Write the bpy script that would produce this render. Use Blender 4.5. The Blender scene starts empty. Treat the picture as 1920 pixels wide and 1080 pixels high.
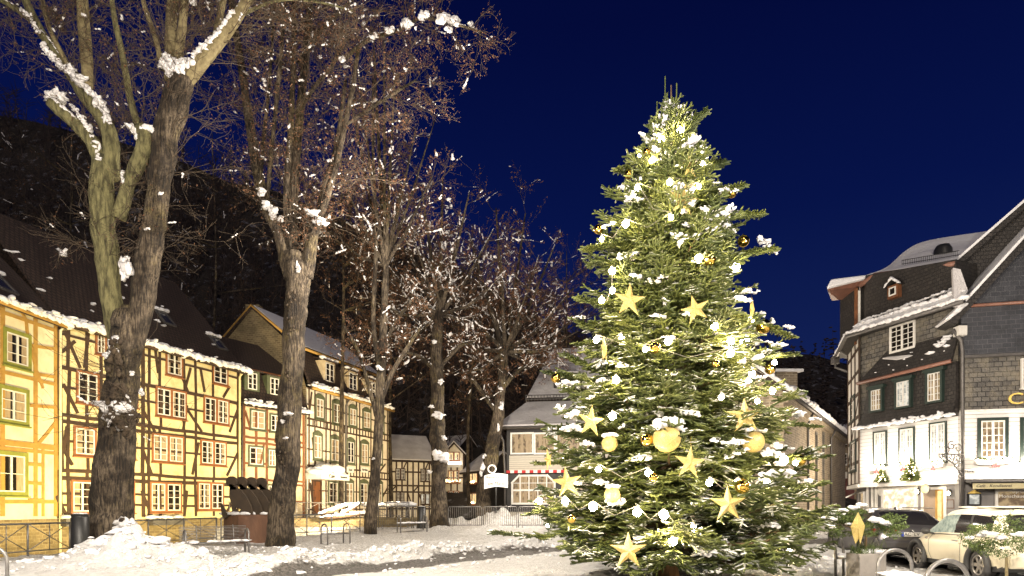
import bpy, bmesh, math, random
import numpy as np
from mathutils import Vector, Matrix, noise
random.seed(7); RNG = np.random.default_rng(7)
scene = bpy.context.scene
COL = scene.collection
R = math.radians
# ---------------------------------------------------------------- camera
F = 1200.0; CZ = 1.45; YH = 953.0          # focal length in photo pixels, eye height, horizon row
cam_d = bpy.data.cameras.new("camera"); cam = bpy.data.objects.new("camera", cam_d); COL.objects.link(cam)
cam_d.sensor_width = 36.0; cam_d.lens = 36.0*F/1920.0
cam_d.shift_y = (YH-540.0)/1920.0
cam_d.clip_start = 0.1; cam_d.clip_end = 2000
cam.location = (0, 0, CZ); cam.rotation_euler = (R(90), 0, 0)
scene.camera = cam
# ---------------------------------------------------------------- night sky
world = bpy.data.worlds.new("World"); scene.world = world; world.use_nodes = True
nt = world.node_tree; nt.nodes.clear()
wo = nt.nodes.new("ShaderNodeOutputWorld"); bg = nt.nodes.new("ShaderNodeBackground")
tc = nt.nodes.new("ShaderNodeTexCoord"); sx = nt.nodes.new("ShaderNodeSeparateXYZ"); cr = nt.nodes.new("ShaderNodeValToRGB")
nt.links.new(tc.outputs["Generated"], sx.inputs[0]); nt.links.new(sx.outputs["Z"], cr.inputs[0])
nt.links.new(cr.outputs[0], bg.inputs[0]); nt.links.new(bg.outputs[0], wo.inputs[0])
e = cr.color_ramp.elements
e[0].position = 0.0; e[0].color = (0.0120, 0.0200, 0.0700, 1)
e[1].position = 1.0; e[1].color = (0.0008, 0.0020, 0.022, 1)
for p, c in ((0.10, (0.0085, 0.0165, 0.075, 1)), (0.22, (0.0045, 0.0110, 0.066, 1)), (0.40, (0.0016, 0.0052, 0.050, 1)), (0.60, (0.0008, 0.0026, 0.032, 1))):
    q = e.new(p); q.color = c
bg.inputs[1].default_value = 1.15
# ---------------------------------------------------------------- exposure
scene.view_settings.view_transform = 'Standard'; scene.view_settings.look = 'None'
scene.view_settings.exposure = 0.15; scene.view_settings.gamma = 1.0
scene.cycles.use_light_tree = True
scene.cycles.max_bounces = 5; scene.cycles.diffuse_bounces = 3; scene.cycles.glossy_bounces = 3
scene.cycles.transparent_max_bounces = 8
scene.cycles.sample_clamp_indirect = 4.0
scene.cycles.caustics_reflective = False; scene.cycles.caustics_refractive = False
# ---------------------------------------------------------------- lamps of the square
def lamp(name, kind, loc, power, col, target=None, size=0.3, spot=100, blend=0.8):
    d = bpy.data.lights.new(name, kind); o = bpy.data.objects.new(name, d); COL.objects.link(o)
    d.energy = power; d.color = col; o.location = loc
    if kind != 'SUN': d.shadow_soft_size = size
    if kind == 'SPOT': d.spot_size = R(spot); d.spot_blend = blend
    if target is not None:
        o.rotation_euler = (Vector(target)-Vector(loc)).to_track_quat('-Z', 'Y').to_euler()
    return o
WARMW = (1.0, 0.89, 0.74)
YEL = (1.0, 0.77, 0.34)
# street lamps behind and beside the photographer
lamp("street_light", 'POINT', (-6.0, 3.0, 6.8), 13500, WARMW, size=0.25)
lamp("street_light", 'POINT', (9.0, -5.0, 8.0), 11500, WARMW, size=0.25)
lamp("street_light", 'POINT', (-3.0, 23.0, 10.5), 5000, WARMW, size=0.25)
glow = lamp('fill_sun', 'SUN', (0, -20, 30), 0.60, (1.0, .86, .70)); glow.data.angle = R(12); glow.rotation_euler = (R(62), 0, R(-12))  # added warm sun, even fill for treetops and hill, no real source
# floodlights low on the river wall, aimed at the house fronts
for (x, y, tx, ty, tz, pw) in ((-15.6, 19.5, -21.0, 27.0, 4.5, 800), (-15.9, 24.5, -21.0, 30.0, 5.5, 1150), (-14.6, 28.0, -19.6, 33.0, 6.0, 1250),
                              (-12.0, 31.5, -17.6, 37.0, 6.0, 1250), (-9.5, 36.0, -14.5, 43.5, 5.5, 900), (-7.0, 41.0, -12.4, 49.5, 6.5, 1200)):
    lamp("facade_floodlight", 'SPOT', (x, y, -0.6 if y < 34 else (1.3 if y < 40 else 2.0)), pw*(2.6 if ty < 42 else 5.2), YEL if ty < 42 else (1.0, .80, .50), target=(tx, ty, tz), size=0.2, spot=140, blend=1.0)
lamp("lane_light", 'POINT', (-6.0, 51.0, 6.0), 1000, (1.0, 0.72, 0.35), size=0.2)
# ---------------------------------------------------------------- helpers
def at(px, py, Y):
    return Vector(((px-960.0)/F*Y, Y, CZ+(YH-py)/F*Y))
def smooth(a, b, x):
    t = np.clip((x-a)/(b-a), 0, 1); return t*t*(3-2*t)
def gz(x, y): return float(0.3*smooth(22.0, 36.0, np.array(float(y))))

def tag(o, label=None, cat=None, group=None, kind=None):
    if label: o['label'] = label
    if cat: o['category'] = cat
    if group: o['group'] = group
    if kind: o['kind'] = kind
    return o
def thing(name, label, cat, loc=(0, 0, 0), rz=0.0, group=None):
    o = bpy.data.objects.new(name, None); COL.objects.link(o)
    o.empty_display_size = 0.1
    o.location = loc; o.rotation_euler = (0, 0, rz)
    return tag(o, label, cat, group)
def children(o): return [c for c in bpy.data.objects if c.parent == o]
def dup(o, loc, rz=0.0, label=None, scale=None):
    kids = children(o)
    def cp(a, par):
        c = a.copy(); COL.objects.link(c); c.parent = par
        for g in children(a):
            if g is not c: cp(g, c)
        return c
    n = o.copy(); COL.objects.link(n)
    for k in kids: cp(k, n)
    n.location = loc; n.rotation_euler = (0, 0, rz)
    if scale: n.scale = (scale,)*3
    if label: n['label'] = label
    return n

def curve_pts(pts, n):
    """smooth Catmull-Rom through control rows [x,y,z,r]"""
    P = np.array(pts, float); P = np.vstack([2*P[0]-P[1], P, 2*P[-1]-P[-2]]); out = []
    k = len(pts)-1
    for i in range(k):
        p0, p1, p2, p3 = P[i:i+4]
        for t in np.linspace(0, 1, n, endpoint=False):
            out.append(0.5*((2*p1)+(-p0+p2)*t+(2*p0-5*p1+4*p2-p3)*t*t+(-p0+3*p1-3*p2+p3)*t**3))
    out.append(P[-2]); return np.array(out)

class MB:
    """collects polygons (world or local metres) into one mesh"""
    def __init__(s): s.v = []; s.f = []; s.m = []; s.mi = 0
    def poly(s, pts, rev=False):
        b = len(s.v); s.v += [tuple(p) for p in pts]
        idx = list(range(b, b+len(pts)))
        s.f.append(idx[::-1] if rev else idx); s.m.append(s.mi)
    def hexa(s, p):      # 8 points: bottom 4 ccw, top 4 ccw
        b = len(s.v); s.v += [tuple(q) for q in p]
        for q in ((0, 3, 2, 1), (4, 5, 6, 7), (0, 1, 5, 4), (1, 2, 6, 5), (2, 3, 7, 6), (3, 0, 4, 7)):
            s.f.append([b+i for i in q]); s.m.append(s.mi)
    def box(s, x0, x1, y0, y1, z0, z1):
        s.hexa([(x0, y0, z0), (x1, y0, z0), (x1, y1, z0), (x0, y1, z0), (x0, y0, z1), (x1, y0, z1), (x1, y1, z1), (x0, y1, z1)])
    def slab(s, pts, t, down=None):   # prism from a polygon, thickness t along -normal (or 'down' vector)
        pts = [Vector(p) for p in pts]
        if down is None:
            n = Vector((0, 0, 0))
            for i in range(len(pts)):
                a, b_ = pts[i], pts[(i+1) % len(pts)]
                n += Vector(((a.y-b_.y)*(a.z+b_.z), (a.z-b_.z)*(a.x+b_.x), (a.x-b_.x)*(a.y+b_.y)))
            n.normalize()
            if n.z < 0: n = -n; pts = pts[::-1]
            down = -n*t
        q = [p+down for p in pts]
        k = len(pts); b = len(s.v); s.v += [tuple(p) for p in pts]+[tuple(p) for p in q]
        s.f.append(list(range(b, b+k))); s.m.append(s.mi)
        s.f.append(list(range(b+2*k-1, b+k-1, -1))); s.m.append(s.mi)
        for i in range(k):
            j = (i+1) % k
            s.f.append([b+i, b+k+i, b+k+j, b+j]); s.m.append(s.mi)
    def tube(s, pts, rad, n=8, cap=True, jit=0.0):
        pts = [Vector(p) for p in pts]
        if not hasattr(rad, '__len__'): rad = [rad]*len(pts)
        b = len(s.v); up = None
        for i, p in enumerate(pts):
            d = (pts[min(i+1, len(pts)-1)]-pts[max(i-1, 0)])
            if d.length < 1e-9: d = Vector((0, 0, 1))
            d.normalize()
            if up is None:
                up = Vector((0, 0, 1)) if abs(d.z) < 0.9 else Vector((1, 0, 0))
            t = d.cross(up)
            if t.length < 1e-6: t = d.cross(Vector((1, 0.1, 0)))
            t.normalize(); w = t.cross(d); up = w
            for k in range(n):
                a = 2*math.pi*k/n
                r = rad[i]
                if jit: r *= 1+jit*noise.noise(Vector((math.cos(a)*1.3+p.x*1.1, math.sin(a)*1.3+p.y*1.1, p.z*1.0)))
                s.v.append(tuple(p+t*(math.cos(a)*r)+w*(math.sin(a)*r)))
        for i in range(len(pts)-1):
            for k in range(n):
                a0 = b+i*n+k; a1 = b+i*n+(k+1) % n
                s.f.append([a0, a1, a1+n, a0+n]); s.m.append(s.mi)
        if cap:
            s.f.append(list(range(b+n-1, b-1, -1))); s.m.append(s.mi)
            e_ = b+(len(pts)-1)*n; s.f.append(list(range(e_, e_+n))); s.m.append(s.mi)
    def lathe(s, c, prof, n=20):   # prof: (r,z) list around vertical axis at c
        c = Vector(c); b = len(s.v)
        for r, z in prof:
            for k in range(n):
                a = 2*math.pi*k/n
                s.v.append((c.x+r*math.cos(a), c.y+r*math.sin(a), c.z+z))
        for i in range(len(prof)-1):
            for k in range(n):
                a0 = b+i*n+k; a1 = b+i*n+(k+1) % n
                s.f.append([a0, a1, a1+n, a0+n]); s.m.append(s.mi)
    def build(s, name, mats, parent=None, smooth_=False, bevel=0, subsurf=0, local=False):
        me = bpy.data.meshes.new(name)
        v = np.array(s.v, dtype=float).reshape(-1, 3)
        if parent is not None and not local:
            off = Vector((0, 0, 0)); q = parent
            while q is not None: off += q.location; q = q.parent
            v = v-np.array(off)
        me.from_pydata(v.tolist(), [], s.f)
        if not isinstance(mats, (list, tuple)): mats = [mats]
        for m_ in mats: me.materials.append(m_)
        me.polygons.foreach_set("material_index", s.m)
        if smooth_: me.polygons.foreach_set("use_smooth", [True]*len(me.polygons))
        me.update()
        boxuv(me)
        o = bpy.data.objects.new(name, me); COL.objects.link(o)
        if parent is not None: o.parent = parent
        if bevel:
            b = o.modifiers.new("bevel", 'BEVEL'); b.width = bevel; b.segments = 2; b.limit_method = 'ANGLE'
        if subsurf:
            b = o.modifiers.new("sub", 'SUBSURF'); b.levels = subsurf; b.render_levels = subsurf
        return o
def boxuv(me):
    nl = len(me.loops); npoly = len(me.polygons)
    if nl == 0: return
    uv = me.uv_layers.new(name="UVMap")
    co = np.empty(len(me.vertices)*3); me.vertices.foreach_get("co", co); co = co.reshape(-1, 3)
    vi = np.empty(nl, dtype=np.int64); me.loops.foreach_get("vertex_index", vi)
    nn = np.empty(npoly*3); me.polygons.foreach_get("normal", nn); nn = nn.reshape(-1, 3)
    lt = np.empty(npoly, dtype=np.int64); me.polygons.foreach_get("loop_total", lt)
    pn = np.repeat(nn, lt, axis=0)
    t = np.stack([-pn[:, 1], pn[:, 0], np.zeros(nl)], 1); L = np.linalg.norm(t, axis=1)
    t[L < 0.05] = (1, 0, 0); t /= np.maximum(np.linalg.norm(t, axis=1), 1e-9)[:, None]
    b = np.cross(pn, t); p = co[vi]
    uv.data.foreach_set("uv", np.stack([(p*t).sum(1), (p*b).sum(1)], 1).ravel())
def bulk(name, V, Fc, mats, parent=None, smooth_=False, mi=None):
    """numpy mesh; Fc is (n,3) or (n,4)"""
    V = np.asarray(V, dtype=np.float32)
    if parent is not None:
        off = Vector((0, 0, 0)); q = parent
        while q is not None: off += q.location; q = q.parent
        V = V-np.array(off, dtype=np.float32)
    me = bpy.data.meshes.new(name); k = Fc.shape[1]; n = len(Fc)
    me.vertices.add(len(V)); me.vertices.foreach_set("co", V.ravel())
    me.loops.add(n*k); me.loops.foreach_set("vertex_index", Fc.astype(np.int32).ravel())
    me.polygons.add(n); me.polygons.foreach_set("loop_start", np.arange(0, n*k, k, dtype=np.int32))
    me.polygons.foreach_set("loop_total", np.full(n, k, dtype=np.int32))
    if mi is not None: me.polygons.foreach_set("material_index", np.asarray(mi, dtype=np.int32))
    if smooth_: me.polygons.foreach_set("use_smooth", np.ones(n, dtype=bool))
    if not isinstance(mats, (list, tuple)): mats = [mats]
    for m_ in mats: me.materials.append(m_)
    me.update(calc_edges=True)
    o = bpy.data.objects.new(name, me); COL.objects.link(o)
    if parent is not None: o.parent = parent
    return o
def ico(sub):
    bm = bmesh.new(); bmesh.ops.create_icosphere(bm, subdivisions=sub, radius=1.0)
    v = np.array([x.co[:] for x in bm.verts]); f = np.array([[q.index for q in x.verts] for x in bm.faces]); bm.free()
    return v, f
ICO1 = ico(1); ICO2 = ico(2); ICO3 = ico(3)
class Blobs:
    def __init__(s): s.V = []; s.F = []; s.n = 0
    def add(s, c, sc, amp=0.25, T=ICO2, yaw=None, direction=None):
        v, f = T
        ph = RNG.uniform(0, 6.28, 6); k = RNG.uniform(1.5, 4.0, 6)
        d = (np.sin(v[:, 0]*k[0]+ph[0])*np.sin(v[:, 1]*k[1]+ph[1])+0.6*np.sin(v[:, 2]*k[2]+ph[2]+v[:, 0]*k[3])+0.5*np.sin(v[:, 1]*2*k[4]+ph[4])*np.sin(v[:, 0]*2*k[5]+ph[5]))
        w = v*(1+amp*0.6*d)[:, None]*np.array(sc)
        if direction is not None:
            d3 = Vector(direction).normalized(); q = d3.to_track_quat('X', 'Z').to_matrix()
            w = w @ np.array(q).T
        else:
            a = RNG.uniform(0, 6.28) if yaw is None else yaw
            c_, s_ = math.cos(a), math.sin(a)
            w = np.stack([w[:, 0]*c_-w[:, 1]*s_, w[:, 0]*s_+w[:, 1]*c_, w[:, 2]], 1)
        s.V.append(w+np.array(c)); s.F.append(f+s.n); s.n += len(v)
    def line(s, p0, p1, r, step=None, flat=0.6, jit=0.5, amp=0.3, T=ICO1):
        p0 = Vector(p0); p1 = Vector(p1); L = (p1-p0).length; step = step or r*0.9
        n = max(1, int(L/step)); d = p1-p0
        for i in range(n+1):
            q = p0.lerp(p1, (i+random.uniform(-.3, .3))/max(n, 1))
            rr = r*random.uniform(1-jit, 1+jit*0.7)
            s.add(q+Vector((0, 0, random.uniform(-.1, .3)*r)), (rr*1.25, rr, rr*flat), amp, T, direction=d if d.length > 0 else None)
    def build(s, name, mat, parent=None):
        if not s.V: return None
        return bulk(name, np.concatenate(s.V), np.concatenate(s.F), mat, parent, True)
class Tubes:
    """many thin tubes, built together"""
    def __init__(s): s.g = {}
    @property
    def V(s): return s.g
    def add(s, P, rad, k=3):
        P = [tuple(p) for p in P] if not isinstance(P, np.ndarray) else P
        s.g.setdefault((len(P), k), []).append((P, np.broadcast_to(np.asarray(rad, dtype=float), (len(P),))))
    def build(s, name, mat, parent=None, smooth_=True):
        VV = []; FF = []; off = 0
        for (n, k), items in s.g.items():
            P = np.array([i[0] for i in items], dtype=float); rad = np.array([i[1] for i in items]); m = len(P)
            d = np.gradient(P, axis=1); d /= np.maximum(np.linalg.norm(d, axis=2), 1e-9)[..., None]
            ref = np.where(np.abs(d[:, :1, 2:3]) < 0.9, np.array([0, 0.13, 1.]), np.array([1., 0.07, 0.13])); ref = np.broadcast_to(ref, P.shape)
            t = np.cross(d, ref); t /= np.maximum(np.linalg.norm(t, axis=2), 1e-9)[..., None]; w = np.cross(t, d)
            a = np.arange(k)*2*math.pi/k
            V = P[:, :, None, :]+(t[:, :, None, :]*np.cos(a)[None, None, :, None]+w[:, :, None, :]*np.sin(a)[None, None, :, None])*rad[:, :, None, None]
            i = np.arange(n-1)[:, None]*k; j = np.arange(k)[None, :]; j2 = (j+1) % k
            Fq = np.stack([i+j, i+j2, i+j2+k, i+j+k], -1).reshape(-1, 4)
            Fq = (Fq[None]+(np.arange(m)*n*k)[:, None, None]).reshape(-1, 4)
            VV.append(V.reshape(-1, 3)); FF.append(Fq+off); off += m*n*k
        return bulk(name, np.concatenate(VV), np.concatenate(FF), mat, parent, smooth_)

# ---------------------------------------------------------------- materials
def newmat(name):
    m = bpy.data.materials.new(name); m.use_nodes = True; n = m.node_tree
    return m, n, n.nodes["Principled BSDF"]
def N(n, t, **kw):
    x = n.nodes.new(t)
    for k, v in kw.items():
        if k in ('operation', 'blend_type', 'data_type', 'wave_type', 'bands_direction', 'feature', 'distance'): setattr(x, k, v)
        else: x.inputs[k].default_value = v
    return x
def mixc(n, fac, a, b):
    x = n.nodes.new("ShaderNodeMix"); x.data_type = 'RGBA'
    if isinstance(fac, (int, float)): x.inputs[0].default_value = fac
    else: n.links.new(fac, x.inputs[0])
    for i, c in ((6, a), (7, b)):
        if isinstance(c, tuple): x.inputs[i].default_value = (*c, 1) if len(c) == 3 else c
        else: n.links.new(c, x.inputs[i])
    return x.outputs[2]
def ramp(n, src, a, b):
    x = n.nodes.new("ShaderNodeMapRange"); x.inputs[1].default_value = a; x.inputs[2].default_value = b; x.clamp = True
    n.links.new(src, x.inputs[0]); return x.outputs[0]
def pm(name, c1, c2=None, scale=3.0, rough=0.7, bump=0.3, bscale=20.0, metal=0.0, stretch=None, coat=0.0, bdist=0.02, lo=0.35, hi=0.65, spec=0.5):
    m, n, b = newmat(name)
    t = n.nodes.new("ShaderNodeTexCoord"); src = t.outputs["Object"]
    if stretch:
        mp = n.nodes.new("ShaderNodeMapping"); mp.inputs["Scale"].default_value = stretch; n.links.new(src, mp.inputs[0]); src = mp.outputs[0]
    nz = N(n, "ShaderNodeTexNoise", Scale=scale, Detail=6.0, Roughness=0.6); n.links.new(src, nz.inputs["Vector"])
    c2 = c2 or tuple(x*0.7 for x in c1)
    n.links.new(mixc(n, ramp(n, nz.outputs[0], lo, hi), c1, c2), b.inputs["Base Color"])
    b.inputs["Roughness"].default_value = rough; b.inputs["Metallic"].default_value = metal
    b.inputs["Specular IOR Level"].default_value = spec
    if coat: b.inputs["Coat Weight"].default_value = coat; b.inputs["Coat Roughness"].default_value = 0.08
    if bump:
        nb = N(n, "ShaderNodeTexNoise", Scale=bscale, Detail=5.0, Roughness=0.6); n.links.new(src, nb.inputs["Vector"])
        bp = N(n, "ShaderNodeBump", Strength=bump, Distance=bdist); n.links.new(nb.outputs[0], bp.inputs["Height"]); n.links.new(bp.outputs[0], b.inputs["Normal"])
    return m
def emis(name, col, s):
    m, n, b = newmat(name)
    b.inputs["Base Color"].default_value = (0.02, 0.02, 0.02, 1)
    b.inputs["Emission Color"].default_value = (*col, 1); b.inputs["Emission Strength"].default_value = s
    return m
def brickmat(name, c1, c2, mortar, bw, bh, ms=0.012, rough=0.6, bump=0.6, offset=0.5, squash=1.0, var=2.0, c3=None):
    m, n, b = newmat(name)
    t = n.nodes.new("ShaderNodeTexCoord"); br = n.nodes.new("ShaderNodeTexBrick")
    dn = N(n, "ShaderNodeTexNoise", Scale=2.5, Detail=2.0); n.links.new(t.outputs["UV"], dn.inputs["Vector"])
    vm = n.nodes.new("ShaderNodeMix"); vm.data_type = 'VECTOR'; vm.inputs[0].default_value = 0.03
    n.links.new(t.outputs["UV"], vm.inputs[4]); n.links.new(dn.outputs[1], vm.inputs[5])
    n.links.new(vm.outputs[1], br.inputs["Vector"])
    br.offset = offset; br.squash = squash
    br.inputs["Color1"].default_value = (*c1, 1); br.inputs["Color2"].default_value = (*c2, 1); br.inputs["Mortar"].default_value = (*mortar, 1)
    br.inputs["Scale"].default_value = 1.0; br.inputs["Brick Width"].default_value = bw; br.inputs["Row Height"].default_value = bh
    br.inputs["Mortar Size"].default_value = ms; br.inputs["Mortar Smooth"].default_value = 0.2; br.inputs["Bias"].default_value = 0.0
    nz = N(n, "ShaderNodeTexNoise", Scale=var, Detail=6.0, Roughness=0.7); n.links.new(t.outputs["UV"], nz.inputs["Vector"])
    col = mixc(n, ramp(n, nz.outputs[0], 0.45, 0.7), br.outputs[0], c3 or tuple(x*0.5 for x in c1))
    n.links.new(col, b.inputs["Base Color"]); b.inputs["Roughness"].default_value = rough
    nb = N(n, "ShaderNodeTexNoise", Scale=14.0, Detail=4.0); n.links.new(t.outputs["UV"], nb.inputs["Vector"])
    md = N(n, "ShaderNodeMath", operation='SUBTRACT'); n.links.new(nb.outputs[0], md.inputs[0]); n.links.new(br.outputs[1], md.inputs[1])
    bp = N(n, "ShaderNodeBump", Strength=bump, Distance=0.03); n.links.new(md.outputs[0], bp.inputs["Height"]); n.links.new(bp.outputs[0], b.inputs["Normal"])
    return m
M = {}
M['snow'] = pm('snow', (0.80, 0.80, 0.82), (0.72, 0.71, 0.72), 4, 0.55, 0.5, 14, bdist=0.05)
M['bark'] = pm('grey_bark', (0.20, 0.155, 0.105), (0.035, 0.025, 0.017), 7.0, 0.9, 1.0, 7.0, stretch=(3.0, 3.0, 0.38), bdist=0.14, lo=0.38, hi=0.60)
def patchy(m, c, scale, lo, hi):
    n = m.node_tree; b = n.nodes["Principled BSDF"]; src = b.inputs["Base Color"].links[0].from_socket
    t = n.nodes.new("ShaderNodeTexCoord"); z = N(n, "ShaderNodeTexNoise", Scale=scale, Detail=7.0, Roughness=0.7); n.links.new(t.outputs["Object"], z.inputs["Vector"])
    x = n.nodes.new("ShaderNodeMix"); x.data_type = 'RGBA'; x.blend_type = 'MULTIPLY'; n.links.new(ramp(n, z.outputs[0], lo, hi), x.inputs[0]); n.links.new(src, x.inputs[6]); x.inputs[7].default_value = (*c, 1); n.links.new(x.outputs[2], b.inputs["Base Color"])
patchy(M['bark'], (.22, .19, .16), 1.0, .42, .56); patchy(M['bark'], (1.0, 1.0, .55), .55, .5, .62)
M['lit_moss_bark'] = pm('lit_mossy_bark', (0.22, 0.20, 0.09), (0.05, 0.045, 0.02), 3.0, 0.9, 1.0, 9.0, stretch=(3.0, 3.0, 0.7), bdist=0.08, lo=0.40, hi=0.65)  # moss tint, with the yellow lamplight of the upper limbs put into the colour
M['pale_bark'] = pm('pale_bark', (0.24, 0.20, 0.10), (0.12, 0.09, 0.045), 5.0, 0.85, 0.8, 16.0, stretch=(1.5, 1.5, 1.5), bdist=0.03)
M['twig'] = pm('twig_bark', (0.085, 0.060, 0.036), (0.035, 0.024, 0.016), 4.0, 0.9, 0.0)
M['leaf'] = pm('withered_leaf', (0.17, 0.075, 0.030), (0.075, 0.034, 0.018), 3.0, 0.8, 0.0)
M['plaster_a'] = pm('cream_plaster', (0.72, 0.66, 0.45), (0.64, 0.56, 0.36), 1.2, 0.9, 0.35, 30)
M['plaster_b'] = pm('yellow_plaster', (0.74, 0.65, 0.37), (0.62, 0.52, 0.28), 1.0, 0.9, 0.35, 30)
M['plaster_c'] = pm('beige_plaster', (0.62, 0.52, 0.34), (0.52, 0.42, 0.27), 1.0, 0.9, 0.35, 30)
M['plaster_d'] = pm('pale_plaster', (0.72, 0.66, 0.54), (0.60, 0.54, 0.43), 1.0, 0.9, 0.35, 30)
M['ochre'] = pm('ochre_timber', (0.42, 0.25, 0.055), (0.32, 0.18, 0.04), 3, 0.7, 0.3, 25)
M['timber'] = pm('dark_timber', (0.060, 0.030, 0.014), (0.028, 0.015, 0.008), 4, 0.75, 0.5, 25)
M['red_timber'] = pm('red_brown_timber', (0.20, 0.075, 0.025), (0.11, 0.04, 0.015), 3, 0.75, 0.4, 25)
M['surround'] = pm('orange_brown_wood', (0.30, 0.115, 0.038), (0.20, 0.075, 0.026), 3, 0.6, 0.3, 30)
M['olive'] = pm('olive_green_wood', (0.25, 0.26, 0.045), (0.17, 0.19, 0.035), 3, 0.6, 0.3, 30)
M['grey_green'] = pm('grey_green_wood', (0.10, 0.115, 0.06), (0.06, 0.07, 0.04), 3, 0.6, 0.3, 30)
M['green_dark'] = pm('dark_green_wood', (0.018, 0.035, 0.028), (0.012, 0.022, 0.018), 3, 0.5, 0.2, 30)
M['white'] = pm('white_paint', (0.74, 0.72, 0.68), (0.62, 0.60, 0.55), 5, 0.5, 0.2, 30)
M['door_wood'] = pm('brown_door', (0.16, 0.06, 0.02), (0.10, 0.035, 0.012), 2, 0.5, 0.2, 20)
M['curtain'] = pm('curtain_cloth', (0.42, 0.33, 0.22), (0.25, 0.19, 0.12), 14, 0.9, 0.6, 30, stretch=(3, 3, .2))
M['roof_dark'] = brickmat('dark_roof_tiles', (0.060, 0.036, 0.026), (0.040, 0.025, 0.018), (0.010, 0.006, 0.005), 0.22, 0.26, 0.03, 0.8, 0.9)
M['slate'] = brickmat('slate_shingles', (0.14, 0.13, 0.115), (0.075, 0.070, 0.065), (0.015, 0.014, 0.013), 0.30, 0.20, 0.014, 0.45, 0.8, var=1.6, c3=(0.21, 0.185, 0.14))
M['slate_dark'] = brickmat('dark_slate', (0.040, 0.034, 0.030), (0.022, 0.019, 0.017), (0.006, 0.005, 0.005), 0.20, 0.16, 0.014, 0.6, 0.8, var=1.4)
M['slate_blue'] = brickmat('blue_slate', (0.052, 0.054, 0.062), (0.035, 0.037, 0.044), (0.10, 0.10, 0.11), 0.34, 0.19, 0.010, 0.4, 0.5, var=1.0)
M['stone'] = brickmat('rubble_stone', (0.36, 0.29, 0.19), (0.18, 0.14, 0.10), (0.42, 0.36, 0.27), 0.38, 0.16, 0.025, 0.85, 0.8, var=1.5)
M['stone_y'] = brickmat('gable_stone', (0.26, 0.20, 0.10), (0.14, 0.10, 0.05), (0.30, 0.24, 0.13), 0.30, 0.14, 0.02, 0.85, 0.8, var=1.2)
M['white_board'] = brickmat('white_boards', (0.74, 0.73, 0.71), (0.72, 0.71, 0.69), (0.30, 0.29, 0.28), 9.0, 0.17, 0.012, 0.5, 0.5, var=0.8, c3=(0.66, 0.65, 0.63))
M['cream_board'] = brickmat('cream_boards', (0.52, 0.48, 0.40), (0.50, 0.46, 0.38), (0.20, 0.18, 0.15), 9.0, 0.14, 0.012, 0.6, 0.5, var=0.8, c3=(0.44, 0.40, 0.33))
M['dark_board'] = pm('dark_cladding', (0.020, 0.017, 0.015), (0.012, 0.010, 0.009), 3, 0.6, 0.3, 20)
M['grey_wall'] = pm('grey_plaster', (0.21, 0.20, 0.20), (0.16, 0.155, 0.155), 1.2, 0.8, 0.3, 20)
M['copper'] = pm('copper_gutter', (0.24, 0.11, 0.075), (0.17, 0.08, 0.055), 4, 0.45, 0.1, 20)
M['lead'] = pm('lead_grey_metal', (0.14, 0.13, 0.125), (0.09, 0.085, 0.08), 3, 0.5, 0.2, 12, metal=0.4)
M['metal'] = pm('galvanised_steel', (0.23, 0.22, 0.21), (0.15, 0.145, 0.14), 6, 0.42, 0.15, 30, metal=0.6)
M['black'] = pm('black_iron', (0.02, 0.02, 0.02), (0.012, 0.012, 0.012), 6, 0.45, 0.15, 30)
M['rust'] = pm('rusty_steel', (0.15, 0.075, 0.042), (0.07, 0.035, 0.022), 1.6, 0.85, 0.4, 25, stretch=(1, 1, .35))
M['rust_dark'] = pm('dark_rusty_steel', (0.045, 0.028, 0.014), (0.028, 0.018, 0.010), 3, 0.8, 0.4, 25)
M['rubber'] = pm('tyre_rubber', (0.02, 0.02, 0.02), (0.05, 0.045, 0.045), 8, 0.8, 0.5, 30)
M['plastic'] = pm('black_plastic', (0.045, 0.043, 0.042), (0.03, 0.03, 0.03), 4, 0.6, 0.2, 60)
M['rim'] = pm('alloy_rim', (0.45, 0.42, 0.38), (0.30, 0.28, 0.25), 4, 0.35, 0.0, 20, metal=0.8)
M['snow_dirty'] = pm('trodden_snow', (0.55, 0.53, 0.50), (0.30, 0.28, 0.26), 3, 0.7, 0.9, 9, bdist=0.08)
M['redc'] = pm('red_cloth', (0.50, 0.02, 0.02), (0.35, 0.015, 0.015), 4, 0.7, 0.2, 30)
M['wood_pale'] = pm('sawn_wood', (0.42, 0.22, 0.09), (0.28, 0.14, 0.05), 3, 0.7, 0.5, 14, stretch=(4, 4, .4))
M['concrete'] = pm('concrete_planter', (0.24, 0.22, 0.20), (0.17, 0.155, 0.14), 2, 0.8, 0.4, 25)
M['green_bush'] = pm('box_leaves', (0.105, 0.145, 0.030), (0.035, 0.058, 0.012), 5, 0.6, 0.0)
M['needle'] = pm('fir_needles', (0.118, 0.140, 0.030), (0.036, 0.052, 0.012), 2.2, 0.5, 0.0, spec=0.4)
M['fir_wood'] = pm('fir_bark', (0.16, 0.10, 0.05), (0.08, 0.05, 0.03), 4, 0.85, 0.5, 12)
def glassmat(name, col, rough=0.06):
    m, n, b = newmat(name)
    t = n.nodes.new("ShaderNodeTexCoord"); nz = N(n, "ShaderNodeTexNoise", Scale=1.3, Detail=2.0); n.links.new(t.outputs["Object"], nz.inputs["Vector"])
    n.links.new(mixc(n, nz.outputs[0], col, tuple(c*0.4 for c in col)), b.inputs["Base Color"])
    b.inputs["Roughness"].default_value = rough; b.inputs["Specular IOR Level"].default_value = 0.6
    return m
M['glass'] = glassmat('dark_window_glass', (0.022, 0.018, 0.014))
M['car_glass'] = glassmat('car_glass', (0.03, 0.028, 0.03), 0.08)
M['frost'] = pm('frosted_glass', (0.42, 0.50, 0.47), (0.14, 0.20, 0.19), 9, 0.55, 0.6, 60)
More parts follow.
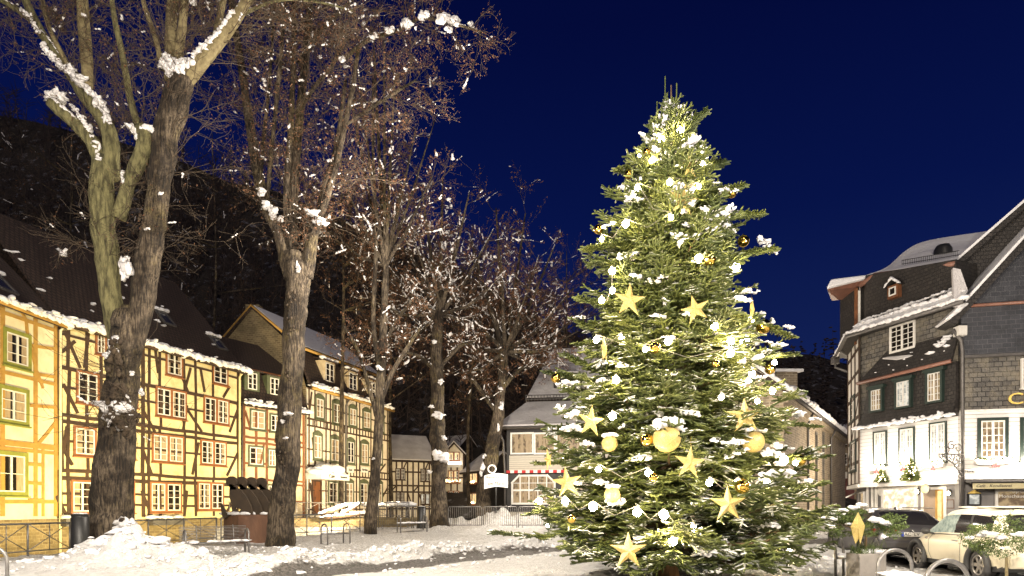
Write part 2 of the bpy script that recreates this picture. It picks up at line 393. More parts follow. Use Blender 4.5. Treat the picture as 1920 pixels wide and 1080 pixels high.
M['skylight'] = glassmat('skylight_glass', (0.05, 0.05, 0.055), 0.15)
def litpane(name, c1, c2, s, sc=5.0):
    m, n, b = newmat(name)
    t = n.nodes.new("ShaderNodeTexCoord"); vo = n.nodes.new("ShaderNodeTexNoise"); vo.inputs["Scale"].default_value = sc; vo.inputs["Detail"].default_value = 3
    n.links.new(t.outputs["Object"], vo.inputs["Vector"])
    col = mixc(n, ramp(n, vo.outputs[0], 0.40, 0.60), c1, c2)
    n.links.new(col, b.inputs["Emission Color"]); b.inputs["Emission Strength"].default_value = s
    b.inputs["Base Color"].default_value = (0.05, 0.04, 0.03, 1); b.inputs["Roughness"].default_value = 0.1
    return m
M['lit_warm'] = litpane('lit_warm_room', (1.0, 0.70, 0.32), (0.80, 0.45, 0.18), 1.4)
M['lit_bright'] = litpane('lit_shop_room', (1.0, 0.90, 0.72), (0.62, 0.44, 0.27), 1.5, 4.0)
M['lit_dim'] = litpane('dim_lit_room', (0.66, 0.48, 0.25), (0.20, 0.13, 0.075), 0.60, 4.0)
M['lit_white'] = litpane('lit_white_room', (0.95, 0.92, 0.80), (0.40, 0.42, 0.38), 0.75, 5.0)
M['bulb'] = emis('warm_bulb_glow', (1.0, 0.78, 0.46), 255.0)
M['fairy'] = emis('fairy_light_glow', (1.0, 0.80, 0.52), 26.0)
M['cable'] = pm('grey_cable', (0.18, 0.17, 0.14), None, 4, 0.6, 0)
# gold glitter
def glitter():
    m, n, b = newmat('gold_glitter')
    t = n.nodes.new("ShaderNodeTexCoord"); v = n.nodes.new("ShaderNodeTexVoronoi"); v.inputs["Scale"].default_value = 90
    n.links.new(t.outputs["Object"], v.inputs["Vector"])
    n.links.new(mixc(n, ramp(n, v.outputs["Distance"], 0.15, 0.6), (0.66, 0.52, 0.20), (0.36, 0.27, 0.08)), b.inputs["Base Color"])
    b.inputs["Metallic"].default_value = 0.15; b.inputs["Roughness"].default_value = 0.45
    bp = N(n, "ShaderNodeBump", Strength=0.6, Distance=0.01); n.links.new(v.outputs["Color"], bp.inputs["Height"]); n.links.new(bp.outputs[0], b.inputs["Normal"])
    return m
M['gold'] = glitter()
M['gold_shiny'] = pm('shiny_gold', (0.95, 0.66, 0.16), (0.80, 0.50, 0.10), 3, 0.10, 0.0, metal=1.0)

patchy(M['plaster_a'], (.78, .74, .66), 1.6, .5, .72); patchy(M['plaster_b'], (.74, .68, .58), 1.4, .48, .7); patchy(M['plaster_c'], (.7, .66, .6), 1.6, .48, .7); patchy(M['plaster_d'], (.74, .7, .64), 1.6, .48, .7)
def dusted(m):      # snow lying on upward faces
    n = m.node_tree; b = n.nodes["Principled BSDF"]; src = b.inputs["Base Color"].links[0].from_socket
    g = n.nodes.new("ShaderNodeNewGeometry"); sp = n.nodes.new("ShaderNodeSeparateXYZ"); n.links.new(g.outputs["True Normal"], sp.inputs[0])
    t = n.nodes.new("ShaderNodeTexCoord"); z = N(n, "ShaderNodeTexNoise", Scale=2.6, Detail=3.0); n.links.new(t.outputs["Object"], z.inputs["Vector"])
    q = N(n, "ShaderNodeMath", operation='MULTIPLY'); n.links.new(ramp(n, sp.outputs[2], .45, .8), q.inputs[0]); n.links.new(ramp(n, z.outputs[0], .54, .62), q.inputs[1])
    n.links.new(mixc(n, q.outputs[0], src, (.78, .78, .78)), b.inputs["Base Color"])
M['needle_core'] = pm('fir_twig', (0.118, 0.138, 0.030), (0.034, 0.050, 0.012), 2.2, 0.55, 0.5, 40); dusted(M['needle_core'])
M['flank'] = pm('white_plaster', (.70, .66, .60), (.6, .56, .5), 1, .9, .2)
# ================================================================ ground
FENCE = [(-14.9, 14.0), (-14.3, 18.9), (-13.7, 24.1), (-8.6, 30.5), (-4.3, 37.0)]
def fence_x(y):
    p = FENCE
    if y <= p[0][1]: return p[0][0]
    for (a, b), (c, d) in zip(p, p[1:]):
        if y <= d: return a+(c-a)*(y-b)/(d-b)
    return p[-1][0]
_VN = {}
def vnoise(X, Y, s, seed, octv=4):
    out = np.zeros_like(X); amp = 1.0; r = None
    for o in range(octv):
        n = 256
        if (seed, o) not in _VN: _VN[(seed, o)] = np.random.default_rng(seed*31+o).random((n, n))
        G = _VN[(seed, o)]; x = X*s; y = Y*s
        xi = np.floor(x).astype(int); yi = np.floor(y).astype(int); fx = x-xi; fy = y-yi
        fx = fx*fx*(3-2*fx); fy = fy*fy*(3-2*fy)
        a = G[xi % n, yi % n]; b = G[(xi+1) % n, yi % n]; c = G[xi % n, (yi+1) % n]; d = G[(xi+1) % n, (yi+1) % n]
        out += amp*((a*(1-fx)+b*fx)*(1-fy)+(c*(1-fx)+d*fx)*fy-0.5); amp *= 0.5; s *= 2.03
    return out
def seg_dist(X, Y, pts):
    D = np.full(X.shape, 1e9)
    for (ax, ay), (bx, by) in zip(pts, pts[1:]):
        dx, dy = bx-ax, by-ay; t = np.clip(((X-ax)*dx+(Y-ay)*dy)/(dx*dx+dy*dy), 0, 1)
        D = np.minimum(D, np.hypot(X-ax-t*dx, Y-ay-t*dy))
    return D
PATH = [(-6.8, 10.5), (-5.4, 12.4), (-4.0, 14.4), (-2.9, 16.3), (-1.4, 18.7), (0.3, 21.2), (3.0, 22.6), (8.0, 22.0)]
def ground_height(X, Y):
    base = 0.3*smooth(22.0, 36.0, Y)
    near = smooth(60, 34, Y)
    h = base+near*(0.055*vnoise(X, Y, 0.9, 1)+0.05*vnoise(X, Y, 3.2, 2, 3)+0.02)
    # shovelled snow banks along the path, thrown up left of it
    dp = seg_dist(X, Y, PATH)
    lump = np.clip(vnoise(X, Y, 1.3, 5, 5)+0.45, 0, 1.2)
    px_ = np.interp(Y, [p[1] for p in PATH[:7]], [p[0] for p in PATH[:7]]); farside = smooth(-.1, .5, px_-X)+smooth(22.3, 22.9, Y)*(X > 0)
    h += 0.42*np.clip(farside, 0, 1)*np.exp(-((dp-1.45)/0.50)**2)*lump*near*smooth(13.2, 14.5, Y)
    h -= 0.07*np.exp(-(dp/0.8)**2)*near
    # the big heap before the large tree, and a lower ridge from it
    for (cx, cy, rx, ry, hh) in ((-9.35, 16.0, 1.0, 0.85, 0.50), (-10.0, 15.4, 1.7, 1.1, 0.42), (-8.3, 15.2, 1.5, 1.0, 0.34), (-6.4, 15.0, 1.6, 0.8, 0.20),
                                 (-4.9, 18.8, 1.6, 1.0, 0.16), (-11.4, 17.2, 1.0, 0.9, 0.15), (-3.6, 33.0, 1.4, 0.9, 0.22), (-1.2, 35.0, 1.3, 0.8, 0.25),
                                 (0.9, 39.5, 2.0, 1.2, 0.75), (-1.2, 40.0, 1.4, 1.0, 0.9), (-4.2, 39.5, 1.2, 0.9, 0.8), (5.2, 15.2, 0.9, 0.6, 0.18),
                                 (-0.3, 11.9, 1.2, 0.5, 0.13), (6.9, 15.2, 1.0, 1.0, 0.40), (8.2, 17.5, 1.6, 1.2, 0.35), (2.4, 13.6, 1.6, 0.8, 0.10)):
        q = ((X-cx)/rx)**2+((Y-cy)/ry)**2
        h += hh*np.exp(-q)*(0.75+0.9*vnoise(X, Y, 1.6, 9, 5))
    h += near*0.05*np.abs(vnoise(X, Y, 4.5, 31, 3))*smooth(9, 12, Y)
    # the river bed behind the fence
    fx = np.interp(Y, [p[1] for p in FENCE], [p[0] for p in FENCE])
    ch = smooth(0.15, 0.45, fx-X)*smooth(38.0, 36.5, Y)
    h = h*(1-ch)-3.2*ch
    return h
def axis(dense0, dense1, step, far0, far1):
    a = np.arange(dense0, dense1, step); out = list(a); s = step; x = dense1
    while x < far1: out.append(x); s *= 1.25; x += s
    out.append(far1); lo = []; s = step; x = dense0
    while x > far0: x -= s; s *= 1.25; lo.append(max(x, far0))
    return np.array(sorted(set(lo+out)))
xs = axis(-16.5, 13.5, 0.085, -500, 500); ys = axis(9.5, 24.0, 0.075, -120, 700)
ys = np.array(sorted(set([y for y in ys if y <= 24.0]+list(np.arange(24.0, 42.0, 0.16))+[y for y in axis(42, 43, .3, 40, 700) if y > 42])))
GX, GY = np.meshgrid(xs, ys, indexing='xy'); GZ = ground_height(GX, GY)
nx, ny = len(xs), len(ys); I = np.arange(nx*ny).reshape(ny, nx)
GF = np.stack([I[:-1, :-1].ravel(), I[:-1, 1:].ravel(), I[1:, 1:].ravel(), I[1:, :-1].ravel()], 1)
def ground_mat():
    m, n, b = newmat('snowy_ground')
    t = n.nodes.new("ShaderNodeTexCoord"); src = t.outputs["Object"]
    at_ = n.nodes.new("ShaderNodeAttribute"); at_.attribute_name = "bare"
    n1 = N(n, "ShaderNodeTexNoise", Scale=0.7, Detail=5.0, Roughness=0.65); n.links.new(src, n1.inputs["Vector"])
    n2 = N(n, "ShaderNodeTexNoise", Scale=5.0, Detail=6.0, Roughness=0.75); n.links.new(src, n2.inputs["Vector"])
    n3 = N(n, "ShaderNodeTexNoise", Scale=16.0, Detail=4.0, Roughness=0.7); n.links.new(src, n3.inputs["Vector"])
    snow = mixc(n, ramp(n, n2.outputs[0], 0.40, 0.68), (0.82, 0.81, 0.80), (0.66, 0.64, 0.62))
    trod = mixc(n, ramp(n, n3.outputs[0], 0.45, 0.62), (0.70, 0.68, 0.65), (0.26, 0.24, 0.22))
    bare = mixc(n, ramp(n, n3.outputs[0], 0.42, 0.60), (0.055, 0.050, 0.043), (0.20, 0.18, 0.16))
    sep = n.nodes.new("ShaderNodeSeparateColor"); n.links.new(at_.outputs["Color"], sep.inputs[0])
    def brk(chan, k):      # noisy edge
        a = N(n, "ShaderNodeMath", operation='MULTIPLY_ADD'); n.links.new(n2.outputs[0], a.inputs[0]); a.inputs[1].default_value = k
        n.links.new(chan, a.inputs[2]); return ramp(n, a.outputs[0], k*0.5+0.32, k*0.5+0.60)
    c = mixc(n, brk(sep.outputs[1], 1.6), snow, trod)
    c = mixc(n, brk(sep.outputs[0], 1.2), c, bare)
    n.links.new(c, b.inputs["Base Color"]); b.inputs["Roughness"].default_value = 0.6
    ad = N(n, "ShaderNodeMath", operation='MULTIPLY_ADD'); n.links.new(n3.outputs[0], ad.inputs[0]); ad.inputs[1].default_value = 0.5; n.links.new(n2.outputs[0], ad.inputs[2])
    bp = N(n, "ShaderNodeBump", Strength=1.0, Distance=0.16); n.links.new(ad.outputs[0], bp.inputs["Height"]); n.links.new(bp.outputs[0], b.inputs["Normal"])
    return m
ground = bulk('ground', np.stack([GX.ravel(), GY.ravel(), GZ.ravel()], 1), GF, ground_mat(), None, True)
tag(ground, kind='structure')
dp = seg_dist(GX, GY, PATH)
bare = smooth(1.15, 0.6, dp+0.40*vnoise(GX, GY, 1.2, 11))
bare = np.maximum(bare, smooth(1.6, 0.6, np.hypot((GX-3.6)/1.5, GY-13.3))*0.9)
bare = np.maximum(bare, 0.8*smooth(8.6, 9.6, GX)*smooth(12.5, 13.5, GY)*smooth(30, 26, GY)*smooth(1.0, -.2, vnoise(GX, GY, .6, 21)))
trod = smooth(15.0, 18.0, GY+1.2*vnoise(GX, GY, .5, 13))*smooth(-3.5, -5.0, GX-0.15*(GY-18))*0.9
trod = np.maximum(trod, 0.6*smooth(21, 24, GY))
trod = trod*smooth(0.9, 1.9, dp)*(0.45+0.75*np.clip(0.5+vnoise(GX, GY, .45, 17), 0, 1))
colr = np.stack([bare.ravel(), trod.ravel(), np.zeros(nx*ny), np.ones(nx*ny)], 1).astype(np.float32)
ca = ground.data.color_attributes.new("bare", 'FLOAT_COLOR', 'POINT'); ca.data.foreach_set("color", colr.ravel())
def gh(x, y): return float(ground_height(np.array([float(x)]), np.array([float(y)]))[0])
# river water
mb = MB(); mb.poly([(-40, 5, -2.75), (-4.4, 5, -2.75), (-4.4, 36.8, -2.75), (-40, 36.8, -2.75)])
mw, nw, bw_ = newmat('river_water'); bw_.inputs["Base Color"].default_value = (0.05, 0.045, 0.02, 1); bw_.inputs["Roughness"].default_value = 0.15
nz = N(nw, "ShaderNodeTexNoise", Scale=2.5, Detail=4.0); bpw = N(nw, "ShaderNodeBump", Strength=0.6, Distance=0.1)
nw.links.new(nz.outputs[0], bpw.inputs["Height"]); nw.links.new(bpw.outputs[0], bw_.inputs["Normal"])
tag(mb.build('river_water', mw), kind='structure')
# ---------------------------------------------------------------- wooded hillsides
def hill(name, ctrl, Y0, Y1, xr, seed, zfoot):
    """ctrl: list of (px, py) skyline at distance Y1"""
    px = [c[0] for c in ctrl]; zz = [CZ+(YH-c[1])/F*Y1 for c in ctrl]; xx = [(p-960)/F*Y1 for p in px]
    X, T = np.meshgrid(np.linspace(xr[0], xr[1], 120), np.linspace(0, 1, 40)); Y = Y0+(Y1-Y0)*T
    top = np.interp(X, xx, zz); Z = zfoot+(top-zfoot)*(T**1.1)+2.0*vnoise(X, Y, 0.06, seed)*T
    # back slope
    V = np.stack([X.ravel(), Y.ravel(), Z.ravel()], 1); n = 120
    V2 = V[-n:].copy(); V2[:, 1] += 60; V2[:, 2] -= 30; V = np.concatenate([V, V2])
    I = np.arange(41*n).reshape(41, n)
    Fq = np.stack([I[:-1, :-1].ravel(), I[:-1, 1:].ravel(), I[1:, 1:].ravel(), I[1:, :-1].ravel()], 1)
    o = bulk(name, V, Fq, M['hill'], None, True); tag(o, kind='structure')
    return X, Y, Z
M['hill'] = pm('leafy_slope_in_snow', (0.028, 0.022, 0.018), (0.22, 0.22, 0.25), 0.8, 0.95, 0.6, 2.5, lo=0.56, hi=0.70, bdist=0.5)
M['wood_far'] = pm('far_wood_twigs', (0.075, 0.052, 0.044), (0.035, 0.026, 0.023), 1.0, 0.9, 0.0)
HL = hill('wooded_hill', [(-900, 60), (0, 225), (200, 260), (400, 320), (560, 375), (700, 430), (850, 500), (1000, 590), (1110, 650), (1300, 700), (1500, 760)], 62, 110, (-130, 40), 3, 0.5)
HR = hill('far_hill', [(1100, 760), (1300, 700), (1450, 665), (1530, 668), (1620, 690), (1800, 700), (2400, 640)], 95, 150, (10, 180), 4, 0.0)
# bare woodland on the slopes: one mass, spiky twigs
def wood(name, H, cnt, hgt, seed, label, mat, cone=False):
    X, Y, Z = H; r = np.random.default_rng(seed); T = Tubes()
    for i in range(cnt):
        a, b = r.integers(4, X.shape[0]), r.integers(0, X.shape[1])
        p = np.array([X[a, b]+r.uniform(-.8, .8), Y[a, b]+r.uniform(-.6, .6), Z[a, b]-0.3]); h = hgt*r.uniform(.5, 1.1)
        if p[0] > (p[1]*0.62 if not cone else 1e9): continue
        if p[0] < -p[1]*0.95: continue
        w = r.normal(0, .06, 2)
        T.add([p, p+np.array([w[0]*h, w[1]*h, h*.5]), p+np.array([w[0]*h*1.5, w[1]*h, h])], [0.09, 0.05, 0.01])
        for k in range(16 if not cone else 10):
            t = r.uniform(.2, .97); q = p+np.array([w[0]*h*t*1.5, w[1]*h*t, h*t]); an = r.uniform(0, 6.28); l = h*r.uniform(.12, .34)*(1-.6*t if cone else 1)
            d = np.array([math.cos(an), math.sin(an), r.uniform(-.25, .1) if cone else r.uniform(.2, 1.0)])
            e1 = q+d*l*.5; e2 = q+d*l+np.array([0, 0, r.uniform(-.2, .2)*l])
            T.add([q, e1, e2], [0.05, 0.035, 0.008] if not cone else [0.16, .22, .02])
    o = T.build(name, mat, None, False); tag(o, label, 'wood', None, 'stuff'); return o
wood("wood", HL, 2600, 7.5, 5, 'dark bare woodland covering the slope behind the half-timbered houses', M['wood_far'])
wood('wood', HR, 900, 8.0, 6, 'black fir wood on the far hill between tower of fir and slate house', M['wood_far'], True)

# broken crusts and lumps of shovelled snow
B = Blobs(); rc_ = random.Random(31)
def chunk_zone(n, cx, cy, rx, ry, s0, s1):
    for i in range(n):
        x, y = cx+rc_.gauss(0, rx), cy+rc_.gauss(0, ry)
        if y < 9 or x < np.interp(y, [p[1] for p in FENCE], [p[0] for p in FENCE])+.2: continue
        s_ = rc_.uniform(s0, s1)**1.0; B.add((x, y, gh(x, y)+s_*.15), (s_, s_*rc_.uniform(.6, 1), s_*rc_.uniform(.35, .7)), .8, ICO1)
chunk_zone(150, -9.4, 15.8, .75, .5, .02, .07); chunk_zone(26, -9.4, 15.6, .7, .4, .09, .20); chunk_zone(140, -8.6, 15.0, 1.6, .5, .02, .08); chunk_zone(18, -8.0, 15.0, 1.6, .4, .08, .16); chunk_zone(120, -10.8, 16.4, 1.0, .6, .03, .09)
for k in range(900):
    i = rc_.randrange(len(PATH)-1); t_ = rc_.random(); a, b = PATH[i], PATH[i+1]; x = a[0]+(b[0]-a[0])*t_; y = a[1]+(b[1]-a[1])*t_; dx, dy = b[0]-a[0], b[1]-a[1]; L = math.hypot(dx, dy); o = rc_.gauss(1.45, .32)*(1 if rc_.random() < .93 else -1); x += -dy/L*o; y += dx/L*o
    s_ = rc_.uniform(.025, .10); B.add((x, y, gh(x, y)+s_*.2), (s_, s_*.8, s_*.5), .8, ICO1)
chunk_zone(160, 6.8, 15.0, .9, .6, .03, .12); chunk_zone(120, 1.5, 12.4, 1.8, .5, .02, .07); chunk_zone(200, -4.0, 21.0, 3.5, 3.0, .02, .07); chunk_zone(90, -9.5, 22.0, 1.5, 1.0, .02, .08)
o = B.build('snow_chunks', M['snow']); tag(o, 'broken lumps of shovelled snow along the path and heap', 'snow', None, 'stuff')
# ================================================================ facade tools
class Fac:
    def __init__(s, A, B):
        s.A = Vector((A[0], A[1], 0)); s.B = Vector((B[0], B[1], 0)); s.L = (s.B-s.A).length; s.u = (s.B-s.A).normalized()
        n = Vector((s.u.y, -s.u.x, 0))
        mid = (s.A+s.B)/2
        s.n = n if n.dot(-mid) > 0 else -n
    def uz(s, px, py):
        k = (px-960.0)/F; # point (k t, t)
        # A + a u = (k t, t)
        den = s.u.x-k*s.u.y; a = (k*s.A.y-s.A.x)/den; t = s.A.y+a*s.u.y
        return a, CZ+(YH-py)/F*t
    def p(s, u, z, o=0.0): return s.A+s.u*u+s.n*o+Vector((0, 0, z))
    def box(s, mb, u0, u1, z0, z1, o0, o1):
        mb.hexa([s.p(u0, z0, o1), s.p(u1, z0, o1), s.p(u1, z0, o0), s.p(u0, z0, o0), s.p(u0, z1, o1), s.p(u1, z1, o1), s.p(u1, z1, o0), s.p(u0, z1, o0)])
    def beam(s, mb, a, b, w, o0, o1):
        (ua, za), (ub, zb) = a, b; d = Vector((ub-ua, zb-za)); L = d.length
        if L < .02: return
        d /= L; w *= 1.18; nx, nz_ = -d.y*w/2, d.x*w/2; o1 += random.uniform(0, .009); o0 -= .01
        q = [(ua-nx, za-nz_), (ub-nx, zb-nz_), (ub+nx, zb+nz_), (ua+nx, za+nz_)]
        mb.hexa([s.p(*c, o1) for c in q]+[s.p(*c, o0) for c in q])
    def rect(s, x0, y0, x1, y1):
        u0, _ = s.uz(x0, 900); u1, _ = s.uz(x1, 900); xm = (x0+x1)/2
        return u0, u1, s.uz(xm, y1)[1], s.uz(xm, y0)[1]
def frame_ring(fac, mb, u0, u1, z0, z1, w, o0, o1):
    fac.box(mb, u0, u0+w, z0, z1, o0, o1); fac.box(mb, u1-w, u1, z0, z1, o0, o1)
    fac.box(mb, u0+w, u1-w, z1-w, z1, o0, o1); fac.box(mb, u0+w, u1-w, z0, z0+w, o0, o1)
def casement(fac, mb, u0, u1, z0, z1, o, rows=3, leafs=2, fw=0.055, cols=1):
    """white casement bars in front of the pane"""
    frame_ring(fac, mb, u0, u1, z0, z1, fw, o, o+0.035)
    n = leafs; w = (u1-u0)/n
    for i in range(1, n): fac.box(mb, u0+w*i-fw*.8, u0+w*i+fw*.8, z0+fw, z1-fw, o, o+0.045)
    for i in range(n):
        for r in range(1, rows):
            zz = z0+(z1-z0)*r/rows; fac.box(mb, u0+w*i+fw*.9, u0+w*(i+1)-fw*.9, zz-.014, zz+.014, o, o+0.028)
        for c in range(1, cols+0):
            uu = u0+w*i+w*c/cols; fac.box(mb, uu-.013, uu+.013, z0+fw, z1-fw, o, o+0.0275)
def window(house, fac, rect, mats=('surround', 'white', 'glass'), sw=0.10, double=False, rows=3, o=0.045, curtain=0.5, sill=True, arch=0.0, cols=1, mid=0.16, label=None, leafs=2, name='window'):
    u0, u1, z0, z1 = rect
    if u1 < u0: u0, u1 = u1, u0
    mb = MB(); frame_ring(fac, mb, u0, u1, z0, z1, sw, 0.0, o+.02)
    openings = []
    if double:
        m = (u0+u1)/2; fac.box(mb, m-mid/2, m+mid/2, z0+sw, z1-sw, 0.0, o+.018)
        openings = [(u0+sw, m-mid/2), (m+mid/2, u1-sw)]
    else: openings = [(u0+sw, u1-sw)]
    if sill: fac.box(mb, u0-.04, u1+.04, z0-.06, z0, 0.0, o+.09)
    if arch:
        m = (u0+u1)/2; k = 8; pts = [(u0+(u1-u0)*i/k, z1+arch*math.sin(math.pi*i/k)) for i in range(k+1)]
        for a, b in zip(pts, pts[1:]):
            mb.hexa([fac.p(a[0], z1-sw*.6, o+.03), fac.p(b[0], z1-sw*.6, o+.03), fac.p(b[0], z1-sw*.6, 0), fac.p(a[0], z1-sw*.6, 0), fac.p(a[0], a[1], o+.03), fac.p(b[0], b[1], o+.03), fac.p(b[0], b[1], 0), fac.p(a[0], a[1], 0)])
    w = mb.build(name, M[mats[0]], house)
    if label: w['label'] = label
    fb = MB(); pb = MB()
    for (a, b) in openings:
        za, zb = z0+sw, z1-sw
        casement(fac, fb, a, b, za, zb, 0.018, rows, leafs, min(.055, (b-a)*.09), cols)
        pb.mi = 0; fac.box(pb, a, b, za, zb, -0.02, 0.012)
        if random.random() < curtain:
            pb.mi = 1; cw = (b-a)*random.uniform(.22, .42)
            for (c0, c1) in ((a+.03, a+cw), (b-cw, b-.03)):
                if random.random() < .85: fac.box(pb, c0, c1, za+.02, zb-.02, .012, .016)
    fb.build('frame', M[mats[1]], w); pb.build('pane', [M[mats[2]], M['curtain']], w)
    return w
def wallbox(house, fac, z0, z1, depth, mat, u0=None, u1=None, name='wall', back=0.0):
    mb = MB(); fac.box(mb, 0 if u0 is None else u0, fac.L if u1 is None else u1, z0, z1, -depth, -back)
    return mb.build(name, M[mat], house)
def gutter_pipe(house, pts, r=0.055, mat='white', name='downpipe'):
    mb = MB(); mb.tube(pts, r, 8); return mb.build(name, M[mat], house, True)
def eave_snow(house, a, b, r=0.16, parent=None):
    B = Blobs(); B.line(a, b, r*.8, step=r*.38, flat=.7, jit=.75, amp=.9, T=ICO2); B.line(Vector(a)+Vector((0, 0, r*.5)), Vector(b)+Vector((0, 0, r*.5)), r*.6, step=r*.8, flat=.5, jit=.9, amp=.9, T=ICO2)
    a = Vector(a); b = Vector(b); L = (b-a).length
    for i in range(int(L/0.22)):       # broken slabs lying above the gutter
        q = a.lerp(b, random.random())+Vector((random.uniform(-.25, .1), 0, random.uniform(.0, .3)))
        B.add(q, (random.uniform(.10, .32), random.uniform(.08, .2), random.uniform(.04, .10)), .9)
    return B.build('snow', M['snow'], parent or house)
# ================================================================ house A: cream house with ochre timbers
def post_list(fac, pxs): return [fac.uz(p, 900)[0] for p in pxs]
fA = Fac((-22.4, 22.6), (-20.7, 29.2)); fA = Fac(( (-110-960)/F*23.6, 23.6), ((109-960)/F*29.2, 29.2))
base = fA.p(fA.L/2, 0, 0)
hA = thing('half_timbered_house', 'cream house with ochre timbers and olive green window frames beside the river', 'house', base)
EA = 9.9
wallbox(hA, fA, -3.3, EA, 7.0, 'plaster_a')
mb = MB(); o1 = .035
uz = fA.uz; zr = lambda px, py: uz(px, py)[1]
for (x, y) in ((20, 592), (20, 702), (20, 832), (20, 843), (20, 942)):
    z = zr(x, y); fA.beam(mb, (0, z), (fA.L, z+.05), .13 if y != 832 else .2, 0, o1)
for x in (4, 66, 104): 
    u = uz(x, 900)[0]; fA.beam(mb, (u, zr(x, 968)), (u, EA), .17, 0, o1+.002)
def pl(fac, mb, pts, w, o=.035):
    q = [fac.uz(*p) for p in pts]
    for a, b in zip(q, q[1:]): fac.beam(mb, a, b, w, 0.0, o+.004)
for pts in (((36, 577), (48, 600), (52, 640)), ((58, 650), (66, 690), (80, 728)), ((105, 790), (88, 812), (70, 833)), ((0, 715), (-20, 780)), ((62, 700), (108, 708)), ((60, 648), (108, 655)),
            ((56, 760), (104, 764)), ((52, 870), (80, 872)), ((52, 905), (78, 907)), ((52, 938), (80, 938)), ((80, 840), (80, 968))):
    pl(fA, mb, pts, .12)
mb.build('timber_frame', M['ochre'], hA)
for r, lb in (((4, 620, 57, 690), 0), ((-6, 725, 53, 796), 0), ((-14, 846, 51, 930), 0)):
    window(hA, fA, fA.rect(*r), ('olive', 'white', 'glass'), sw=.17, rows=3 if r[1] < 800 else 2, curtain=.9)
mb = MB(); fA.box(mb, -.1, fA.L, -3.3, zr(20, 975), 0.002, .06); mb.build('river_wall', M['stone_y'], hA)
def roof(house, fac, ez, rise, depth, over=0.45, mat='roof_dark', u0=-.2, u1=None, t=.14, hip=0):
    u1 = fac.L+.2 if u1 is None else u1; mb = MB()
    a = fac.p(u0, ez, over); b = fac.p(u1, ez, over); k = rise/depth
    a.z -= over*k*.4; b.z -= over*k*.4
    c = fac.p(u1-hip, ez+rise, -depth); d = fac.p(u0+hip, ez+rise, -depth)
    mb.slab([a, b, c, d], t)
    e_ = fac.p(u1, ez-1, -2*depth); f_ = fac.p(u0, ez-1, -2*depth)
    mb.slab([d, c, e_, f_], t)
    return mb.build('roof', M[mat], house), (a, b, c, d)
rA, qA = roof(hA, fA, EA, 5.2, 5.0)
eave_snow(hA, qA[0]+Vector((0, 0, .12)), qA[1]+Vector((0, 0, .12)), .17, rA)
mb = MB(); mb.tube([qA[0], qA[1]], .075, 8); mb.build('gutter', M['ochre'], hA, True)
def roof_lumps(roofobj, q, n, smin=.1, smax=.3, seed=1, tmin=.05, tmax=.95):
    r = random.Random(seed); B = Blobs(); a, b, c, d = q
    for i in range(n):
        s, t = r.random(), r.uniform(tmin, tmax); p = a.lerp(b, s).lerp(d.lerp(c, s), t)
        B.add(p+Vector((0, 0, .05)), (r.uniform(smin, smax)*.8, r.uniform(smin, smax)*.5, .06), 1.0)
    B.build('snow', M['snow'], roofobj)
roof_lumps(rA, qA, 6, .12, .3, 3, .3, .9)
def skylight(house, q, s, t, w=.8, h=1.2, snow=True):
    a, b, c, d = q; U = (b-a).normalized(); V = ((d-a)-(d-a).project(U)).normalized(); Nn = U.cross(V)
    if Nn.z < 0: Nn = -Nn
    p = a.lerp(b, s).lerp(d.lerp(c, s), t)
    def pt(x, y, z): return p+U*x+V*y+Nn*z
    def bx(m, x0, x1, y0, y1, z0, z1): m.hexa([pt(x0, y0, z0), pt(x1, y0, z0), pt(x1, y1, z0), pt(x0, y1, z0), pt(x0, y0, z1), pt(x1, y0, z1), pt(x1, y1, z1), pt(x0, y1, z1)])
    m = MB(); f = .1
    bx(m, 0, w, 0, f, 0, .1); bx(m, 0, w, h-f, h, 0, .1); bx(m, 0, f, f, h-f, 0, .1); bx(m, w-f, w, f, h-f, 0, .1)
    k = m.build('skylight', M['lead'], house); m = MB(); bx(m, f, w-f, f, h-f, 0, .06); m.build('pane', M['skylight'], k)
    if snow:
        B = Blobs(); B.line(pt(-.05, h+.12, .1), pt(w+.05, h+.12, .1), .15, flat=.6, T=ICO2); B.build('snow', M['snow'], k)
skylight(hA, qA, .52, .16, 1.0, 1.3)
m = MB(); x, y = 98, 605
gutter_pipe(hA, [fA.p(fA.L+.05, EA-.1, .35), fA.p(fA.L-.02, EA-.35, .12), fA.p(fA.L-.02, -1, .12)], .06, 'plaster_a')
# ================================================================ house B: yellow with dark timbers
fB = Fac(((111-960)/F*29.2, 29.2), ((452-960)/F*39.7, 39.7)); EB = 10.0
hB = thing('half_timbered_house', 'yellow half-timbered house with dark beams and orange-brown paired windows behind the bench', 'house', fB.p(fB.L/2, 0, 0))
wallbox(hB, fB, -3.3, EB, 7.5, 'plaster_b')
mb = MB(); rr = random.Random(4)
def rail(fac, mb, z, w, o=.035, segs=9, j=.03, u0=0, u1=None):
    u1 = fac.L if u1 is None else u1; us = [u0+(u1-u0)*i/segs for i in range(segs+1)]; zs = [z+rr.uniform(-j, j) for _ in us]
    for i in range(segs): fac.beam(mb, (us[i], zs[i]), (us[i+1]+.0, zs[i+1]), w, 0, o)
zB = [fB.uz(370, y)[1] for y in (690, 741, 770, 812, 822, 851, 896, 907, 930, 948)]
for z, w in zip(zB, (.10, .15, .09, .14, .14, .09, .14, .16, .10, .10)): rail(fB, mb, z, w)
pxs = (113, 128, 163, 190, 215, 240, 267, 278, 300, 345, 366, 400, 446)
for x in pxs:
    u = fB.uz(x, 900)[0]; lv = [zB[9]-.6, zB[6], zB[3], zB[1], EB]
    for a, b in zip(lv, lv[1:]):
        uu = u+rr.uniform(-.05, .05); fB.beam(mb, (uu, a), (u+rr.uniform(-.05, .05), b), .17 if x in (113, 267, 446) else .12, 0, .039)
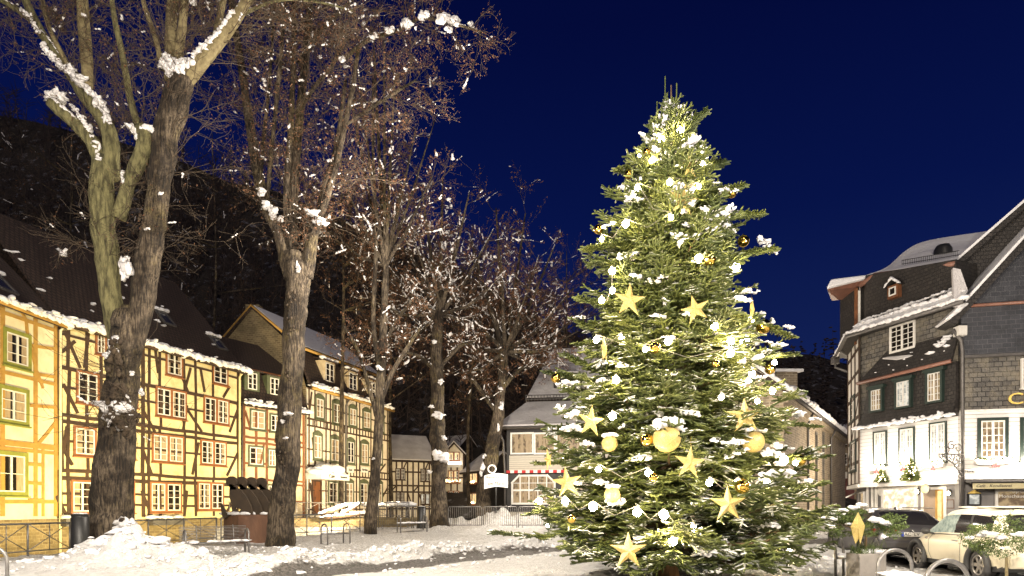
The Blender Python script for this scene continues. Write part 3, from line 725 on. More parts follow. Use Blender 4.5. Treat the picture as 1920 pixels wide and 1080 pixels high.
for pts in (((120, 620), (150, 690)), ((115, 660), (140, 640)), ((118, 720), (145, 775)), ((112, 830), (135, 872)), ((104, 930), (125, 968)), ((165, 625), (158, 690)),
            ((345, 735), (357, 690)), ((338, 700), (352, 735)), ((375, 690), (383, 735)), ((430, 725), (418, 745)), ((268, 770), (290, 810)), ((352, 770), (378, 810)), ((448, 760), (430, 810)),
            ((266, 840), (285, 892)), ((445, 850), (425, 892)), ((265, 920), (284, 968)), ((350, 920), (345, 968)), ((444, 925), (420, 968)), ((125, 800), (118, 850)), ((225, 640), (240, 700)),
            ((210, 760), (225, 805)), ((205, 850), (222, 890)), ((290, 650), (296, 700)), ((350, 760), (343, 806)), ((372, 830), (360, 890))):
    pl(fB, mb, pts, .12, .042)
mb.build('timber_frame', M['timber'], hB)
for r, dbl in (((178, 622, 199, 666), 0), ((310, 659, 342, 706), 0), ((398, 684, 427, 722), 0), ((142, 697, 185, 758), 0), ((291, 729, 349, 784), 1), ((381, 746, 429, 795), 1),
               ((137, 800, 180, 856), 0), ((284, 815, 344, 868), 1), ((375, 826, 424, 873), 1), ((132, 900, 174, 963), 0), ((280, 904, 340, 961), 1), ((369, 904, 419, 957), 1),
               ((212, 702, 258, 762), 1), ((208, 805, 254, 860), 1), ((205, 900, 252, 962), 1)):
    window(hB, fB, fB.rect(*r), sw=.10, double=bool(dbl), rows=3 if r[1] < 690 and dbl == 0 and r[3]-r[1] < 50 else 4, curtain=.7)
mb = MB(); fB.box(mb, 0, fB.L, -3.3, fB.uz(370, 972)[1], 0.002, .07); mb.build('river_wall', M['stone_y'], hB)
rB, qB = roof(hB, fB, EB, 6.2, 5.6)
eave_snow(hB, qB[0]+Vector((0, 0, .14)), qB[1]+Vector((0, 0, .14)), .2, rB)
mb = MB(); mb.tube([qB[0], qB[1]], .075, 8); mb.build('gutter', M['timber'], hB, True)
roof_lumps(rB, qB, 16, .10, .26, 9, .2, .95)
skylight(hB, qB, .62, .33); skylight(hB, qB, .9, .22)
gutter_pipe(hB, [fB.p(fB.L-.1, EB-.05, .4), fB.p(fB.L-.25, EB-.45, .12), fB.p(fB.L-.25, -1, .12)], .06, 'plaster_b')
gutter_pipe(hB, [fB.p(fB.L-.02, EB-1.9, .1), fB.p(fB.L-.02, -1, .1)], .05, 'lead')
# flower boxes on the river wall
for i, px in enumerate((150, 305)):
    u, z = fB.uz(px, 972); t = thing('flower_box', ['snow-filled grey flower box below the yellow house behind the bollard', 'snow-filled grey flower box below the yellow house behind the bench'][i], 'planter', fB.p(u, z-.35, .3), group='flower boxes on the river wall')
    mb = MB(); fB.box(mb, u-1.0, u+1.0, z-.35, z, .1, .5); mb.build('box', M['lead'], t)
    B = Blobs(); B.line(fB.p(u-.95, z+.03, .3), fB.p(u+.95, z+.03, .3), .16, T=ICO2); B.build('snow', M['snow'], t)
# ================================================================ house C: small mansard house
fC = Fac(((455-960)/F*39.9, 39.9), ((572-960)/F*43.9, 43.9)); EC = 7.95
hC = thing('half_timbered_house', 'narrow beige house with reddish timbers and two dormers between yellow house and hotel', 'house', fC.p(fC.L/2, 0, 0))
wallbox(hC, fC, -3.3, EC, 7, 'plaster_c')
mb = MB()
for py in (764, 806, 822, 832, 870, 900, 908, 940): rail(fC, mb, fC.uz(490, py)[1], .12)
for x in (457, 480, 500, 527, 548, 569):
    u = fC.uz(x, 900)[0]; fC.beam(mb, (u, -.2), (u, EC), .14, 0, .039)
for pts in (((459, 770), (470, 806)), ((495, 830), (488, 870)), ((460, 912), (472, 945)), ((524, 800), (515, 830))): pl(fC, mb, pts, .11, .042)
mb.build('timber_frame', M['red_timber'], hC)
for r in ((468, 768, 498, 807), (505, 776, 526, 811), (465, 836, 494, 874), (501, 841, 518, 876), (500, 908, 516, 941), (465, 905, 490, 941), (535, 790, 556, 822), (534, 846, 555, 878)):
    window(hC, fC, fC.rect(*r), ('grey_green', 'white', 'glass'), sw=.10, rows=3, curtain=.6)
mb = MB(); zt = CZ+(953-690)/F*42
mb.slab([fC.p(-.1, EC-.1, .4), fC.p(fC.L+.1, EC-.1, .4), fC.p(fC.L+.1, EC+2.4, -.8), fC.p(-.1, EC+2.4, -.8)], .12)
mb.slab([fC.p(-.1, EC+2.4, -.75), fC.p(fC.L+.1, EC+2.4, -.75), fC.p(fC.L+.1, EC+5.2, -4.5), fC.p(-.1, EC+5.2, -4.5)], .12)
rC = mb.build('roof', M['roof_dark'], hC)
mb = MB(); mb.tube([fC.p(-.1, EC+2.4, -.7), fC.p(fC.L+.1, EC+2.4, -.7)], .08, 6); mb.build('ridge_board', M['surround'], hC, True)
eave_snow(hC, fC.p(0, EC+.05, .4), fC.p(fC.L, EC+.05, .4), .13, rC)
def dormer(house, fac, rect, back=1.6, wallm='grey_green', rows=3, snow=True, front=-.1, gable=0):
    u0, u1, z0, z1 = rect; mb = MB(); fac.box(mb, u0-.22, u1+.22, z0-.15, z1+.15, -back, front)
    d = mb.build('dormer', M[wallm], house)
    mb = MB()
    if gable:
        m = (u0+u1)/2
        for s in (-1, 1):
            mb.slab([fac.p(m+s*((u1-u0)/2+.4), z1+.08, front+.2), fac.p(m, z1+.15+gable, front+.2), fac.p(m, z1+.15+gable, -back), fac.p(m+s*((u1-u0)/2+.4), z1+.08, -back)], .07)
        mb.poly([fac.p(u0-.22, z1+.15, front), fac.p(u1+.22, z1+.15, front), fac.p(m, z1+.15+gable, front)])
    else: mb.slab([fac.p(u0-.35, z1+.16, front+.22), fac.p(u1+.35, z1+.16, front+.22), fac.p(u1+.35, z1+.6, -back), fac.p(u0-.35, z1+.6, -back)], .08)
    mb.build('dormer_roof', M['roof_dark'], d)
    mb = MB(); casement(fac, mb, u0, u1, z0, z1, front+.02, rows); mb.build('frame', M['white'], d)
    mb = MB(); fac.box(mb, u0, u1, z0, z1, front, front+.012); mb.build('pane', M['glass'], d)
    if snow and not gable:
        B = Blobs(); B.line(fac.p(u0-.3, z1+.3, front), fac.p(u1+.3, z1+.3, front), .16, flat=.6, T=ICO2); B.build('snow', M['snow'], d)
for r in ((466, 699, 483, 730), (508, 709, 524, 740)):
    u0, u1, z0, z1 = fC.rect(*r); dormer(hC, fC, (u0, u1, z0, z1), snow=False)
# ================================================================ house D: hotel with arched windows
fD = Fac(((576-960)/F*44.7, 44.7), ((728-960)/F*55.2, 55.2)); ED = 9.9
hD = thing('hotel', 'pale half-timbered hotel with arched green windows and snow-capped door canopy', 'house', fD.p(fD.L/2, 0, 0))
wallbox(hD, fD, -.5, ED, 9.5, 'plaster_d')
mb = MB()
for py in (748, 776, 800, 812, 852, 880, 893, 922, 955): rail(fD, mb, fD.uz(651, py)[1], .10 if py in (800, 812, 880, 893) else .08, j=.015)
for x in (579, 590, 611, 619, 643, 650, 668, 674, 695, 710, 726):
    u = fD.uz(x, 900)[0]; fD.beam(mb, (u, 0), (u, ED), .10, 0, .039)
for i in range(26):
    u = fD.L*(i+.5)/26; 
    for (a, b) in ((800, 812), (880, 893)): fD.beam(mb, (u, fD.uz(651, b)[1]), (u, fD.uz(651, a)[1]), .08, 0, .031)
for pts in (((584, 735), (579, 780)), ((585, 820), (591, 870)), ((581, 905), (588, 960)), ((712, 800), (722, 780)), ((700, 900), (722, 870)), ((715, 935), (726, 915))): pl(fD, mb, pts, .12, .042)
mb.build('timber_frame', M['timber'], hD)
for r in ((590, 744, 608, 787), (622, 754, 641, 797), (653, 763, 669, 801), (679, 769, 695, 806), (586, 813, 604, 863), (618, 820, 637, 868), (649, 825, 665, 871), (675, 829, 691, 872),
          (614, 901, 634, 946), (646, 902, 663, 946), (673, 903, 690, 946), (706, 777, 720, 812), (703, 832, 717, 872), (703, 904, 717, 944)):
    window(hD, fD, fD.rect(*r), ('grey_green', 'white', 'glass'), sw=.16, rows=3, arch=.22, curtain=.8)
u0, u1, z0, z1 = fD.rect(584, 900, 602, 966)
mb = MB(); frame_ring(fD, mb, u0, u1, z0, z1, .12, 0, .08); dr = mb.build('door', M['timber'], hD)
mb = MB(); fD.box(mb, u0+.12, u1-.12, z0, z1-.12, 0, .03); fD.box(mb, u0+.3, u1-.3, z0+.3, z0+1.1, .03, .05); fD.box(mb, u0+.3, u1-.3, z0+1.3, z1-.4, .03, .05); mb.build('panel', M['door_wood'], dr)
# canopy with its lettering
u0, u1, z0, z1 = fD.rect(573, 879, 627, 898); cz = fD.uz(600, 893)[1]
mb = MB(); fD.box(mb, u0, u1, cz-.28, cz+.18, 0, 1.3); cn = mb.build('canopy', M['white'], hD)
B = Blobs()
for i in range(14):
    t = i/13; B.add(fD.p(u0+(u1-u0)*t, cz+.22+.28*math.sin(math.pi*t), random.uniform(.3, 1.0)), (.42, .6, .22+.15*math.sin(math.pi*t)), .2)
B.build('snow', M['snow'], cn)
def lettering(txt, fac, u, z, o, size, mat, parent, name='lettering', ext=.01, align='CENTER', font_scale=1.0, shear=0):
    c = bpy.data.curves.new(name, 'FONT'); c.body = txt; c.size = size; c.extrude = ext; c.align_x = align; c.align_y = 'CENTER'; c.shear = shear
    c.materials.append(mat); c.resolution_u = 3; c.space_character = 1.05
    tmp = bpy.data.objects.new(name, c); COL.objects.link(tmp); bpy.context.view_layer.update()
    me = bpy.data.meshes.new_from_object(tmp.evaluated_get(bpy.context.evaluated_depsgraph_get())); bpy.data.objects.remove(tmp); bpy.data.curves.remove(c)
    me.materials.clear(); me.materials.append(mat)
    ob = bpy.data.objects.new(name, me); COL.objects.link(ob)
    p = fac.p(u, z, o); d = fac.u if fac.u.cross(Vector((0, 0, 1))).dot(fac.n) > 0 else -fac.u
    Mx = Matrix((( d.x*font_scale, 0, fac.n.x, p.x), (d.y*font_scale, 0, fac.n.y, p.y), (0, 1, 0, p.z), (0, 0, 0, 1)))
    off = Vector((0, 0, 0)); q = parent
    while q is not None: off += q.location; q = q.parent
    Mx.translation = p-off
    ob.parent = parent; ob.matrix_local = Mx
    return ob
M['ink'] = pm('black_lettering', (0.02, 0.018, 0.015), None, 3, .6, 0)
lettering("Café", fD, u0+(u1-u0)*.35, cz-.05, 1.33, .36, M['ink'], cn)
lettering("Restaurant", fD, u0+(u1-u0)*.78, cz-.05, 1.33, .22, M['ink'], cn, font_scale=.8)
for (x0, x1, txt) in ((618, 635, "Restaurant"), (649, 662, "Hotel"), (676, 689, "Horchem")):
    u0, _ = fD.uz(x0, 880); u1, _ = fD.uz(x1, 880); zc = fD.uz((x0+x1)/2, 881)[1]
    mb = MB(); fD.box(mb, u0, u1, zc-.22, zc+.22, .04, .07); sg = mb.build('sign_board', M['white'], hD)
    lettering(txt, fD, (u0+u1)/2, zc, .08, .26, M['ink'], sg, font_scale=.75)
gutter_pipe(hD, [fD.p(fD.uz(646, 900)[0], ED-.1, .45), fD.p(fD.uz(646, 900)[0], ED-.6, .12), fD.p(fD.uz(646, 900)[0], 0, .12)], .06, 'lead')
# mansard: steep dark lower slope, snow-covered upper slope, stone gable
inw = -fD.n; zb, zp = 12.7, 15.9
def D(u, z, d): return fD.p(u, z, -d)
mb = MB()
mb.slab([D(-.1, ED-.05, -.5), D(fD.L+.1, ED-.05, -.5), D(fD.L+.1, zb, .9), D(-.1, zb, .9)], .15)
mb.slab([D(fD.L+.1, zb, 9-.9), D(-.1, zb, 9-.9), D(-.1, ED, 9.5), D(fD.L+.1, ED, 9.5)], .15)
rD = mb.build('roof', M['roof_dark'], hD)
mb = MB(); mb.slab([D(-.3, zb+.05, .5), D(fD.L+.3, zb+.05, .5), D(fD.L-.8, zp+.1, 4.6), D(-.3, zp+.1, 4.6)], .12)
mb.slab([D(-.3, zp+.1, 4.6), D(fD.L-.8, zp+.1, 4.6), D(fD.L+.3, zb, 8.5), D(-.3, zb, 8.5)], .12)
ur = mb.build('upper_roof', M['roof_dark'], hD)
B = Blobs(); rs = random.Random(5)
mb = MB(); mb.slab([D(-.1, zb+.35, .75), D(fD.L, zb+.35, .75), D(fD.L-.9, zp+.18, 4.5), D(-.1, zp+.18, 4.5)], .06); sn = mb.build('snow', M['snow'], ur)
mb = MB(); mb.poly([D(-.12, ED, 0), D(-.12, zb-.05, .9), D(-.12, zp-.05, 4.6), D(-.12, zb-.05, 8.2), D(-.12, ED, 9.4), D(-.12, -.5, 9.4), D(-.12, -.5, 0)])
mb.build('gable_wall', M['stone_y'], hD)
mb = MB(); mb.tube([D(-.25, zb, .4), D(-.25, zp+.15, 4.6), D(-.25, zb, 8.6)], .1, 6); mb.tube([D(-.3, zb, .45), D(fD.L+.2, zb, .45)], .10, 6); mb.build('verge_board', M['ochre'], hD, True)
eave_snow(hD, D(0, ED+.1, -.5), D(fD.L, ED+.1, -.5), .13, rD)
mb = MB(); mb.tube([D(-.1, ED-.08, -.52), D(fD.L+.1, ED-.08, -.52)], .11, 6); mb.build('gutter', M['ochre'], hD, True)
for x0, y0, x1, y1 in ((609, 682, 624, 716), (653, 700, 667, 731), (690, 716, 702, 744)):
    dormer(hD, fD, fD.rect(x0, y0, x1, y1), back=1.5, wallm='plaster_c', front=.05)
mb = MB(); q = D(1.2, zp, 5.6); mb.box(q.x-.5, q.x+.5, q.y-.4, q.y+.4, zp-1.2, zp+.6); mb.build('chimney', M['stone_y'], hD)
# ================================================================ far houses down the lane
def gable_house(label, pxl, pxr, Yl, Yr, ez, rise, depth, wallm, roofm='roof_dark', snowy=True, windows=(), timber=False, ridge_along=True, z0=0.0, posts=5, rails=(), name='house', braces=True):
    f = Fac(((pxl-960)/F*Yl, Yl), ((pxr-960)/F*Yr, Yr)); h = thing(name, label, 'house', f.p(f.L/2, z0, 0))
    mb = MB(); f.box(mb, 0, f.L, z0, ez, -depth, 0); L = f.L
    if ridge_along:
        for u in (0.0, L): mb.poly([f.p(u, ez, 0), f.p(u, ez+rise, -depth/2), f.p(u, ez, -depth)])
    else: mb.poly([f.p(0, ez, 0), f.p(L, ez, 0), f.p(L/2, ez+rise, 0)])
    mb.build('wall', M[wallm], h)
    mb = MB(); mbs = MB(); o = .35
    if ridge_along:
        A = [f.p(-.2, ez-.15, o), f.p(L+.2, ez-.15, o), f.p(L+.2, ez+rise, -depth/2), f.p(-.2, ez+rise, -depth/2)]
        Bk = [f.p(-.2, ez+rise, -depth/2), f.p(L+.2, ez+rise, -depth/2), f.p(L+.2, ez-.15, -depth-o), f.p(-.2, ez-.15, -depth-o)]
    else:
        A = [f.p(-o, ez-.15, o), f.p(L/2, ez+rise, o), f.p(L/2, ez+rise, -depth), f.p(-o, ez-.15, -depth)]
        Bk = [f.p(L/2, ez+rise, o), f.p(L+o, ez-.15, o), f.p(L+o, ez-.15, -depth), f.p(L/2, ez+rise, -depth)]
    mb.slab(A, .14); mb.slab(Bk, .14); rf = mb.build('roof', M[roofm], h)
    if snowy:
        up = Vector((0, 0, .16)); mbs.slab([p+up for p in A], .12); mbs.slab([p+up for p in Bk], .12); mbs.build('snow', M['snow_roof'], rf, bevel=.05)
    if timber:
        mb = MB()
        for i in range(posts+1): f.beam(mb, (L*i/posts, z0), (L*i/posts, ez), .13, 0, .03)
        for z in rails: f.beam(mb, (0, z), (L, z), .13, 0, .034)
        if braces:
            rl = [z0]+sorted(rails)+[ez]
            for i in range(posts):
                k = random.randrange(len(rl)-1)
                a, b = (L*i/posts, L*(i+1)/posts) if i % 2 else (L*(i+1)/posts, L*i/posts)
                f.beam(mb, (a, rl[k]), (b, rl[k+1]), .10, 0, .027)
        mb.build('timber_frame', M['timber'], h)
    for (r, mats, dbl) in windows: window(h, f, f.rect(*r), mats, sw=.09, double=dbl, rows=3, curtain=0)
    return h, f
M['snow_roof'] = pm('roof_snow', (0.62, 0.60, 0.60), (0.42, 0.40, 0.40), 0.9, 0.6, 0.7, 5, bdist=0.10, lo=.35, hi=.75)
LW = ('surround', 'white', 'lit_warm'); DK = ('timber', 'white', 'glass')
h1, f1 = gable_house('low timbered house with blue snow roof beside the hotel, its left half unlit', 722, 815, 60, 62, CZ+(953-862)/F*61, 2.6, 7, 'plaster_d', windows=(
    ((741, 878, 760, 900), DK, True), ((788, 879, 806, 903), DK, True), ((788, 925, 806, 946), ('timber', 'white', 'lit_white'), True), ((742, 922, 758, 944), DK, True)), timber=True, posts=9, rails=(1.4, 3.0, 3.6, 4.9))
h2, f2 = gable_house('small gabled house with brightly lit red windows behind the bare trunks', 834, 869, 66, 66, CZ+(953-852)/F*66, 1.25, 7, 'plaster_d', windows=(
    ((840, 847, 862, 864), LW, True), ((840, 882, 861, 902), LW, True), ((840, 920, 861, 945), LW, True)), timber=True, ridge_along=False, posts=3, rails=(1.5, 3.1, 4.6), braces=False)
h3, f3 = gable_house('dark slate house with red lit windows beside the restaurant sign', 868, 904, 66, 63, CZ+(953-884)/F*65, 1.9, 5, 'slate_dark', windows=(
    ((877, 886, 896, 906), LW, True), ((877, 924, 895, 946), LW, True)))
h4, f4 = gable_house('tall dark house with diagonal snow roof above the lit windows', 838, 918, 82, 74, CZ+(953-865)/F*78, 4.4, 7, 'slate_dark', ridge_along=False, name='house')
h5, f5 = gable_house('distant house with patchy snow roof at the top of the village lane', 842, 892, 100, 98, CZ+(953-812)/F*99, 1.9, 6, 'slate_dark')
h6, f6 = gable_house('distant house with broad grey snow roof left of the restaurant', 882, 948, 84, 80, CZ+(953-822)/F*82, 3.0, 7, 'slate_dark')
h7, f7 = gable_house('far house with blue snow roof above the low timbered house', 716, 772, 84, 84, CZ+(953-812)/F*84, 1.6, 6, 'slate_dark')
h8, f8 = gable_house('dark barn with sloping snow roof between far blue roof and lit gable', 770, 842, 74, 70, CZ+(953-866)/F*72, 3.0, 6, 'slate_dark')
mb = MB(); q = at(846, 822, 80); mb.box(q.x-.9, q.x+.9, q.y-.8, q.y+.8, q.z-2, q.z+1.4); mb.build('chimney', M['stone_y'], h4)
# blazing window box lamp on the gabled house
u, z = f2.uz(851, 872)
t = thing('window_light', 'dazzling white lamp under the top window of the small gabled house', 'lamp', f2.p(u, z, .3))
mb = MB(); f2.box(mb, u-.8, u+.8, z-.25, z+.05, .2, .5); mb.build('housing', M['white'], t)
mb = MB(); f2.box(mb, u-.75, u+.75, z+.06, z+.3, .25, .42); mb.build('tube_lamp', emis('lamp_tube', (1, .93, .85), 9), t)
for (hh, ff, px, py) in ((h2, f2, 850, 904), (h2, f2, 850, 944), (h3, f3, 886, 906), (h3, f3, 884, 945)):
    u, z = ff.uz(px, py); mb = MB(); ff.box(mb, u-.75, u+.75, z-.18, z-.02, .02, .3); k = mb.build('flower_box', M['surround'], hh)
    B = Blobs()
    for i in range(26): B.add(ff.p(u+random.uniform(-.75, .75), z+random.uniform(0, .22), .2), (.035,)*3, 0, ICO1)
    B.build('fairy_light', emis('window_fairy', (1, .74, .40), 12), k)
# ================================================================ restaurant behind the barrier
YE = 44.0
fE = Fac(((950-960)/F*YE, YE), ((1420-960)/F*(YE-3), YE-3)); EE = CZ+(953-803)/F*YE
hE = thing('restaurant', 'dark restaurant with big white-framed windows, striped awning and steep snowy roof', 'building', fE.p(4, 0, 0))
wallbox(hE, fE, 0, EE, 9, 'dark_board')
u0, u1, z0, z1 = fE.rect(955, 852, 1230, 882); mb = MB(); fE.box(mb, u0, u1, z0, z1, 0, .05); mb.build('boarding', M['cream_board'], hE)
u0, u1, z0, z1 = fE.rect(955, 960, 1230, 984); mb = MB(); fE.box(mb, u0, u1, z0-.3, z1, 0, .05); mb.build('plinth', M['cream_board'], hE)
for a, b in ((957, 1001), (1001, 1042), (1042, 1090), (1090, 1135), (1135, 1180)):
    u0, u1, z0, z1 = fE.rect(a, 811, b, 852)
    mb = MB(); frame_ring(fE, mb, u0+.01, u1-.01, z0, z1, .11, 0, .08); w = mb.build('window', M['white'], hE)
    mb = MB(); fE.box(mb, u0+.11, u1-.11, z0+.11, z1-.11, 0, .015); mb.build('pane', M['room_e'] if 'room_e' in M else M['lit_dim'], w)
    mb = MB(); n = 4
    for i in range(n):
        uu = u0+.15+(u1-u0-.3)*(i+random.uniform(.2, .8))/n; fE.box(mb, uu, uu+random.uniform(.08, .22), z0+.11, z1-.11, .016, .03)
    mb.build('curtain', M['curtain'], w)
# arched lower window
u0, u1, z0, z1 = fE.rect(959, 890, 1042, 946)
mb = MB(); frame_ring(fE, mb, u0, u1, z0, z1, .13, 0, .10)
for i in (1, 2, 3, 4): uu = u0+(u1-u0)*i/5; fE.box(mb, uu-.035, uu+.035, z0+.13, z1-.13, .02, .06 if i != 3 else .075)
zz = z0+(z1-z0)*.48; fE.box(mb, u0+.13, u1-.13, zz-.06, zz+.06, .02, .085); zz = z0+(z1-z0)*.72; fE.box(mb, u0+.13, u1-.13, zz-.02, zz+.02, .02, .057)
w = mb.build('window', M['white'], hE)
mb = MB()
for s, uc in ((1, u0), (-1, u1)):
    mb.slab([fE.p(uc-s*.03, z1+.03, .12), fE.p(uc-s*.03, z1-.55, .12), fE.p(uc+s*.55, z1+.03, .12)], .02, -fE.n*.03)
mb.build('corner_board', M['dark_board'], w)
mb = MB()
for s, uc in ((1, u0), (-1, u1)): fE.beam(mb, (uc+s*.0, z1-.60), (uc+s*.6, z1-.0), .10, .12, .14)
mb.build('corner_trim', M['white'], w)
mb = MB(); fE.box(mb, u0+.13, u1-.13, z0+.13, z1-.13, 0, .015); mb.build('pane', M['lit_dim'], w)
mb = MB()
for i in range(9): uu = u0+.15+(u1-u0-.4)*(i+random.random()*.6)/9; fE.box(mb, uu, uu+random.uniform(.08, .25), z0+.13, z1-.13 if i % 3 else zz-.4, .016, .019)
mb.build('curtain', M['curtain'], w)
u0, u1, z0, z1 = fE.rect(1080, 890, 1180, 946)
mb = MB(); frame_ring(fE, mb, u0, u1, z0, z1, .13, 0, .10)
for i in (1, 2, 3, 4): uu = u0+(u1-u0)*i/5; fE.box(mb, uu-.035, uu+.035, z0+.13, z1-.13, .02, .06)
w = mb.build('window', M['white'], hE); mb = MB(); fE.box(mb, u0+.13, u1-.13, z0+.13, z1-.13, 0, .015); mb.build('pane', M['lit_dim'], w)
# rolled striped awning
u0, u1, z0, z1 = fE.rect(951, 882, 1060, 887)
mb = MB(); n = 15
for i in range(n):
    mb.mi = i % 2; a = u0+(u1-u0)*i/n; b = u0+(u1-u0)*(i+1)/n; fE.box(mb, a, b, z0-.0, z1+.0, .05, .30)
mb.build('awning', [M['redc'], M['white']], hE)
# roof: skirt and steep upper part (hipped on the left)
def E(px, py, Y): return at(px, py, Y)
eL = fE.p(-.6, EE, .7); eR = fE.p(16, EE, .7)
mL = E(988, 757, YE+2.6); mR = Vector((mL.x+14, mL.y-2, mL.z))
tL = E(1036, 658, YE+6.2); tR = Vector((tL.x+12, tL.y-2, tL.z))
bL = fE.p(-.6, EE, -9.7); bmL = Vector((mL.x, YE+8, mL.z))
mb = MB(); mb.slab([eL, eR, mR, mL], .18); mb.slab([bL, eL, mL, bmL], .18)
mb.slab([mL+Vector((0, 0, .35)), mR+Vector((0, 0, .35)), tR, tL], .18); mb.slab([bmL+Vector((0, 0, .35)), mL+Vector((0, 0, .35)), tL, tL+Vector((0, 1.0, 0))], .18)
mb.slab([tL, tR, tR+Vector((0, 5, -6)), tL+Vector((0, 5, -6))], .18)
rE = mb.build('roof', M['roof_dark'], hE); up = Vector((0, -.03, .14))
mb = MB(); mb.slab([eL+up, eR+up, mR+up, mL+up], .11); mb.slab([bL+up, eL+up, mL+up, bmL+up], .11)
up = Vector((0, -.05, .50)); tu = Vector((0, -.05, .14)); mb.slab([mL+up, mR+up, tR+tu, tL+tu], .11); mb.slab([bmL+up, mL+up, tL+tu, tL+Vector((0, 1, .14))], .11)
mb.build('snow', M['snow_roof'], rE)
mb = MB()
a, b = mL+Vector((-.1, -.35, .25)), mR+Vector((0, -.35, .25))
mb.tube([a, b], .035, 5); mb.tube([a+Vector((0, 0, .3)), b+Vector((0, 0, .3))], .035, 5)
for i in range(64): p = a.lerp(b, i/64); mb.tube([p+Vector((0, 0, -.12)), p+Vector((0, 0, .32))], .022, 4)
mb.build('snow_guard', M['lead'], rE)
q = E(1056, 732, YE+3.6); mb = MB(); mb.box(q.x-.75, q.x+.75, q.y-.9, q.y+2.2, q.z, q.z+1.05); dr = mb.build('dormer', M['dark_board'], hE)
mb = MB(); mb.slab([q+Vector((-.95, -1.1, 1.05)), q+Vector((.95, -1.1, 1.05)), q+Vector((.95, 2.2, 1.9)), q+Vector((-.95, 2.2, 1.9))], .1); k = mb.build('dormer_roof', M['roof_dark'], dr)
mb = MB(); mb.slab([q+Vector((-1.0, -1.12, 1.2)), q+Vector((1.0, -1.12, 1.2)), q+Vector((1.0, 2.2, 2.05)), q+Vector((-1.0, 2.2, 2.05))], .12); mb.build('dormer_snow', M['snow_roof'], dr)
gutter_pipe(hE, [eL+Vector((.1, -.1, -.05)), eL+Vector((.5, .3, -.9)), fE.p(-.1, 3.9, .1), fE.p(-.1, .3, .1)], .07, 'lead')
mb = MB(); mb.tube([eL+Vector((0, -.05, -.05)), eR+Vector((0, -.05, -.05))], .09, 8); mb.build('gutter', M['lead'], hE, True)
# small house body left of restaurant (timber, in shade)
# hanging ribbon sign on its post
p = at(930, 905, 40.0)
t = thing('restaurant_sign', 'white ribbon-shaped restaurant sign on a dark post beside the leaning trunk', 'sign', (p.x, p.y, gh(p.x, p.y)))
mb = MB(); mb.tube([(p.x, p.y+.05, gh(p.x, p.y)), (p.x, p.y+.05, p.z+.5)], .05, 8); mb.build('post', M['black'], t, True)
class Fz:      # frontal helper plane
    def __init__(s, x, y): s.o = Vector((x, y, 0)); s.u = Vector((1, 0, 0)); s.n = Vector((0, -1, 0))
    def p(s, u, z, o=0): return s.o+s.u*u+s.n*o+Vector((0, 0, z))
    box = Fac.box; beam = Fac.beam
fs = Fz(p.x, p.y); mb = MB(); w = .74; k = 12
for i in range(k):
    a = -w+2*w*i/k; b = -w+2*w*(i+1)/k; za = p.z+.16*math.cos(a*1.7)+.05*a; zb_ = p.z+.16*math.cos(b*1.7)+.05*b
    mb.hexa([fs.p(a, za-.42, .05), fs.p(b, zb_-.42, .05), fs.p(b, zb_-.42, 0), fs.p(a, za-.42, 0), fs.p(a, za+.42, .05), fs.p(b, zb_+.42, .05), fs.p(b, zb_+.42, 0), fs.p(a, za+.42, 0)])
sb = mb.build('board', M['white'], t)
lettering("Restaurant", fs, -.1, p.z+.33, .07,   .24, M['ink'], sb, font_scale=.92); lettering("am Markt", fs, .05, p.z-.05, .07, .30, M['ink'], sb, font_scale=.92)
mb = MB(); mb.tube([(p.x-.25+.24*math.cos(a), p.y-.03, p.z+.85+.24*math.sin(a)) for a in [2*math.pi*i/20 for i in range(21)]], .05, 6); mb.build('ring', M['white'], t, True)
lamp("sign_light", 'POINT', (p.x, p.y-1.6, p.z+1.2), 40, WARMW, size=.1)
lamp("restaurant_light", 'POINT', (0.5, 36.5, 5.0), 1500, WARMW, size=.2)
# ================================================================ stone church and its annex
fF = Fac(((1469-960)/F*39.5, 39.5), ((1585-960)/F*65, 65)); EF = CZ+(953-735)/F*39.5
hF = thing('stone_church', 'long rubble stone church with snowy eaves partly hidden by the fir', 'church', fF.p(8, 0, 0))
gd = Vector((-.93, .36, 0))     # the gable runs back to the left
def FG(s, z): return fF.p(0, z, 0)+gd*s
wallbox(hF, fF, 0, EF, 8, 'stone')
mb = MB(); mb.poly([FG(0, 0), FG(0, EF), FG(5.5, EF+4.6), FG(11, EF), FG(11, 0)]); mb.build('gable_wall', M['stone'], hF)
mb = MB(); a, b = fF.p(-.3, EF-.1, .45), fF.p(fF.L+.3, EF-.1, .45); rd = gd*5.5+Vector((0, 0, 4.7))
c, d = b+rd, a+rd; mb.slab([a, b, c, d], .2); mb.slab([d, c, c+gd*5.5-Vector((0, 0, 4.7)), d+gd*5.5-Vector((0, 0, 4.7))], .2)
rF = mb.build('roof', M['roof_dark'], hF)
up = Vector((0, 0, .2)); mb = MB(); mb.slab([a+up, b+up, c+up, d+up], .15); mb.build('snow', M['snow'], rF)
B = Blobs(); B.line(a+up, b+up, .28, step=.3, flat=.6, T=ICO2); B.line(a+up, d+up, .2, step=.3, flat=.6, T=ICO2); B.build('snow', M['snow'], rF)
mb = MB(); mb.tube([a+Vector((0, 0, -.1)), b+Vector((0, 0, -.1))], .14, 8); mb.build('gutter', M['lead'], hF, True)
mb = MB(); fF.box(mb, 0, fF.L, EF-.65, EF-.12, 0, .28); mb.build('cornice', M['stone'], hF)
for px in (1512, 1556):
    u = fF.uz(px, 900)[0]; gutter_pipe(hF, [fF.p(u, EF-.2, .5), fF.p(u, EF-1.1, .12), fF.p(u, .5, .12)], .08, 'lead')
mb = MB(); q = at(1470, 700, 44); mb.box(q.x-.7, q.x+.7, q.y-.5, q.y+.5, q.z-2.5, q.z); ch = mb.build('chimney', M['stone'], hF)
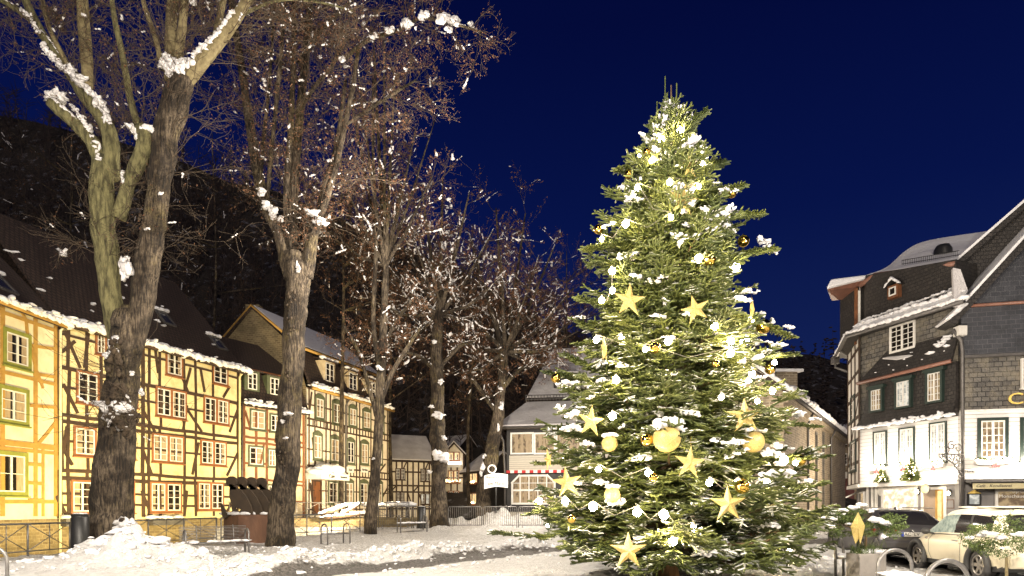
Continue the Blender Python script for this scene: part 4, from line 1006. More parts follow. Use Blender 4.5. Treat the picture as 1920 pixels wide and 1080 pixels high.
mb = MB(); mb.slab([q+Vector((-1, -.8, .15)), q+Vector((1, -.8, .15)), q+Vector((1, .8, .3)), q+Vector((-1, .8, .3))], .18); mb.build('cap', M['snow'], ch)
for px in (1530, 1543):     # tall brick-edged niches
    u, z0 = fF.uz(px, 940); _, z1 = fF.uz(px, 810); mb = MB(); frame_ring(fF, mb, u-.5, u+.5, 1.2, z1, .22, 0, .06); w = mb.build('window', M['slate'], hF)
    mb = MB(); fF.box(mb, u-.28, u+.28, 1.42, z1-.22, 0, .015); mb.build('pane', M['glass'], w)
hG, fG = gable_house('narrow stone annex with small panes and a dull red garage door', 1574, 1640, 68, 66, CZ+(953-832)/F*67, 2.2, 6, 'stone', windows=(((1579, 850, 1590, 872), ('white', 'white', 'glass'), False),))
u0, u1, z0, z1 = fG.rect(1578, 897, 1602, 950)
mb = MB(); fG.box(mb, u0, u1, 0, z1, 0, .06); gd_ = mb.build('door', pm('dull_red_paint', (.16, .045, .04), (.10, .03, .03), 3, .6, .2, 20), hG)
mb = MB(); casement(fG, mb, u0+.3, u0+1.3, z1-.1, z1+.7, .02, 2); fG.box(mb, u0+.3, u0+1.3, z1-.1, z1+.7, 0, .015); mb.build('fanlight', M['white'], hG)
t = thing('house', 'dark snow-roofed house glimpsed between the church eaves and the slate house', 'house', at(1575, 950, 85))
q = at(1572, 830, 85); mb = MB(); mb.box(q.x-3, q.x+9, 85, 92, 0, q.z); mb.build('wall', M['slate_dark'], t)
mb = MB(); mb.slab([(q.x-3.5, 84.5, q.z), (q.x+9, 84.5, q.z), (q.x+9, 89, q.z+3), (q.x-3.5, 89, q.z+3)], .3); mb.build('roof', M['snow_roof'], t)
# ================================================================ slate house with half-timbered flank
cR = ((1797-960)/F*27.3, 27.3); cL = ((1612-960)/F*32.2, 32.2); sL = ((1591-960)/F*36.0, 36.0)
fH = Fac(cL, cR); fS = Fac(sL, cL)
zf = lambda py: fH.uz(1797, py)[1]; zl = lambda py: fH.uz(1612, py)[1]
zg = (zf(900)+zl(908))/2; z2 = zf(780); z3 = zf(678); z4 = zf(568); z5 = zf(495)
hH = thing('slate_house', 'tall slate-hung house with white boarded lower floor and snow-covered bell roof', 'house', (cR[0]+2, cR[1]+3, 0))
inH = -fH.n
def prism(parent, name, pts, za, zb, mat):
    mb = MB(); mb.slab([(p[0], p[1], zb) for p in pts], 1, Vector((0, 0, za-zb))); return mb.build(name, M[mat], parent)
bk = (cR[0]+inH.x*7, cR[1]+inH.y*7+1.5); bl = (sL[0]+6, sL[1]+2)
foot = [sL, cL, cR, bk, bl]
cen = Vector((sum(p[0] for p in foot)/5, sum(p[1] for p in foot)/5))
def shrink(k): return [tuple(Vector(p)+(cen-Vector(p)).normalized()*k) for p in foot]
prism(hH, 'wall', foot, zg, z2, 'white_board')
prism(hH, 'upper_wall', shrink(.03), z2, z4, 'slate')
prism(hH, 'ground_floor_wall', shrink(.45), 0, zg, 'grey_wall')
mb = MB(); fH.box(mb, -.1, fH.L+.0, zg-.16, zg+.02, -.3, .10); fS.box(mb, 0, fS.L+.1, zg-.16, zg+.02, -.3, .10); mb.build('jetty_beam', M['white'], hH)
# dark slate band over the white floor, flaring outwards, with three windows
mb = MB(); a, b = fH.p(0, z2, .38), fH.p(fH.L, z2, .38); c, d = fH.p(fH.L, z2+.7, .16), fH.p(0.35, z2+.7, .16)
mb.slab([a, b, c, d], .3, inH*.3); mb.slab([d, c, fH.p(fH.L, z3, .13), fH.p(.7, z3-.05, .13)], .3, inH*.3); mb.build('slate_band', M['slate_dark'], hH)
B = Blobs(); B.line(a+Vector((0, 0, .04)), b+Vector((0, 0, .04)), .10, step=.07, flat=.7, T=ICO2, amp=.5)
for i in range(16): B.add(a.lerp(b, random.uniform(.3, 1))+Vector((0, 0, random.uniform(.05, .22)))+inH*.05, (random.uniform(.08, .2), .08, .07), .5)
B.build('snow', M['snow'], hH)
# lean-to roof above it with copper gutter
mb = MB(); a, b = fH.p(.25, zl(722), .42), fH.p(fH.L, z3, .42); c, d = fH.p(fH.L, zf(622), .0), fH.p(1.6, zl(672), 0)
mb.slab([a, b, c, d], .08); lr = mb.build('lean_to_roof', M['slate_dark'], hH)
mb = MB(); mb.tube([a, b], .085, 8); mb.build('gutter', M['copper'], hH, True)
B = Blobs()
for i in range(24): p = a.lerp(b, random.uniform(.62, .95)).lerp(d.lerp(c, .9), random.uniform(.35, .95)) if i < 14 else a.lerp(b, random.random()).lerp(d.lerp(c, .7), random.uniform(.1, .8)); B.add(p+Vector((0, 0, .06)), (.18, .14, .05) if i < 14 else (.05, .04, .02), .5)
B.build('snow', M['snow'], lr)
mb = MB(); mb.slab([fH.p(*fH.uz(1662, 672), .25), fH.p(*fH.uz(1690, 674), .3), fH.p(*fH.uz(1738, 662), .1), fH.p(*fH.uz(1668, 668), .03)], .06); mb.build('snow_ledge', M['snow_roof'], hH)
HB = ('green_dark', 'white', 'lit_white')
for r, mt in (((1638, 728, 1663, 773), 'lit_dim'), ((1686, 712, 1717, 766), 'lit_white'), ((1744, 696, 1776, 756), 'lit_dim')):
    u0, u1, z0, z1 = fH.rect(*r); m_ = MB()
    fH.box(m_, u0-.1, u1+.1, z1-.02, z1+.12, .1, .36)
    m_.build('window_hood', M['green_dark'], hH)
    mb = MB(); frame_ring(fH, mb, u0, u1, z0, z1, .09, .0, .32); w = mb.build('window', M['green_dark'], hH)
    mb = MB(); casement(fH, mb, u0+.09, u1-.09, z0+.09, z1-.09, .24, 4, 2, .04, 2); mb.build('frame', M['white'], w)
    mb = MB(); fH.box(mb, u0+.09, u1-.09, z0+.09, z1-.09, 0, .23); mb.build('pane', M[mt], w)
for r in ((1638, 808, 1664, 872), (1686, 801, 1716, 868), (1743, 791, 1776, 866)):
    window(hH, fH, fH.rect(*r), ('green_dark', 'white', 'lit_white'), sw=.075, rows=5, curtain=0, cols=2)
window(hH, fH, fH.rect(1669, 606, 1717, 658), ('white', 'white', 'glass'), sw=.05, rows=5, curtain=0, cols=2, sill=False)
# half-timbered flank
mb = MB(); fS.box(mb, 0, fS.L, zg, z4, 0, .02); mb.build('flank_wall', M['flank'], hH)
mb = MB()
for i in range(4): fS.beam(mb, (fS.L*i/3, zg), (fS.L*i/3, z4), .20, .02, .05)
z = zg
while z < z4: fS.beam(mb, (0, z), (fS.L, z), .14, .02, .046); z += 1.15
for i in range(3): fS.beam(mb, (fS.L*i/3, zg+1.15*(i+1)), (fS.L*(i+1)/3, zg+1.15*(i+2)), .11, .02, .043)
mb.build('timber_frame', M['timber'], hH)
for r in ((1596, 826, 1607, 884), (1597, 742, 1605, 790)): window(hH, fS, fS.rect(*r), ('green_dark', 'white', 'glass'), sw=.09, rows=4, curtain=0, o=.07)
# mansard, hoist bay and bell-shaped snow roof
def ring(k, z): return [Vector((p[0], p[1], z)) for p in shrink(k)]
e0 = ring(-.75, z4-.15); e1 = ring(.35, z4+.75); e2 = ring(.35, z5); e2[0].z = 13.25; e2[1].z = 13.2; e2[2].z = 12.2; e2[3].z = 12.6; e2[4].z = 13
mb = MB()
for A, Bq in ((e0, e1), (e1, e2)):
    for i in range(5): j = (i+1) % 5; mb.poly([A[i], A[j], Bq[j], Bq[i]])
mb.poly(e0[::-1]); rH = mb.build('mansard_roof', M['slate_dark'], hH)
B = Blobs(); up = Vector((0, 0, .12))
B.line(e0[1]+up, e0[2]+up, .14, step=.10, flat=.65, T=ICO2); B.line(e0[1].lerp(e1[1], .45)+up, e0[2].lerp(e1[2], .45)+up, .16, step=.11, flat=.6, T=ICO2); B.line(e0[0]+up, e0[1]+up, .1, step=.1, T=ICO2)
B.line(e0[1].lerp(e1[1], .75)+up, e0[2].lerp(e1[2], .8)+up, .10, step=.15, flat=.6, T=ICO2)
mb = MB()
for (i, j) in ((0, 1), (1, 2)): mb.slab([e0[i]+up, e0[j]+up, e0[j].lerp(e1[j], .4)+up, e0[i].lerp(e1[i], .4)+up], .1)
mb.build('snow', M['snow'], rH); B.build('snow', M['snow'], rH)
mb = MB(); mb.tube([e0[0], e0[1], e0[2]], .10, 8); mb.build('gutter', M['lead'], hH, True)
gutter_pipe(hH, [e0[0]+Vector((0, 0, 0)), e0[0]+Vector((.05, .05, -.55)), Vector((sL[0], sL[1], z4-1.1))], .07, 'lead')
mb = MB(); q = e0[0]; mb.box(q.x-.17, q.x+.17, q.y-.17, q.y+.17, q.z-.35, q.z+.05); mb.build('rain_head', M['lead'], hH)
# top roof (bell)
t0 = ring(.15, z5+.05); t1 = ring(1.1, z5+.75)
ev = [at(1612, 533, 32.6), at(1640, 514, 31.9), at(1690, 507, 30.6), at(1740, 499, 29.2), at(1792, 492, 27.7)]
rg = [at(1622, 524, 33.6), at(1662, 505, 33.6), at(1700, 476, 33.4), at(1742, 458, 33.0), at(1850, 441, 32.6)]
back = [p+Vector((2.5, 4, -1.2)) for p in rg]
def loft(up, name, mat, par, lump=0.0):
    mb = MB(); rows = []; K = 10
    for r_ in range(K+1):
        t_ = r_/K; row = []
        for a_, b_ in zip(ev, rg):
            q = a_.lerp(b_, t_); q.z += -.18*math.sin(math.pi*t_)+lump*noise.noise(q*.9); row.append(q+Vector((0, 0, up*min(1, t_*3+.55))))
        rows.append([Vector(x[:3]) for x in curve_pts([[*q, 0] for q in row], 5)])
    rows.insert(0, [q+Vector((0, 0, -up*.55-.06)) for q in rows[0]])
    rows.append([q+Vector((2.5, 4, -1.6)) for q in rows[-1]])
    for A, Bq in zip(rows, rows[1:]):
        for i in range(len(A)-1): mb.poly([A[i], A[i+1], Bq[i+1], Bq[i]])
    L0 = [r_[0] for r_ in rows]; mb.poly(L0[::-1]+[rows[-1][0]+Vector((0, 0, -2)), rows[0][0]+Vector((1, 2, -.2))])
    return mb.build(name, M[mat], par, True)
tr = loft(0, 'bell_roof', 'slate_dark', hH); loft(.16, 'snow', 'snow', tr, .10)
mb = MB(); mb.tube([p+Vector((0, 0, -.06)) for p in ev], .13, 8); mb.build('fascia', M['copper'], tr, True)
mb = MB(); a, b = ev[2].lerp(rg[2], .12)+Vector((0, 0, .2)), ev[4].lerp(rg[4], .10)+Vector((0, 0, .2))
mb.tube([a, b], .015, 4); mb.tube([a+Vector((0, 0, .18)), b+Vector((0, 0, .18))], .015, 4)
for i in range(30): p = a.lerp(b, i/30); mb.tube([p-Vector((0, 0, .05)), p+Vector((0, 0, .2))], .012, 4)
mb.build('snow_guard', M['black'], tr)
q = ev[3].lerp(rg[3], .45).lerp(ev[4].lerp(rg[4], .45), .35)+Vector((0, 0, .1)); mb = MB(); mb.lathe(q, [(.40, -.2), (.38, .1), (.28, .28), (0.0, .32)], 12); mb.build('roof_vent', M['black'], tr, True)
# hoist bay on the far left
c0 = Vector((cL[0], cL[1], 0)); hb = at(1600, 600, 33.5)
pl_ = at(1606, 640, 33.2)
mb = MB(); bx0 = at(1597, 650, 33.4); bx1 = at(1626, 650, 33.0)
mb.box(bx0.x, bx1.x+1.2, 33.0, 34.6, z4+.0, CZ+(953-530)/F*33); mb.build('hoist_bay', M['slate_dark'], hH)
mb = MB(); mb.box(bx0.x-.03, bx0.x+.09, 32.96, 33.1, z4-.3, CZ+(953-540)/F*33); mb.build('hoist_post', M['red_timber'], hH)
mb = MB(); mb.box(bx0.x+.1, bx0.x+.22, 32.97, 33.0, z4-.1, CZ+(953-545)/F*33); mb.build('hoist_trim', M['white'], hH)
zt = CZ+(953-531)/F*33; sh = Vector((.62, 1.0, 0)).normalized()
def hz(px, z, Y, d): q = at(px, 600, Y); return Vector((q.x, q.y, z))+sh*d
mb = MB(); mb.hexa([hz(1552, zt-.48, 32.6, 0), hz(1600, zt-.30, 32.8, 0), hz(1600, zt-.30, 32.8, 2), hz(1552, zt-.48, 32.6, 2), hz(1558, zt-.12, 32.6, 0), hz(1632, zt+.1, 32.6, 0), hz(1632, zt+.1, 32.6, 2), hz(1558, zt-.12, 32.6, 2)]); k = mb.build('hoist_roof', M['copper'], hH)
mb = MB(); mb.hexa([hz(1549, zt-.46, 32.5, -.1), hz(1634, zt+.11, 32.5, -.1), hz(1634, zt+.11, 32.5, 2), hz(1549, zt-.46, 32.5, 2), hz(1558, zt+.05, 32.5, 0), hz(1634, zt+.30, 32.5, 0), hz(1634, zt+.30, 32.5, 2), hz(1558, zt+.05, 32.5, 2)]); mb.build('snow', M['snow'], k, bevel=.1)
# small dormer on the mansard
m0 = e0[1].lerp(e0[2], .33); u, z = fH.uz(1672, 546)
mb = MB(); fH.box(mb, u-.28, u+.28, z-.32, z+.30, -1.3, -.05); dd = mb.build('dormer', M['red_timber'], hH)
mb = MB(); frame_ring(fH, mb, u-.19, u+.19, z-.20, z+.20, .06, -.05, -.02); mb.build('frame', M['white'], dd)
mb = MB(); fH.box(mb, u-.13, u+.13, z-.14, z+.14, -.05, -.035); mb.build('pane', M['glass'], dd)
mb = MB()
for s in (-1, 1): mb.slab([fH.p(u+s*.42, z+.26, .05), fH.p(u, z+.55, .05), fH.p(u, z+.55, -1.3), fH.p(u+s*.42, z+.26, -1.3)], .05)
mb.build('dormer_roof', M['slate_dark'], dd); B = Blobs(); B.line(fH.p(u-.35, z+.33, 0), fH.p(u, z+.6, 0), .09, T=ICO2); B.line(fH.p(u+.35, z+.33, 0), fH.p(u, z+.6, 0), .09, T=ICO2); B.build('snow', M['snow'], dd)
# shop front below the jetty
fJ = Fac((cL[0]+.45, cL[1]+.1), (cR[0]+.38, cR[1]+.12)); fJ.A -= fJ.n*.0
def shop(parent, fac, rect, mat, frame='white', w=.12, name='shop_window', o=.05):
    u0, u1, z0, z1 = rect; mb = MB(); frame_ring(fac, mb, u0, u1, z0, z1, w, 0, o+.06); k = mb.build(name, M[frame], parent)
    mb = MB(); fac.box(mb, u0+w, u1-w, z0+w, z1-w, 0, o); mb.build('pane', M[mat], k); return k
fJ2 = Fac(tuple((fJ.A+fH.n*.06)[:2]), tuple((fJ.B+fH.n*.06)[:2]))
u0, u1, z0, z1 = fJ2.rect(1655, 913, 1722, 985); shop(hH, fJ2, (u0, u1, .55, z1), 'lit_bright')
u0, u1, z0, z1 = fJ2.rect(1730, 913, 1777, 985); k = shop(hH, fJ2, (u0, u1, .1, z1), 'lit_warm', name='door')
mb = MB(); fJ2.box(mb, u0+.15, u0+.15+(u1-u0)*.45, .2, z1-.12, .06, .10); mb.build('door_leaf', pm('grey_brown_door', (.26, .20, .15), (.2, .15, .11), 2, .5, .2), k)
mb = MB(); frame_ring(fJ2, mb, u0+(u1-u0)*.58, u1-.14, .2, z1-.12, .07, .06, .10); mb.build('glazed_leaf', M['ochre'], k)
for px in (1629, 1638, 1645):
    u = fJ2.uz(px, 900)[0]; mb = MB(); fJ2.box(mb, u-.05, u+.05, 0, zg-.16, .02, .12); mb.build('column', M['white'], hH)
fK = Fac((sL[0]+.6, sL[1]), (cL[0]+.4, cL[1]+.1)); shop(hH, fK, (fK.L*.3, fK.L*.97, .6, zg-.35), 'lit_dim', 'white', .08, name='side_window', o=.08)
mb = MB(); mb.tube([fK.p(fK.L*.2, zg-.3, .1), fK.p(fK.L*.95, zg-.65, .9)], .04, 6); mb.build('awning_arm', M['white'], hH, True)
# ================================================================ cafe house
iR = (cR[0]+8.5, cR[1]-2.2); fI = Fac((cR[0]+.02, cR[1]-.1), iR)
zi = lambda py: CZ+(953-py)/F*27.3
hI = thing('cafe_house', 'slate-gabled café house with golden letters over a white boarded floor', 'house', (cR[0]+4, cR[1]+1, 0))
zt1, zt2, zt3 = zi(773), zi(666), zi(578)
mb = MB(); fI.box(mb, 0, fI.L, zi(899), zt1, -7, 0); mb.build('wall', M['white_board'], hI)
mb = MB(); fI.box(mb, .02, fI.L, zt1, zt2, -7, -.05); mb.build('upper_wall', M['slate'], hI)
mb = MB(); fI.box(mb, 0, fI.L, zt1, zt1+.07, -.1, .06); mb.build('band', M['white'], hI)
mb = MB(); mb.slab([fI.p(0, zt2-.05, .12), fI.p(fI.L, zt2-.05, .12), fI.p(fI.L, zt3, .0), fI.p(0, zt3, .0)], .2, -fI.n*.3); mb.build('slate_band', M['slate_blue'], hI)
mb = MB(); fI.box(mb, 0, fI.L, zt2-.17, zt2-.06, -.05, .13); mb.build('lead_band', M['lead'], hI)
mb = MB(); mb.tube([fI.p(.0, zt3+.03, .06), fI.p(fI.L, zt3+.03, .06)], .07, 8); mb.build('gutter', M['copper'], hI, True)
# gable in slate with a snow-edged verge
vk = (zi(455)-zi(598))/(fI.uz(1920, 455)[0]-fI.uz(1778, 598)[0]); uL = fI.uz(1778, 598)[0]; pk = 5.2
zL = zi(600); 
mb = MB(); mb.slab([fI.p(uL+.3, zt3+.05, -.05), fI.p(9.5, zt3+.05, -.05), fI.p(9.5, zL+vk*1.0*(pk-uL)-.0, -.05), fI.p(pk, zL+vk*(pk-uL), -.05)], .3, -fI.n*.3); mb.build('gable_wall', M['slate_blue'], hI)
mb = MB(); mb.slab([fI.p(uL-.1, zL-.12, .35), fI.p(pk, zL+vk*(pk-uL)+.05, .35), fI.p(pk, zL+vk*(pk-uL)+.05, -6), fI.p(uL-.1, zL-.12, -6)], .28); ri = mb.build('roof', M['slate_dark'], hI)
mb = MB(); mb.slab([fI.p(uL-.15, zL, .40), fI.p(pk, zL+vk*(pk-uL)+.17, .40), fI.p(pk, zL+vk*(pk-uL)+.17, -6), fI.p(uL-.15, zL, -6)], .10); mb.build('snow', M['snow'], ri)
B = Blobs(); B.line(fI.p(uL-.15, zL, .3), fI.p(uL+.5, zL+.5, .3), .13, T=ICO2); B.build('snow', M['snow'], ri)
mb = MB(); q = fI.p(-.05, zt3-.15, .15); mb.box(q.x-.2, q.x+.15, q.y-.18, q.y+.18, zL-.75, zL-.35); mb.build('rain_head', M['white'], hI)
gutter_pipe(hI, [fI.p(-.35, zL-.45, .15), fI.p(-.05, zL-.95, .2), fI.p(0.02, zL-1.4, .14), fI.p(.02, .2, .14)], .075, 'lead')
# second gable further back
fI2 = Fac(tuple((Vector(cR)+Vector((.0, 1.6)))[:]), tuple((Vector(iR)+Vector((0, 1.6)))[:]))
mb = MB(); a, b = fI2.uz(1770, 510), fI2.uz(1925, 375)
mb.slab([fI2.p(a[0]+.2, z3-.5, 0), fI2.p(b[0]+3, z3-.5, 0), fI2.p(b[0]+3, b[1]+2, 0), fI2.p(b[0], b[1]-.1, 0), fI2.p(a[0]+.1, a[1]+.1, 0)], .3, -fI2.n*.3); g2 = mb.build('rear_gable', M['slate_dark'], hI)
mb = MB(); sl = (b[1]-a[1])/(b[0]-a[0]); a = (a[0]-.25, a[1]-.25*sl)
mb.slab([fI2.p(a[0], a[1], .4), fI2.p(b[0]+3, b[1]+3*sl, .4), fI2.p(b[0]+3, b[1]+3*sl, -5), fI2.p(a[0], a[1], -5)], .22); k = mb.build('rear_roof', M['slate_dark'], hI)
mb = MB(); mb.slab([fI2.p(a[0], a[1]+.13, .46), fI2.p(b[0]+3, b[1]+3*sl+.13, .46), fI2.p(b[0]+3, b[1]+3*sl+.13, -5), fI2.p(a[0], a[1]+.13, -5)], .1); mb.build('snow', M['snow'], k)
# snow caught in the valley between the roofs
mb = MB(); mb.slab([at(1787, 502, 26.9), at(1801, 505, 26.9), at(1815, 545, 26.9), at(1798, 574, 26.9), at(1789, 572, 26.9)], .2, Vector((.1, .25, 0))); mb.build('valley_snow', M['snow_roof'], hI)
window(hI, fI, fI.rect(1832, 783, 1890, 864), ('green_dark', 'white', 'lit_dim'), sw=.13, rows=5, curtain=0, cols=2)
window(hI, fI, fI.rect(1912, 782, 1970, 864), ('green_dark', 'white', 'lit_dim'), sw=.13, rows=5, curtain=0, cols=2)
u0, u1, z0, z1 = fI.rect(1913, 672, 1950, 728); window(hI, fI, (u0, u1, z0, z1), ('white', 'white', 'lit_warm'), sw=.06, rows=4, curtain=0, cols=2, o=.1)
M['goldpaint'] = pm('yellow_gold_paint', (.80, .58, .16), (.7, .5, .13), 4, .4, 0)
lettering("CAFÉ", fI, fI.uz(1888, 752)[0], zi(753), .03, .68, M['goldpaint'], hI, name='cafe_lettering', ext=.03, align='LEFT', font_scale=1.25)
u, z = fI.uz(1818, 884); mb = MB(); fI.box(mb, u-.24, u+.24, z-.07, z+.07, 0, .03); k = mb.build('street_sign', M['white'], hI); lettering("Markt", fI, u, z, .04, .14, M['ink'], k)
mb = MB(); fI.box(mb, 0, fI.L, 0, zi(899), -6.8, -.12); mb.build('ground_floor_wall', M['grey_wall'], hI)
u0, u1, z0, z1 = fI.rect(1805, 901, 1960, 915); mb = MB(); mb.slab([fI.p(u0, z1+.02, -.1), fI.p(u0, z1-.06, .75), fI.p(u1+3, z1-.06, .75), fI.p(u1+3, z1+.02, -.1)], .05); fI.box(mb, u0, u1+3, z1-.12, z1-.062, .6, .78); aw = mb.build('awning_case', M['dark_board'], hI)
M['cream_cloth'] = pm('cream_awning', (.55, .50, .30), (.5, .44, .26), 3, .7, .1)
mb = MB(); fI.box(mb, u0+.1, u1+3, z1-.36, z1-.125, .68, .71); vl = mb.build('awning_valance', M['cream_cloth'], hI)
lettering("Café . Konditorei", fI, u0+.2, z1-.24, .72, .17, M['lead'], vl, align='LEFT', shear=.3); lettering("Lunch Room", fI, u0+2.1, z1-.24, .72, .17, M['lead'], vl, align='LEFT', shear=.3)
u0, u1, z0, z1 = fI.rect(1865, 917, 1990, 975); k = shop(hI, fI, (u0, u1, .9, z1), 'lit_dim', 'white', .1, o=.01)
lettering("Spez", fI, fI.uz(1897, 918)[0], zi(921), .03, .24, M['white'], k, align='LEFT', font_scale=1.1); lettering("Monschauer", fI, fI.uz(1872, 930)[0], zi(931), .03, .19, M['white'], k, align='LEFT', font_scale=1.05)
# menu case
u, z = fI.uz(1827, 935)
t = thing('menu_case', 'lit menu case with golden pediment on the grey café wall', 'menu case', fI.p(u, z, 0))
mb = MB(); frame_ring(fI, mb, u-.24, u+.24, z-.28, z+.22, .05, -.12, .02); mb.build('frame', M['black'], t)
mb = MB(); fI.box(mb, u-.19, u+.19, z-.23, z+.17, -.12, -.02); mb.build('paper', M['lit_white'], t)
mb = MB(); mb.slab([fI.p(u-.26, z+.22, .02), fI.p(u+.26, z+.22, .02), fI.p(u+.12, z+.30, .02), fI.p(u, z+.38, .02), fI.p(u-.12, z+.30, .02)], .1, -fI.n*.1); mb.build('pediment', M['goldpaint'], t)
# wrought iron hanging sign between the houses
q = fI.p(0.0, zi(862), .25); t = thing('wrought_iron_sign', 'curly wrought iron bracket sign on the downpipe between slate house and café', 'sign', q)
mb = MB()
def scroll(cx, cz, r, a0, turns, s=1):
    pts = []
    for i in range(20): tt = i/19; a = a0+s*turns*2*math.pi*tt; rr_ = r*(1-.75*tt); pts.append(q+Vector((-1, -.15, 0)).normalized()*(-(cx+rr_*math.cos(a)))*-1+Vector((0, 0, cz+rr_*math.sin(a))))
    mb.tube(pts, .022, 5)
for (cx, cz, r, a0, tn, s) in ((.25, .45, .22, 0, 1.2, 1), (.55, .55, .2, 2, 1.2, -1), (.8, .35, .18, 1, 1.1, 1), (.2, .05, .2, 3, 1.2, 1), (.5, .12, .16, 0, 1.1, -1), (.2, -.35, .22, 0, 1.3, 1), (.4, -.1, .15, 2, 1.2, 1), (.95, .1, .14, 0, 1.2, -1), (.15, -.7, .15, 1, 1.2, 1)):
    scroll(cx, cz, r, a0, tn, s)
mb.tube([q+Vector((0, 0, .2)), q+Vector((-1.15, -.17, .2))], .03, 6); mb.tube([q+Vector((0, 0, -.75)), q+Vector((-.45, -.06, -.2)), q+Vector((-1.0, -.15, .15))], .025, 6)
mb.build('scrollwork', M['lead'], t, True)
# round hanging sign over the door, wall plaque, slate notice
u, z = fJ2.uz(1751, 917); t = thing('round_sign', 'small round hanging sign in front of the lit shop doorway', 'sign', fJ2.p(u, z, .5))
mb = MB(); c = fJ2.p(u, z, .5)
mb.tube([c-fJ2.n*.025, c+fJ2.n*.025], .22, 20); mb.build('disc', M['lead'], t)
mb = MB(); mb.tube([c+fJ2.n*.02, c+fJ2.n*.035], .17, 20); mb.build('face', M['gold'], t)
mb = MB(); mb.tube([c+Vector((0, 0, .2)), fJ2.p(u, zg-.1, .5)], .012, 5); mb.build('hanger', M['black'], t)
u, z = fJ2.uz(1652, 920); t = thing('wall_plaque', 'white oval plaque on the grey wall left of the shop window', 'plaque', fJ2.p(u, z, 0))
mb = MB()
c = fJ2.p(u, z, .05); ring_ = [c+fJ2.u*(.16*math.cos(a))+Vector((0, 0, .26*math.sin(a))) for a in [2*math.pi*i/20 for i in range(20)]]; mb.slab(ring_, .04, -fJ2.n*.05); mb.build('plaque_face', M['white'], t)
u, z = fJ2.uz(1783, 945); t = thing('notice_board', 'framed dark notice beside the lit shop doorway', 'notice board', fJ2.p(u, z, 0))
mb = MB(); frame_ring(fJ2, mb, u-.2, u+.2, z-.2, z+.2, .04, 0, .06); mb.build('frame', M['rust'], t); mb = MB(); fJ2.box(mb, u-.16, u+.16, z-.16, z+.16, 0, .03); mb.build('sheet', M['lead'], t)
# snow ledge over the jetty carrying two little firs and the window boxes with lights
def mini_fir(loc, h, label):
    t = thing('small_fir', label, 'fir', loc, group=None); T = Tubes(); r = np.random.default_rng(int(h*1000))
    mb = MB(); mb.tube([Vector(loc), Vector(loc)+Vector((0, 0, h*.95))], [.03, .008], 5); mb.build('trunk', M['fir_wood'], t)
    for i in range(900):
        z = r.uniform(.04, 1)**1.0; rad = (1-z)*h*.42+.03; a = r.uniform(0, 6.28); p0 = np.array([loc[0]+math.cos(a)*rad*.2, loc[1]+math.sin(a)*rad*.2, loc[2]+z*h])
        q_ = p0+np.array([math.cos(a)*rad, math.sin(a)*rad, -.03+.05*r.uniform(-1, 1)])*r.uniform(.5, 1.1); T.add([p0, (p0+q_)/2, q_], [.022, .02, .006])
    T.build('crown', M['needle'], t, False)
    B = Blobs()
    for i in range(26): z = r.uniform(.05, .95); rad = (1-z)*h*.36; a = r.uniform(2.6, 5.8); B.add((loc[0]+math.cos(a)*rad, loc[1]+math.sin(a)*rad, loc[2]+z*h), (.016,)*3, 0, ICO1)
    B.build('fairy_light', M['fairy'], t)
for px, h, lb in ((1660, .76, 'short bare-topped fir with fairy lights on the slate house ledge'), (1715, 1.08, 'taller pointed fir with fairy lights on the slate house ledge')):
    u, _ = fH.uz(px, 898); mini_fir(tuple(fH.p(u, zg+.03, .22)), h, lb)
mb = MB(); a, b = fH.p(-.1, zg+.03, .06), fH.p(fH.L, zg+.03, .06)
lb3 = ('window box with red bow under the left window of the slate house', 'window box with red bow under the middle window of the slate house', 'window box with red ribbon under the slate house window by the iron sign', 'white window box with red bow under the café window')
for (f_, px, py, w, lb) in ((fH, 1651, 878, .75, lb3[0]), (fH, 1702, 874, .8, lb3[1]), (fH, 1757, 872, .9, lb3[2]), (fI, 1860, 866, 1.35, lb3[3])):
    u, z = f_.uz(px, py); t = thing('window_box', lb, 'window box', f_.p(u, z, .15), group='window boxes with lights')
    mb = MB(); f_.box(mb, u-w/2, u+w/2, z-.11, z+.06, .07, .27); mb.build('box', M['white'], t)
    T = Tubes()
    for i in range(70):
        p0 = f_.p(u+random.uniform(-w/2, w/2), z+.04, .17); T.add([p0, p0+Vector((random.uniform(-.06, .06), random.uniform(-.06, .02), random.uniform(.05, .16))), p0+Vector((random.uniform(-.12, .12), -.12, random.uniform(-.05, .12)))], [.012, .012, .003])
    T.build('greenery', M['needle'], t, False)
    B = Blobs()
    for i in range(22): B.add(f_.p(u+w*(i/21-.5), z+.07+random.uniform(-.05, .09), .24+random.uniform(-.05, .06)), (.028,)*3, 0, ICO1)
    B.build('fairy_light', M['fairy'], t)
    mb = MB(); uu = u+random.uniform(-.1, .15)*w
    for s in (-1, 1): mb.slab([f_.p(uu, z+.03, .30), f_.p(uu+s*.16, z+.13, .33), f_.p(uu+s*.16, z-.06, .33)], .02, -f_.n*.02); mb.slab([f_.p(uu, z+.03, .32), f_.p(uu+s*.14, z-.24, .32), f_.p(uu+s*.02, z-.24, .32)], .02, -f_.n*.02)
    mb.build('bow', M['redc'], t)
    lamp('window_box_light', 'POINT', tuple(f_.p(u, z+.12, .60)), 140, (1, .87, .70), size=.12)
lamp('window_box_light', 'POINT', tuple(fI.p(fI.uz(1925, 868)[0], zi(866), .60)), 140, (1, .87, .70), size=.12)
